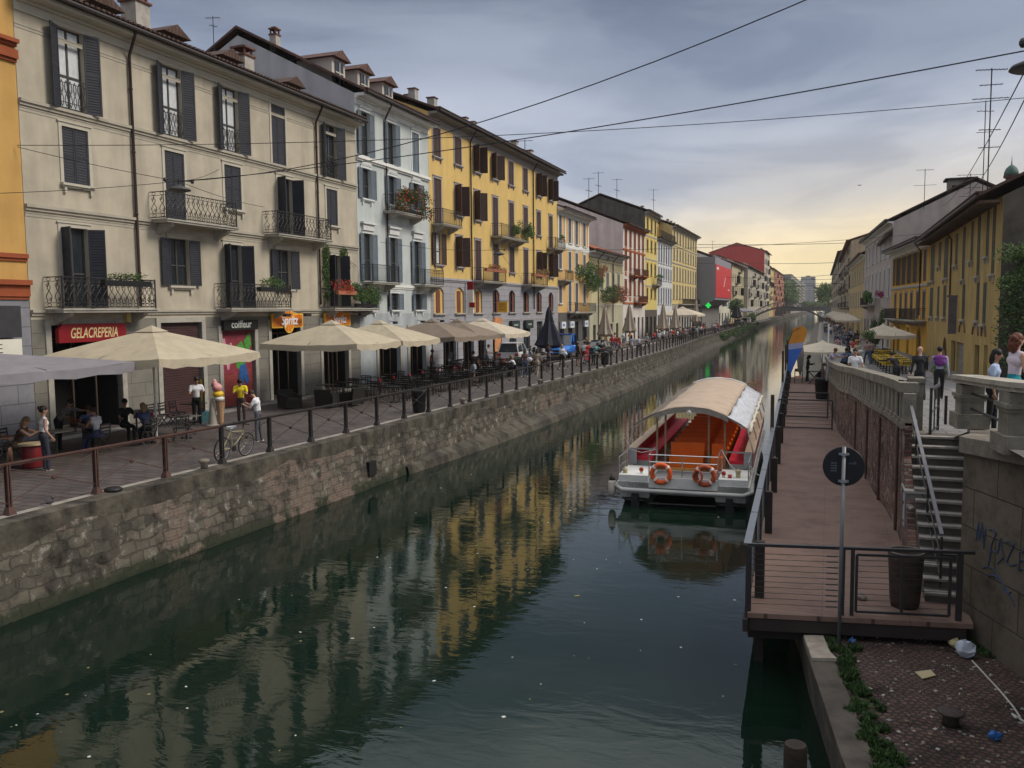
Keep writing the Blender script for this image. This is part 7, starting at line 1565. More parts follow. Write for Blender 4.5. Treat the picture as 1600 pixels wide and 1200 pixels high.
person('waitress in a white shirt and dark trousers beside the yellow menu board', (-21.9, 25.6), -2.2, 'serve', WH, BK, BK, 1, 'black', 'short', 'short', h=1.76)
person('person in a bright yellow top looking down next to the roller shutter', (-20.3, 26.1), -2.6, 'phone', (.65, .52, .02), (.05, .03, .03), BK, 1, 'black', 'short', 'short')
person('person in a white T-shirt and grey trousers reading a phone by the railing', (-17.1, 22.8), 1.9, 'phone', WH, (.08, .08, .09), WH, 0, 'brown', 'short', 'short', h=1.66)
b = MB(); b.cb((-20.9, 19.55, .98), (.04, .07, .008)); tag(b.build('phone', M['black'], None, False, (-20.9, 19.55, .98)), 'dark phone held by the seated woman in white', 'phone')
# middle terrace and strollers
mid = [('seated man in dark clothes at the far end of the dark terrace', -19.9, 48.2, 1.0, 'sit', BK, BK, 'black', 'short', 0, 'short'),
 ('seated woman with red brown hair at the far end of the dark terrace', -19.2, 49.2, .6, 'sit', (.05, .04, .05), BK, 'red', 'long', 1, 'short'),
 ('seated fair woman in a white top at the far end of the dark terrace', -18.3, 50.3, 1.8, 'sitfwd', WH, NV, 'fair', 'long', 1, 'short'),
 ('waiter in a patterned shirt standing behind the dark terrace', -22.5, 56.0, -1.4, 'serve', (.25, .26, .28), NV, 'black', 'short', 0, 'short'),
 ('standing person in red inside the shade of the terrace', -23.0, 48.0, -1.2, 'stand', (.28, .03, .03), BK, 'black', 'short', 0, 'short')]
for lb, x, y, a, ps, tp_, bt, hr, st_, fm, sl_ in mid: person(lb, (x, y), a, ps, tp_, bt, BK, 1, hr, st_, sl_, fem=bool(fm))
person('man in a black T-shirt and pale shorts walking away', (-19.2, 45.6), 0.15, 'walk', BK, (.33, .34, .38), BK, 1, 'black', 'short', 'short', 'shorts', h=1.8)
person('woman in jeans with a white shoulder bag walking away', (-17.6, 50.0), .1, 'walk2', (.12, .06, .05), DN, WH, 1, 'brown', 'long', 'short', fem=True)
bag('white shoulder bag of the woman in jeans', (-17.25, 49.9, 1.08), (.2, .08, .15), WH)
person('woman in a beige jumpsuit walking away', (-17.0, 50.6), .05, 'walk', (.26, .21, .16), (.26, .21, .16), WH, 1, 'brown', 'long', 'short', fem=True)
person('man with a dark backpack next to the closed navy parasol', (-18.8, 58.6), .2, 'walk', (.06, .06, .10), (.12, .10, .10), BK, 1, 'brown', 'short', 'short'); bag('dark backpack of the man beside the navy parasol', (-18.8, 58.35, 1.3), (.16, .1, .22), BK, 'backpack')
person('fair woman in a white top and black trousers with a white bag', (-17.5, 57.6), .1, 'walk2', WH, BK, WH, 0, 'fair', 'long', 'long', fem=True); bag('white bag of the fair woman in black trousers', (-17.2, 57.4, 1.05), (.17, .09, .14), WH)
person('woman in a black strapless top by the railing', (-17.1, 60.2), -.3, 'stand', BK, BK, BK, 1, 'brown', 'long', 'none', 'skirt', True, skirt=(BK, .45, .05))
person('woman in a red dress standing astride a bicycle', (-16.7, 61.2), -.5, 'ride', RD, RD, BK, 1, 'brown', 'short', 'none', 'skirt', True, skirt=(RD, .6, .22))
person('man in a white shirt beside the red dress', (-17.2, 62.4), -.3, 'stand', WH, BK, BK, 1, 'black', 'short', 'short')
person('woman in a light blue top leaning over a bicycle', (-16.2, 61.4), -1.8, 'leanon', (.10, .33, .36), BK, BK, 1, 'brown', 'short', 'short', fem=True)
person('man in a black T-shirt holding a bicycle by the railing', (-16.0, 63.4), .6, 'leanon', BK, BK, BK, 1, 'black', 'short', 'short', h=1.8)
for i, (x, y, tp_, bt, lb, ps) in enumerate([(-19.4, 75.5, BK, WH, 'person in black with pale trousers just past the second litter bin', 'walk2'), (-19.2, 79.6, RD, DN, 'man in a red shirt walking beside the closed beige parasols', 'walk'),
    (-17.0, 78.0, (.30, .33, .42), (.35, .3, .28), 'man in a pale blue shirt and shorts near the railing', 'walk'), (-16.0, 76.5, (.28, .30, .38), (.07, .06, .08), 'grey shirted man leaning on the railing', 'leanon'),
    (-16.9, 84.5, (.3, .3, .34), BK, 'person in grey strolling past the second litter bin', 'walk2'), (-17.6, 104, (.50, .06, .02), BK, 'person in an orange red top before the far open parasol', 'stand'),
    (-17.3, 113, (.34, .2, .2), (.3, .3, .3), 'person in a dusty pink top by the railing', 'stand'), (-17.5, 120, BK, BK, 'person in black leaning towards the canal', 'leanon'), (-17.6, 128, WH, BK, 'person in white near the parked dark car', 'stand'),
    (-18.4, 139, (.3, .2, .18), BK, 'person in a tan top passing the long sand yellow house', 'walk'), (-18.0, 144, (.3, .25, .25), (.2, .2, .22), 'second stroller near the long sand yellow house', 'walk2'), (-18.6, 168, (.18, .2, .3), BK, 'person in blue before the grey modern block', 'walk'), (-18.4, 175, (.45, .2, .18), BK, 'person in pink before the grey modern block', 'walk2')]):
    person(lb, (x, y), random.uniform(-1, 1), ps, tp_, bt, BK, 1, random.choice(['black', 'brown', 'fair']), random.choice(['short', 'long']), 'short', 'shorts' if i == 2 else 'long')
rn = random.Random(21)
for i in range(16):
    y = 106+i*2.3; person('seated guest on the farther left terrace', (-19.5+rn.uniform(-1, 1), y), rn.uniform(-3, 3), 'sit', rn.choice([BK, WH, RD, (.2, .15, .15), DN]), BK, BK, 1, rn.choice(['black', 'brown', 'fair']), 'short', 'short', group='guests of the farther left terraces', vox=.04)
# right bank
person('bald man in a dark suit walking away up the right street', (2.98, 32.4, street_z(32.4)), .05, 'walk', BK, BK, BK, 0, 'grey', 'bald', 'long', h=1.83)
b = MB(); hc_ = PC[('walk', 'long', 'long', False, .024)][1]
person('man in a lilac shirt with a purple sweater tied over his shoulders', (3.62, 32.7, street_z(32.7)), -.05, 'walk2', (.30, .32, .45), BK, (.08, .05, .04), 0, 'black', 'short', 'long', h=1.83)
b = MB(); b.ell((3.62, 32.66, street_z(32.7)+1.42), (.215, .15, .13), 12, 8); b.ell((3.62, 32.60, street_z(32.7)+1.3), (.19, .11, .16), 12, 8); tag(b.build('sweater', cloth((.13, .03, .17)), None, True, (3.62, 32.7, street_z(32.7))), 'purple sweater draped over the shoulders of the man in lilac', 'sweater')
person('young man in a white T-shirt facing the camera behind the balustrade', (.98, 35.0, street_z(35)), 3.1, 'relaxed', WH, (.05, .05, .05), BK, 1, 'black', 'short', 'short')
person('woman in a lilac top leaning on the far end of the balustrade', (.12, 46.5, street_z(46)), -2.2, 'leanon', (.36, .33, .42), (.36, .33, .42), BK, 1, 'red', 'short', 'short', fem=True)
person('man in blue behind the woman leaning on the balustrade', (.75, 47.5, street_z(47)), -2.6, 'leanon', (.06, .13, .25), BK, BK, 1, 'black', 'short', 'short')
person('woman in black standing in the street behind the white T-shirt', (1.1, 51.5, street_z(51)), 2.2, 'stand', BK, BK, BK, 1, 'black', 'long', 'short', fem=True)
person('woman in a cream top with a white bag walking down the street', (2.0, 66, 0), 3.0, 'walk', (.40, .34, .24), (.35, .26, .2), BK, 1, 'brown', 'short', 'short', 'shorts', True); bag('white bag of the woman in the cream top', (2.2, 65.7, .95), (.22, .1, .14), WH)
person('person in a plaid shirt and blue trousers near the yellow tables', (2.65, 66.5, 0), .3, 'walk', (.28, .18, .18), DN, BK, 1, 'fair', 'short', 'short')
person('person in plaid beside the yellow tables, next to the one in blue trousers', (3.0, 67.8, 0), .2, 'walk2', (.25, .2, .2), DN, BK, 1, 'brown', 'short', 'short')
person('dark dressed person stooping in the street among the yellow tables', (2.9, 41.5, street_z(41.5)), .5, 'bend', BK, BK, BK, 1, 'black', 'short', 'long')
bag('patterned grey bag held by the stooping person', (3.45, 41.3, street_z(41)+.42), (.2, .12, .28), (.25, .22, .18))
person('woman with auburn curls in a pale sleeveless top resting her hand on the ramp balustrade', (2.94, 16.4, street_z(16.4)), -1.25, 'hand_on', (.50, .44, .50), (.01, .20, .24), BK, 0, 'red', 'curly', 'none', fem=True, h=1.7)
person('girl with long black hair in a pale blue top behind the auburn woman', (2.86, 17.8, street_z(17.8)), -1.9, 'stand', (.32, .40, .55), BK, BK, 1, 'black', 'long', 'short', fem=True, h=1.55)
person('woman in black silhouetted on the far end of the landing stage', (-1.25, 60.5, -.8), -1.6, 'serve', BK, BK, BK, 1, 'black', 'curly', 'long', fem=True)
tops = [BK, RD, (.40, .05, .05), WH, (.1, .12, .2), (.35, .2, .2), (.2, .2, .22), (.05, .05, .06), (.3, .34, .4), (.45, .2, .08)]
for i in range(52):
    y = 72+i*3.3+rn.uniform(-1, 1); x = lerp(rn.random(), right_wall(y)+1.0, interp(y, [(72, 3.2), (92, 3.6), (122, 2.4), (240, 1.2)]))
    person('stroller far down the crowded right street', (x, y, 0), rn.choice((0, 3.1))+rn.uniform(-.4, .4), rn.choice(('walk', 'walk2', 'stand')), rn.choice(tops), rn.choice([BK, DN, NV, (.2, .18, .16)]), BK, rn.randrange(3), rn.choice(['black', 'brown', 'fair']), rn.choice(['short', 'long']), rn.choice(['short', 'none', 'long']), rn.choice(['long', 'shorts']), rn.random() < .5, h=rn.uniform(1.6, 1.85), group='strollers far down the right street', vox=.045)
for i in range(26):
    y = 68+i*3.7+rn.uniform(-1, 1); person('stroller on the middle stretch of the left quay', (rn.uniform(-22.2, -16.6), y, 0), rn.uniform(-3, 3), rn.choice(('walk', 'walk2', 'stand')), rn.choice(tops), rn.choice([BK, DN, NV, (.2, .18, .16)]), BK, rn.randrange(3), rn.choice(['black', 'brown', 'fair']), rn.choice(['short', 'long']), 'short', rn.choice(['long', 'shorts']), rn.random() < .5, h=rn.uniform(1.6, 1.82), group='strollers on the middle stretch of the left quay', vox=.034)
for i in range(22):
    y = 180+i*5; person('stroller far along the left street', (lerp(rn.random(), left_edge(y)-1.2, -22.5 if y < 260 else left_edge(y)-1), y, 0), rn.uniform(-3, 3), 'walk', rn.choice(tops), BK, BK, 1, 'black', 'short', 'short', group='strollers far along the left street', vox=.045)
# ================================================================== VEHICLES, BICYCLES
m_tyre = mat('tyre', (.015, .015, .015), .85, .1); m_rim = mat('wheel_rim', (.35, .35, .36), .35, .1, metal=.7)
def wheel(root, x, y, r=.32, w=.2, z0=0):
    b = MB(); RY = Matrix.Rotation(radians(90), 3, 'Y'); s = 1 if x > 0 else -1
    b.lathe([(r*.62, -w/2), (r*.95, -w/2), (r, -w*.35), (r, w*.35), (r*.95, w/2), (r*.62, w/2)], (x, y, z0+r), 22, 0, RY); o = b.build('wheel', m_tyre, root, True)
    b = MB(); b.lathe([(r*.6, -w*.42), (r*.6, w*.42), (r*.5, w*.44), (r*.12, w*.40), (.02, w*.46)], (x, y, z0+r), 10, 0, RY if s > 0 else Matrix.Rotation(radians(-90), 3, 'Y')); b.build('rim', m_rim, o)
def car(label, name, cat, loc, rz, paint_, prof, roofp, hw=.85, wb=(-1.3, 1.35), plate=True, lampc=None, group=None):
    """prof: (y, z_low, z_belt, half width) stations; roofp: (y, z, half width) greenhouse stations; local +y is forward"""
    root = thing(name, label, cat, loc, rz, group); ORG[root.name] = Vector((0, 0, 0)); b = MB(); vs = []
    for y, zl, zb_, w in prof:
        vs += [(-w*.92, y, zl), (-w, y, zl+.16), (-w, y, zb_-.12), (-w*.95, y, zb_), (w*.95, y, zb_), (w, y, zb_-.12), (w, y, zl+.16), (w*.92, y, zl)]
    n = 8; fs = [(i*n+j, i*n+(j+1) % n, (i+1)*n+(j+1) % n, (i+1)*n+j) for i in range(len(prof)-1) for j in range(n)]+[tuple(range(n)), tuple((len(prof)-1)*n+j for j in range(n))[::-1]]
    b._a(vs, fs); bd = b.build('body', paint_, root, True)
    mo = bd.modifiers.new('bev', 'BEVEL'); mo.width = .03; mo.segments = 2; mo.limit_method = 'ANGLE'; mo.angle_limit = radians(25)
    # greenhouse
    b = MB(); vs = []
    for y, z, w, zb_, wb_ in roofp: vs += [(-wb_, y, zb_), (-w, y, z), (w, y, z), (wb_, y, zb_)]
    n = 4; b._a(vs, [(i*n+j, i*n+j+1, (i+1)*n+j+1, (i+1)*n+j) for i in range(len(roofp)-1) for j in range(3)]+[(0, 1, 2, 3), tuple((len(roofp)-1)*n+j for j in range(4))[::-1]]); b.build('glazing', M['glass'], root)
    b = MB(); r = [q for q in roofp if q[1] > max(p_[1] for p_ in roofp)-.08]
    y0, y1 = r[0][0], r[-1][0]; w = r[0][2]; zt = max(q[1] for q in roofp)
    b.slab([(-w-.02, y0-.05, zt-.02), (w+.02, y0-.05, zt-.02), (w+.02, y1+.05, zt-.02), (-w-.02, y1+.05, zt-.02)], (0, 0, .05))
    for q0, q1 in zip(roofp, roofp[1:]):
        for s in (-1, 1):
            if abs(q0[1]-q1[1]) > .2: b.beam((s*q0[2] if q0[1] > q1[1] else s*q0[4], q0[0], max(q0[1], q0[3]) if q0[1] > q1[1] else q0[3]), (s*q1[2] if q1[1] > q0[1] else s*q1[4], q1[0], q1[1] if q1[1] > q0[1] else q1[3]), .06, .05)
    mid_ = (roofp[0][0]+roofp[-1][0])/2
    for s in (-1, 1): b.beam((s*(roofp[1][4]+.005), mid_, roofp[1][3]), (s*(w+.005), mid_, zt), .06, .05)
    b.build('roof', paint_, root)
    for y in wb:
        for s in (-1, 1): wheel(root, s*(hw-.08), y)
    yb, yf = prof[0][0], prof[-1][0]
    for s in (-1, 1):
        b = MB(); b.box(s*hw*.78-.13, s*hw*.78+.13, yb-.03, yb+.05, .72, .92); b.build('tail_lamp', mat('tail_lamp', (.35, .02, .02), .3), root)
        b = MB(); b.box(s*hw*.72-.16, s*hw*.72+.16, yf-.05, yf+.03, .60, .76); b.build('headlight', mat('headlight', (.6, .6, .58), .15), root)
    b = MB(); b.box(-hw*.9, hw*.9, yb-.08, yb, .32, .55); b.box(-hw*.9, hw*.9, yf, yf+.08, .30, .52); b.build('bumper', mat('bumper_grey', (.06, .06, .065), .6), root)
    if plate: b = MB(); b.box(-.26, .26, yb-.1, yb-.082, .38, .49); b.box(-.26, .26, yf+.082, yf+.1, .36, .47); b.build('number_plate', M['white'], root)
    for s in (-1, 1): b = MB(); b.ell((s*(hw+.09), roofp[-1][0]-.35, roofp[-1][3]+.1), (.1, .06, .07), 8, 5); b.build('side_mirror', paint_, root)
    return root
suvp = [(-2.05, .35, .95, .78), (-1.95, .30, 1.0, .84), (-1.2, .28, 1.0, .87), (1.0, .28, .98, .87), (1.75, .30, .92, .83), (2.05, .38, .80, .72)]
suvr = [(-1.98, 1.05, .70, 1.0, .78), (-1.72, 1.62, .62, 1.0, .80), (.35, 1.65, .62, .99, .80), (1.05, 1.02, .70, .98, .78)]
car('white sport utility car parked with its rear window towards the camera', 'parked_car', 'car', (-22.6, 61.8, 0), .12, mat('car_white', (.55, .55, .55), .25, .03, spec=.6), suvp, suvr)
sedp = [(-2.15, .40, .85, .74), (-2.05, .30, .92, .82), (-1.0, .26, .93, .86), (.9, .26, .90, .86), (1.8, .30, .80, .80), (2.15, .40, .66, .70)]
sedr = [(-1.7, .95, .62, .92, .74), (-1.0, 1.38, .56, .92, .76), (.3, 1.42, .56, .91, .76), (1.15, .92, .64, .90, .74)]
car('black car parked behind the blue pickup truck', 'parked_car', 'car', (-18.9, 73.8, 0), .06, mat('car_black', (.015, .015, .018), .2, .03, spec=.7), sedp, sedr)
car('dark grey car parked beyond the far open parasol', 'parked_car', 'car', (-20.0, 141, 0), .1, mat('car_grey', (.05, .055, .06), .25, .03, spec=.7), sedp, sedr)
for i, (y, c, lb) in enumerate(((207, (.03, .03, .035), 'first dark car parked past the grey modern block'), (214, (.02, .02, .025), 'second dark car parked past the grey modern block'), (232, (.55, .55, .55), 'white van like car far along the left street'), (224, (.3, .3, .3), 'silver car far along the left street'))):
    car(lb, 'parked_car', 'car', (-19.9, y, 0), .05, mat('car_far%d' % i, c, .3, .03, spec=.6), suvp if i > 1 else sedp, suvr if i > 1 else sedr)
# blue pickup truck, nose towards the camera
root = thing('pickup_truck', 'bright blue pickup truck with a grey drop side bed facing the camera', 'truck', (-21.1, 70.5, 0), pi+.10); ORG[root.name] = Vector((0, 0, 0))
m_bl = mat('truck_blue', (.012, .13, .50), .3, .05, spec=.6)
b = MB(); pr = [(.55, .55, 1.15, 1.0), (1.9, .5, 1.2, 1.0), (2.3, .5, 1.18, .99), (3.1, .5, 1.02, .95), (3.45, .55, .85, .88)]; vs = []
for y, zl, zb_, w in pr: vs += [(-w*.95, y, zl), (-w, y, zl+.2), (-w, y, zb_-.1), (-w*.94, y, zb_), (w*.94, y, zb_), (w, y, zb_-.1), (w, y, zl+.2), (w*.95, y, zl)]
b._a(vs, [(i*8+j, i*8+(j+1) % 8, (i+1)*8+(j+1) % 8, (i+1)*8+j) for i in range(4) for j in range(8)]+[tuple(range(8)), tuple(32+j for j in range(8))[::-1]]); b.build('cab', m_bl, root, True)
b = MB(); b.slab([(-.86, .56, 1.15), (-.86, .62, 2.02), (-.86, 1.55, 2.05), (-.86, 2.35, 1.18)], (1.72, 0, 0)); b.build('glazing', M['glass'], root)
b = MB(); b.slab([(-.9, .52, 2.02), (-.9, 1.6, 2.05), (-.9, 1.6, 2.12), (-.9, .52, 2.10)], (1.8, 0, 0)); b.box(-.92, .92, .48, .56, 1.1, 2.1)
for s in (-1, 1): b.beam((s*.88, 1.58, 2.06), (s*.9, 2.38, 1.17), .07, .07); b.beam((s*.88, 1.25, 2.06), (s*.95, 1.3, 1.17), .1, .07)
b.build('cab_roof', m_bl, root)
m_bed = mat('bed_grey', (.13, .125, .12), .6, .2, 3)
b = MB(); b.box(-1.05, 1.05, -3.9, .40, .78, .86); b.build('bed_floor', m_bed, root)
for s in (-1, 1):
    b = MB()
    for k in range(3): b.box(min(s*1.02, s*1.07), max(s*1.02, s*1.07), -3.9, .40, .865+k*.19, 1.045+k*.19)
    b.build('drop_side', m_bed, root)
b = MB(); b.box(-1.05, 1.05, -3.95, -3.9, .86, 1.42); b.build('tailboard', m_bed, root); b = MB(); b.box(-1.05, 1.05, .41, .46, .86, 1.95); b.build('head_board', M['black'], root)
b = MB(); b.box(-.35, .35, -3.9, 3.0, .45, .62); b.build('chassis', M['black'], root)
for y in (-2.6, 2.6):
    for s in (-1, 1): wheel(root, s*.88, y, .36, .24)
for s in (-1, 1): b = MB(); b.box(s*.66-.15, s*.66+.15, 3.40, 3.47, .66, .84); b.build('headlight', MATS['headlight'], root); b = MB(); b.cb((s*1.12, 2.2, 1.35), (.08, .05, .14)); b.build('side_mirror', M['black'], root)
b = MB(); b.box(-.9, .9, 3.4, 3.55, .42, .6); b.box(-.4, .4, 3.42, 3.5, .68, .85); b.build('bumper', M['black'], root)
def bicycle(label, loc, rz, lean=0, col=(.30, .28, .17), basket=False):
    root = thing('bicycle', label, 'bicycle', loc, 0); ORG[root.name] = Vector((0, 0, 0)); root.rotation_euler = (0, lean, rz)
    for y in (-.52, .52):
        b = MB(); b.tube([(0, y+.33*cos(a*pi/14), .35+.33*sin(a*pi/14)) for a in range(28)], .018, 6, closed=True); w = b.build('wheel', m_tyre, root, True)
        b = MB(); b.tube([(0, y+.31*cos(a*pi/14), .35+.31*sin(a*pi/14)) for a in range(28)], .009, 5, closed=True)
        for k in range(12): b.tube([(0, y, .35), (0, y+.31*cos(k*pi/6), .35+.31*sin(k*pi/6))], .0022, 3)
        b.lathe([(.03, -.04), (.03, .04)], (0, y, .35), 8, 0, Matrix.Rotation(radians(90), 3, 'Y')); b.build('spokes', m_rim, w)
    st_, bb_, hd_ = (0, -.20, .80), (0, -.08, .32), (0, .33, .82); b = MB()
    for p_, q in ((st_, bb_), (st_, (0, .31, .76)), (bb_, (0, .34, .68)), (hd_, (0, .36, .62)), (bb_, (0, -.52, .35)), (st_, (0, -.52, .35))): b.tube([p_, q], .017, 6)
    b.tube([(0, .36, .62), (.05, .40, .55), (.05, .52, .35)], .012, 5); b.tube([(0, .36, .62), (-.05, .40, .55), (-.05, .52, .35)], .012, 5); b.build('frame', mat('bike_%d' % int(col[0]*1000+col[2]*100), col, .4, .1), root)
    b = MB(); b.tube([st_, (0, -.22, .90)], .013, 5); b.slab([(-.02, .02, .90), (.02, .02, .90), (.08, -.30, .91), (-.08, -.30, .91)], (0, 0, .05)); b.build('saddle', cloth(WH) if not basket else M['black'], root)
    b = MB(); b.tube([hd_, (0, .34, .96)], .013, 5); b.tube([(-.28, .24, 1.0), (-.2, .34, .97), (.2, .34, .97), (.28, .24, 1.0)], .013, 6); b.build('handlebar', M['black'], root)
    b = MB(); b.lathe([(.09, -.008), (.09, .008)], (.05, -.08, .32), 16, 0, Matrix.Rotation(radians(90), 3, 'Y')); b.tube([(.06, -.08, .32), (.06, .06, .24), (.14, .06, .24)], .010, 5); b.tube([(-.06, -.08, .32), (-.06, -.2, .4), (-.14, -.2, .4)], .010, 5); b.build('crankset', M['iron'], root)
    if basket: b = MB(); b.box(-.16, .16, .42, .68, .78, 1.0); b.build('basket', M['iron'], root)
bicycle('pale yellow mountain bicycle with a white saddle leaning on the railing', (-15.68, 19.75, 0), 0.0, radians(6))
bicycle('white bicycle under the woman in the red dress', (-16.6, 61.0, 0), -.5, 0, (.5, .5, .5), True); bicycle('bright green bicycle held by the woman in light blue', (-16.3, 62.6, 0), .3, 0, (.12, .4, .05)); bicycle('dark bicycle of the man in the black T-shirt', (-15.8, 63.6, 0), .1, 0, (.03, .03, .03))
def scooter(label, loc, rz, col):
    root = thing('motor_scooter', label, 'scooter', loc, rz); ORG[root.name] = Vector((0, 0, 0)); m_ = mat('scooter_%d' % int(col[0]*1000), col, .3, .05, spec=.6)
    for y in (-.62, .62):
        b = MB(); b.lathe([(.13, -.05), (.23, -.05), (.25, 0), (.23, .05), (.13, .05)], (0, y, .25), 18, 0, Matrix.Rotation(radians(90), 3, 'Y')); b.build('wheel', m_tyre, root, True)
    b = MB(); b.slab([(-.15, -.85, .5), (-.15, -.6, .78), (-.15, .0, .72), (-.15, .05, .35), (-.15, -.5, .33)], (.3, 0, 0)); b.slab([(-.14, .0, .3), (-.14, .35, .3), (-.14, .35, .36), (-.14, .0, .38)], (.28, 0, 0)); b.slab([(-.2, .35, .3), (-.2, .52, .95), (-.2, .58, .95), (-.2, .5, .4)], (.4, 0, 0)); b.slab([(-.07, .42, .42), (-.07, .85, .42), (-.07, .75, .52), (-.07, .5, .55)], (.14, 0, 0)); bd = b.build('body', m_, root); mo = bd.modifiers.new('bev', 'BEVEL'); mo.width = .05; mo.segments = 3
    b = MB(); b.slab([(-.14, -.75, .78), (-.14, .0, .74), (-.14, -.02, .83), (-.14, -.7, .88)], (.28, 0, 0)); b.build('seat', M['black'], root)
    b = MB(); b.tube([(-.33, .42, 1.05), (0, .5, 1.0), (.33, .42, 1.05)], .018, 6); b.tube([(0, .5, 1.0), (0, .6, .35)], .03, 6); b.build('handlebar', M['black'], root)
    b = MB(); b.lathe([(.03, -.06), (.08, 0), (.07, .03)], (0, .62, .85), 12, 0, Matrix.Rotation(radians(-90), 3, 'X')); b.build('headlight', MATS['headlight'], root)
    b = MB(); b.slab([(-.2, .55, .98), (.2, .55, .98), (.14, .42, 1.38), (-.14, .42, 1.38)], (0, .01, 0)); b.build('windscreen', M['glass'], root)
    for s in (-1, 1): b = MB(); b.tube([(s*.25, .45, 1.03), (s*.3, .45, 1.18)], .006, 4); b.ell((s*.31, .45, 1.2), (.05, .015, .035), 8, 5); b.build('mirror', M['black'], root)
scooter('silver motor scooter parked in front of the blue pickup truck', (-20.2, 60.6, 0), 2.6, (.30, .31, .33)); scooter('second dark motor scooter behind the silver one', (-21.2, 62.8, 0), 2.4, (.05, .05, .055))
scooter('black motor scooter parked by the yellow clothed tables on the right bank', (4.85, 51.5, street_z(51.5)), 3.0, (.02, .02, .022)); scooter('dark motor scooter at the far end of the yellow house', (-23.4, 52.5, 0), 2.9, (.1, .1, .12))
root = thing('boardwalk_table', 'small folding table standing at the far end of the landing stage', 'table', (-.75, 58.5, -.8))
b = MB(); b.box(-1.2, -.3, 58.2, 58.8, -.02, .02); b.build('tabletop', M['black'], root)
for s in (-1, 1): b = MB(); b.beam((-.75-s*.38, 58.3, -.03), (-.75+s*.38, 58.3, -.8), .035, .035); b.beam((-.75-s*.38, 58.7, -.03), (-.75+s*.38, 58.7, -.8), .035, .035); b.build('leg', M['black'], root)
root = thing('director_chair', 'folding chair with an orange seat on the far end of the landing stage', 'chair', (-1.75, 58.5, -.8))
b = MB(); b.box(-2.0, -1.5, 58.3, 58.75, -.36, -.33); b.build('seat', mat('orange_canvas', (.55, .12, .02), .8), root); b = MB(); b.box(-2.0, -1.96, 58.3, 58.75, .0, .05); b.box(-2.0, -1.5, 58.72, 58.75, -.05, .15); b.build('backrest', M['wood'], root)
for x in (-1.98, -1.52):
    for y in (58.3, 58.72): b = MB(); b.box(x-.02, x+.02, y-.02, y+.02, -.8, .0); b.build('leg', M['wood'], root)
root = thing('feather_banner', 'tall blue and orange feather banner beside the landing stage', 'banner', (dk(56)+.05, 56, -.8))
bx_, by_ = dk(56)+.05, 56
b = MB(); b.tube([(bx_, by_, -.9), (bx_+.02, by_, 1.9), (bx_+.25, by_, 2.6), (bx_+.7, by_, 2.88)], .02, 5); b.build('pole', M['black'], root)
def fb(z): return bx_+.02 if z < 1.6 else bx_+.02+.28*((z-1.6)/1.2)**1.6
b = MB(); seg = [(-.45, .08, 0), (.3, .34, 0), (1.0, .62, 0), (1.5, .84, 0), (1.85, .9, 1), (2.0, .92, 2), (2.4, .95, 2), (2.65, .85, 2), (2.85, .55, 2)]
for (z0, w0, m0), (z1, w1, m1) in zip(seg, seg[1:]): b.slab([(fb(z0), by_, z0), (fb(z0)+w0, by_, z0+.12), (fb(z1)+w1, by_, z1+(.12 if z1 < 2.9 else 0)), (fb(z1), by_, z1)], (0, .012, 0), m1 if m1 == m0 or m1 == 1 else m1)
b.build('flag', [mat('banner_blue', (.05, .14, .52), .7, .1), mat('banner_lilac', (.35, .36, .55), .7), mat('banner_orange', (.60, .24, .03), .7, .15, 3)], root)
lathe_thing('folded_parasol', 'closed grey parasol leaning beside the banner', 'parasol', [(.04, 0), (.16, .35), (.24, 1.3), (.14, 1.9), (.03, 2.4)], (-1.65, 58.2, -.2), mat('grey_canvas', (.20, .18, .18), .8, .2), 12)
b = MB(); b.tube([(.02, 62, -1.2), (.02, 62, 3.0)], .05, 6); tag(b.build('white_mast', M['white'], None, False, (.02, 62, -1)), 'slim white mast beside the canal beyond the balustrade', 'mast')
# ================================================================== PLANTS
def plant(name, label, cen, rad, n, size, mats=LEAF, cat='plant', box=None, group=None, pot=None):
    root = thing(name, label, cat, (cen[0], cen[1], cen[2]-rad[2]), 0, group); b = MB(); rq = random.Random(int(cen[1]*13)); K = 9
    for k in range(K):
        q = [cen[i]+rad[i]*.62*rq.uniform(-1, 1)*(1 if i != 2 else .8) for i in range(3)]; s_ = rq.uniform(.28, .55); b.leafs(q, [max(.1, r_*s_*1.15) for r_ in rad], n//K, size*rq.uniform(.75, 1.15), 0, len(mats), rnd=rq)
    b.build('foliage', mats, root)
    if box: b = MB(); b.box(*box); b.build('planter', pot or M['terra'], root)
    return root
RB = M['red']
plant('balcony_plants', 'small green plants on the lower left scrolled balcony', (XF+.75, 24.4, 5.45), (.15, 1.15, .2), 500, .06, cat='plants', box=(XF+.62, XF+.84, 23.3, 25.5, 5.1, 5.3), pot=M['black'])
plant('balcony_plants', 'yellow green plants on the balcony above the coiffeur sign', (XF+.8, 33.1, 5.45), (.22, 1.2, .32), 700, .06, [M['leafB'], M['leafC']], cat='plants', box=(XF+.68, XF+.88, 32.0, 34.3, 5.05, 5.25), pot=M['black'])
plant('flower_box', 'red geraniums on the left half of the hedge balcony', (XF+.95, 39.1, 5.4), (.26, 1.2, .42), 800, .07, [RB, M['leafB'], RB], cat='flowers', box=(XF+.84, XF+1.04, 38.2, 40.0, 5.0, 5.2))
plant('balcony_hedge', 'dense bright green hedge covering the right half of the balcony', (XF+.85, 41.4, 5.05), (.42, 1.75, .82), 4200, .08, [M['leafB'], M['leafC'], M['leafB']], cat='hedge', box=(XF+.7, XF+.84, 40.3, 42.5, 4.35, 4.55), pot=M['black'])
b_ = [(XF+.12, 38.55, 5.4, .9), (XF+.12, 38.5, 6.3, .7), (XF+.12, 38.6, 7.1, .5), (XF+.12, 40.5, 5.6, .6), (XF+.12, 40.55, 6.6, .6), (XF+.12, 40.3, 7.15, .45)]
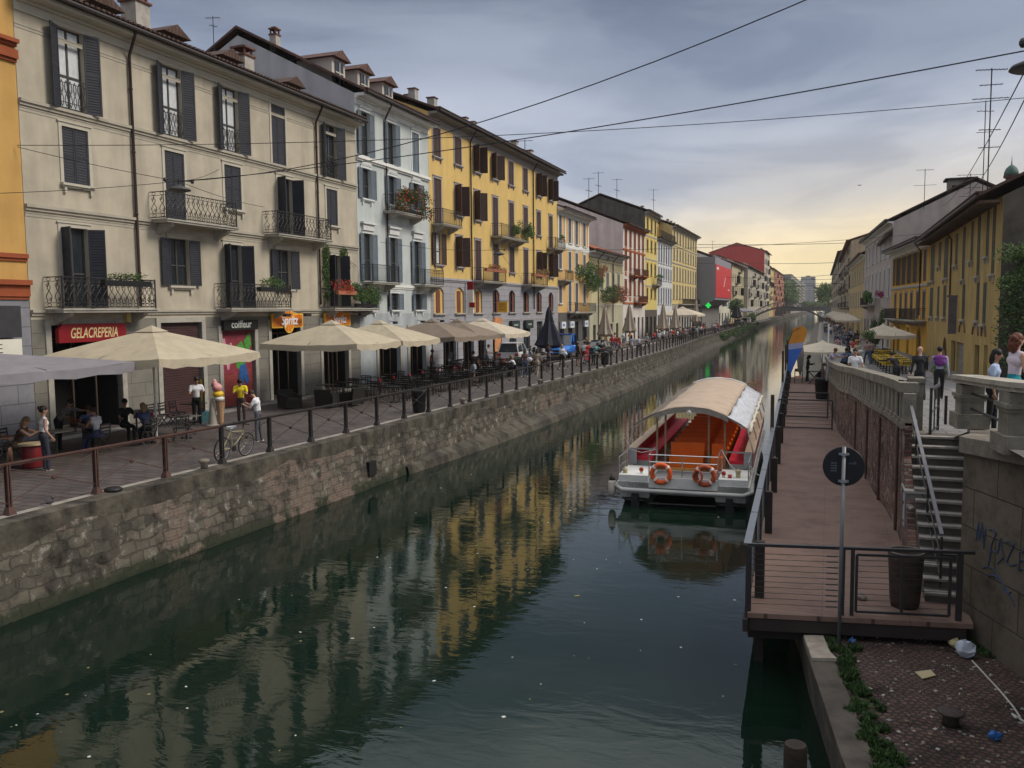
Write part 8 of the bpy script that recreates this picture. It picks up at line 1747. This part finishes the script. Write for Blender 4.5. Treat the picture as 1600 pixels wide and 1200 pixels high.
root = thing('climbing_vine', 'climbing green vine framing the balcony window of the cream house', 'vine', (XF+.1, 38.5, 4.5)); b = MB()
for x, y, z, h in b_: b.leafs((x, y, z), (.16, .36, h*1.0), 460, .08, 0, 3)
b.build('foliage', LEAF, root)
b = MB(); b.tube([(XF+.05, 38.4, 4.4), (XF+.05, 38.6, 5.8), (XF+.05, 38.5, 7.2)], .025, 5); b.tube([(XF+.05, 40.6, 4.4), (XF+.05, 40.5, 7.1), (XF+.1, 41.6, 6.6)], .015, 5); b.build('stem', M['wood'], root)
plant('balcony_shrubs', 'bushy shrubs with red flowers filling the blue house balcony', (XF+.85, 47.1, 10.7), (.45, 2.7, 1.0), 3600, .09, [M['leafA'], M['leafB'], M['leafA'], M['leafB'], M['leafA'], RB], cat='shrubs', pot=M['black'], box=(XF+.6, XF+.84, 45.4, 48.6, 10.0, 10.2))
plant('balcony_shrubs', 'left green shrub on the long balcony of the yellow house', (XF+.9, 65.4, 10.6), (.4, 1.1, .75), 1000, .1, cat='shrubs'); plant('balcony_shrubs', 'right rounder shrub on the long balcony of the yellow house', (XF+1.0, 67.6, 10.5), (.6, 1.1, .95), 1300, .1, cat='shrubs')
plant('flower_box', 'row of pots with rusty flowers on the lower left balcony of the yellow house', (XF+.95, 60.6, 7.35), (.2, 2.2, .25), 500, .08, [M['terra'], M['leafA'], M['terra']], cat='flowers', box=(XF+.82, XF+1.02, 58.6, 62.8, 7.0, 7.2))
plant('flower_box', 'pink and green flower pots on the lower right balcony of the yellow house', (XF+.95, 71.6, 7.45), (.25, 2.1, .42), 900, .09, [M['leafB'], mat('salmon_flower', (.5, .14, .10), .6), M['leafC']], cat='flowers', box=(XF+.82, XF+1.02, 69.4, 73.4, 7.0, 7.2))
plant('flower_box', 'dark flower box on the corner balcony of the yellow house', (XF+.85, 78.0, 10.95), (.2, .8, .25), 300, .08, cat='flowers')
plant('hanging_plants', 'big bush of green and red plants hanging between the apricot and lemon houses', (XF+.9, 88.2, 7.9), (1.0, 3.4, 1.6), 3200, .14, [M['leafA'], M['leafB'], M['leafC'], M['leafB']], cat='plants'); plant('hanging_plants', 'loose trailing greenery below the big hanging bush', (XF+.8, 90.2, 6.9), (.8, 2.6, 1.3), 1300, .12, [M['leafB'], M['leafC']], cat='plants'); plant('hanging_flowers', 'red blossoms at the right of the big hanging bush', (XF+1.2, 91.8, 8.2), (.8, 1.8, 1.1), 1300, .11, [RB, M['leafB']], cat='flowers')
plant('hanging_plants', 'round dark green hanging bush under the lemon house windows', (XF+1.0, 97.2, 5.9), (1.0, 2.6, 1.4), 2600, .12, [M['leafA'], M['leafB']], cat='plants'); plant('hanging_flowers', 'round mass of red blossoms beside the hanging bush of the lemon house', (XF+1.1, 100.6, 5.85), (1.0, 2.5, 1.5), 2600, .12, [RB, M['leafA'], mat('dark_red_flowers', (.16, .02, .015), .7)], cat='flowers')
plant('balcony_plants', 'cluttered plants on the balcony of the narrow yellow house', (XF+.9, 128.2, 8.9), (.4, 1.8, .5), 500, .12, cat='plants')
plant('roof_garden', 'creeper edging the attic terrace of the white grey house', (XF-1.5, 137, 18.2), (.6, 5.5, .5), 900, .2, [M['leafA'], mat('creeper_brown', (.08, .03, .02), .8)], cat='plants')
for i, (y, z) in enumerate(((207, 5), (213, 4))): plant('street_tree', ['small green tree past the grey modern block', 'second small tree past the grey modern block'][i], (-20.5, y, z), (2.0, 2.4, 1.6), 1300, .3, cat='tree', box=(-20.6, -20.4, y-.1, y+.1, 0, 3.2), pot=M['wood'])
# canal bank bushes
for i in range(14):
    y = 150+i*9; plant('bank_shrub', 'leafy shrub growing out of the far left quay wall', (left_edge(y)+.5, y, -.7), (.8, 2.2, .9+.5*(i % 3 == 0)), 420, .25, LEAF[:2], cat='shrub', group='shrubs growing on the far left quay wall')
plant('bank_shrub', 'tallest green shrub on the left bank before the footbridge', (left_edge(250)-.4, 250, 1.0), (1.6, 3, 2.0), 1500, .3, cat='shrub')
plant('climbing_shrub', 'tall dark green creeper on a pillar past the yellow tables', (4.55, 90, 2.2), (.75, 1.6, 2.5), 3800, .13, LEAF[:2], cat='creeper'); plant('potted_tree', 'round green potted tree in front of the right bank parasols', (2.95, 68.5, 1.9), (.75, .8, .6), 1100, .1, cat='tree', box=(2.92, 2.98, 68.47, 68.53, 0, 1.6), pot=M['wood'])
plant('balcony_plants', 'overgrown plants on the balcony of the pinkish white house', (4.15, 104, 5.2), (.6, 6, .9), 2600, .16, LEAF, cat='plants'); plant('hanging_flowers', 'magenta petunias at the near end of the overgrown balcony', (4.85, 95.5, 5.4), (.45, .7, .45), 700, .1, [M['pink']], cat='flowers')
plant('low_hedge', 'bright low plant beside the black scooter on the right bank', (5.6, 50.5, street_z(50)+.5), (.5, 1.2, .5), 600, .1, [M['leafB'], M['leafC']], cat='plant')
# ivy over the gable corner at the right edge
root = thing('ivy', 'large mass of ivy and creeper climbing the dark gable at the right edge', 'ivy', (7.6, 43.2, 0)); b = MB(); rn3 = random.Random(6)
for _ in range(60):
    x = rn3.uniform(7.3, 10.6); z = rn3.uniform(1.2, 6.6-.4*abs(x-8.6)) ; b.leafs((x, 43.3-rn3.uniform(0, .9), z), (rn3.uniform(.4, .8), .55, rn3.uniform(.35, .75)), 210, .10, 0, 2, rnd=rn3)
for _ in range(26): x = rn3.uniform(7.2, 9.8); b.leafs((x, 42.9, rn3.uniform(5.3, 6.9)-.3*abs(x-8.4)), (.6, .6, .5), 190, .10, 1, 2, rnd=rn3)
b.build('foliage', LEAF, root)
b = MB()
for _ in range(7):
    x = rn3.uniform(7.5, 10); b.tube([(x, 43.75, 0), (x+rn3.uniform(-.3, .3), 43.7, 2), (x+rn3.uniform(-.5, .5), 43.6, 4.5)], .05, 6)
b.build('stem', M['wood'], root)
b = MB(); b.lathe([(.3, 0), (.22, .28), (.1, .3)], (8.35, 41.6, 4.0), 12); b.tube([(8.35, 41.6, 4.3), (8.35, 43.8, 4.5)], .03, 5); tag(b.build('wall_lamp', mat('lamp_shade_grey', (.25, .25, .24), .5), None, False, (8.35, 41.6, 4)), 'grey wall lantern in front of the ivy', 'lamp')
def tree(label, x, y, h, r, n=2600, sz=.5, z0=0, grp=None):
    root = thing('tree', label, 'tree', (x, y, z0), 0, grp); rr = random.Random(int(x*7+y)); b = MB()
    b.tube([(x, y, z0), (x+.1*r, y, z0+h*.3), (x, y, z0+h*.55)], [.07*r, .05*r, .03*r], 8)
    for k in range(7): a = k*.9; b.tube([(x, y, z0+h*.35), (x+r*.4*cos(a), y+r*.4*sin(a), z0+h*.6), (x+r*.7*cos(a), y+r*.7*sin(a), z0+h*.75)], [.03*r, .02*r, .008*r], 5)
    b.build('trunk', M['wood'], root); b = MB()
    for k in range(18):
        a = rr.uniform(0, 6.28); q = r*.62*sqrt(rr.random()); zz = rr.uniform(.42, .86)*h; b.leafs((x+q*cos(a), y+q*sin(a), z0+zz), (r*.42, r*.42, h*.15), n//18, sz, 0, 3, rnd=rr)
    b.build('crown', LEAF, root)
for x, y, h, r, lb in ((-27, 585, 24, 9, 'nearest dark tree beside the long grey apartment block'), (-27, 605, 23, 8, 'dark tree just behind the nearest one on the left'), (-26, 625, 20, 7, 'lowest of the dark trees on the left'), (-1, 560, 22, 9, 'left one of the round trees before the right bank houses'), (9, 590, 27, 11, 'right one of the round trees before the right bank houses'), (16, 620, 28, 11, 'farthest round tree behind the right bank houses')): tree(lb, x, y, h, r, 3400, .9)
for i in range(12): tree('small tree at the end of the canal', -40+5*i, 900+20*(i % 3), 11, 5, 500, 1.3, grp='small trees at the end of the canal')
# ================================================================== WIRES, LAMPS, ANTENNAS
m_wire = mat('wire', (.015, .015, .017), .6, 0)
def wire(label, p, q, r=.012, sag=.0, n=16, group=None):
    p, q = Vector(p), Vector(q); b = MB(); b.tube([p.lerp(q, i/n)-Vector((0, 0, sag*4*(i/n)*(1-i/n))) for i in range(n+1)], r, 5); return tag(b.build('overhead_wire', m_wire, None, False, p), label, 'wire', group)
LMP = Vector((-20.2, 23.2, 8.45)); LM2 = Vector((-20.0, 52.0, 8.0)); LM3 = Vector((3.0, 16.0, 8.15))
wire('thick overhead cable rising from the near left street lamp to the top edge', LMP, (2.0, 17.0, 10.5), .013, .9)
wire('overhead cable running from the near left street lamp to the lantern at the upper right', LMP, LM3, .012, .25)
wire('long thin overhead wire from the cream house to the right border', (-24.4, 20.75, 9.5), (5.9, 30, 10.3), .011, .4)
wire('thin wire from the cream house corner to the near left street lamp', (-24.4, 20.75, 9.45), LMP, .01, .05); wire('thin wire from the ochre house to the near left street lamp', (-24.4, 20.0, 7.9), LMP, .01, .05)
wire('short wire from the near left lamp up to the cream house wall', LMP, (-24.4, 30.5, 10.2), .01, .1); wire('short wire from the near left lamp down to the scrolled balcony', LMP, (-24.2, 33.2, 8.9), .01, .1)
wire('thin wire between the blue house and the far left street lamp', (-24.3, 44.2, 8.1), LM2, .012, .2); wire('thin wire between the far left lamp and the yellow house', LM2, (-24.3, 70, 6.4), .012, .2); wire('wire from the far left lamp across the canal', LM2, (7.1, 62, 8.9), .012, .4)
wire('wire crossing the canal level with the modern block', (-24.1, 170, 16.5), (5.0, 190, 17.2), .05, .2); wire('wire crossing high over the canal before the footbridge', (-22, 262, 17.4), (3.2, 200, 13.8), .05, .3); wire('farthest wire crossing the canal', (-22, 330, 14.7), (2.0, 330, 14.2), .06, .2); wire('lowest wire crossing the canal near the footbridge', (-21, 300, 12.4), (2.1, 300, 12.0), .06, .2)
wire('guy wire from the lantern down to the pink gable chimney', LM3, (8.6, 80, 12.4), .012, .6); wire('guy wire from the lantern to the olive yellow roof', LM3+Vector((.1, 0, -.2)), (7.6, 60, 11.0), .012, .6); wire('short guy wire leaving the lantern at the right border', LM3, (6.5, 15, 8.6), .012, .05)
def streetlamp(label, c, s=1):
    root = thing('street_lamp', label, 'lamp', c); c = Vector(c); b = MB(); b.lathe([(.04, .0), (.10, -.05), (.34, -.14), (.38, -.20), (.34, -.22), (.10, -.27), (.02, -.28)], c+Vector((0, 0, -.1)), 20); b.build('lamp_shade', mat('lamp_shade_dark', (.05, .05, .052), .5), root, True)
    b = MB(); b.tube([c+Vector((0, 0, .08)), c+Vector((0, 0, -.15))], .03, 6); b.beam(c+Vector((-.25, -.35, .02)), c+Vector((.25, .35, .02)), .03, .03); b.ell(c+Vector((.25, .35, .02)), (.06, .06, .08), 8, 5); b.ell(c+Vector((-.25, -.35, .02)), (.06, .06, .08), 8, 5); b.build('hanger', M['iron'], root)
streetlamp('street lamp hanging on wires in front of the cream house', LMP); streetlamp('street lamp hanging on wires in front of the yellow house', LM2); streetlamp('street lamp hanging on wires at the upper right corner', LM3)
for i, (x, y, z) in enumerate(((-3.2, 190, 10.3), (-2.8, 200, 8.6), (-3.6, 230, 9.5))): streetlamp(['highest of the small lamps over the far canal', 'lowest of the small lamps over the far canal', 'farthest of the small lamps over the far canal'][i], (x, y, z)); wire('suspension wire of a small far lamp', (-21.5, y+2, z+.6), (2.6, y-2, z+.6), .035, .5, group='suspension wires of the small far lamps')
def antenna(label, x, y, z0, z1, arms, r=.02):
    root = thing('antenna', label, 'antenna', (x, y, z0)); b = MB(); b.tube([(x, y, z0), (x, y, z1)], r, 5); b.build('mast', m_wire, root)
    for (k, L_, a, n) in arms:
        z = lerp(k, z0, z1); d = Vector((cos(a), sin(a), 0)); p_ = Vector((x, y, z)); b = MB(); b.tube([p_-d*L_*.5, p_+d*L_*.5], r*.7, 4); sd_ = Vector((-d.y, d.x, 0))
        for i in range(n): q = p_+d*L_*((i+.5)/n-.5); b.tube([q-sd_*.2, q+sd_*.2], r*.4, 3)
        b.build('boom', m_wire, root)
antenna('small aerial on the roof of the cream house', -27, 33.7, 16.0, 17.8, ((.95, .7, .3, 6), (.75, .4, 1.2, 3)), .018)
for i, (y, z0, z1, lb) in enumerate(((85.9, 17, 21.8, 'thin aerial on the far end of the yellow house roof'), (111.3, 17, 21.4, 'left aerial above the pale party wall'), (116.3, 18, 22.9, 'aerial beside the white vent above the pale party wall'), (127.3, 19, 23.5, 'plain rod aerial above the dark side wall'), (155.8, 20.5, 25.6, 'tall aerial above the long sand yellow house'), (240, 17, 22.5, 'thin aerial past the grey modern block'))):
    antenna(lb, -30, y, z0, z1, ((.97, 1.6, .2, 6), (.62, 1.9, 1.4, 4)), .04)
antenna('tallest aerial mast with three booms on the right roofs', 8.2, 55, 9.8, 17.2, ((.99, 1.7, .25, 8), (.88, 1.2, .1, 5), (.78, 1.9, .15, 6), (.55, 1.2, .3, 4), (.42, 1.1, .1, 4)), .035)
antenna('second mast close behind the tallest one', 8.05, 55.6, 9.8, 15.6, ((.9, 1.0, .4, 3), (.7, .9, .1, 3)), .025)
antenna('aerial left of the pink gable chimney', 8.2, 90, 13.2, 16.9, ((.98, 1.6, .25, 5), (.6, 2.0, .1, 4)), .03); antenna('aerial between the chimney and the tallest mast', 7.4, 55.5, 10.0, 11.6, ((.95, 1.4, .2, 5), (.5, 1.1, .2, 4), (.2, 1.2, .2, 3)), .02)
b = MB(); b.ell((4.2, 150, 23.5), (.25, .1, .06), 8, 5); b.slab([(4.2, 150, 23.5), (4.55, 150.2, 23.66), (4.4, 150, 23.52)], (0, 0, .02)); b.slab([(4.2, 150, 23.5), (3.85, 150.2, 23.66), (4.0, 150, 23.52)], (0, 0, .02)); tag(b.build('bird', M['black'], None, False, (4.2, 150, 23.5)), 'small dark bird flying in the yellow part of the sky', 'bird')
# ================================================================== AIR
m_haze = bpy.data.materials.new('air'); m_haze.use_nodes = True; t = m_haze.node_tree; t.nodes.clear()
vo = t.nodes.new('ShaderNodeVolumePrincipled'); vo.inputs['Density'].default_value = .00017; vo.inputs['Color'].default_value = (.95, .92, .88, 1); vo.inputs['Anisotropy'].default_value = .3
ou = t.nodes.new('ShaderNodeOutputMaterial'); t.links.new(vo.outputs[0], ou.inputs['Volume'])
b = MB(); b.box(-3050, 3050, -350, 4050, -5, 62); o = b.build('haze', m_haze); o['kind'] = 'stuff'; o['label'] = 'thin evening haze over the far end of the canal'; o['category'] = 'haze'
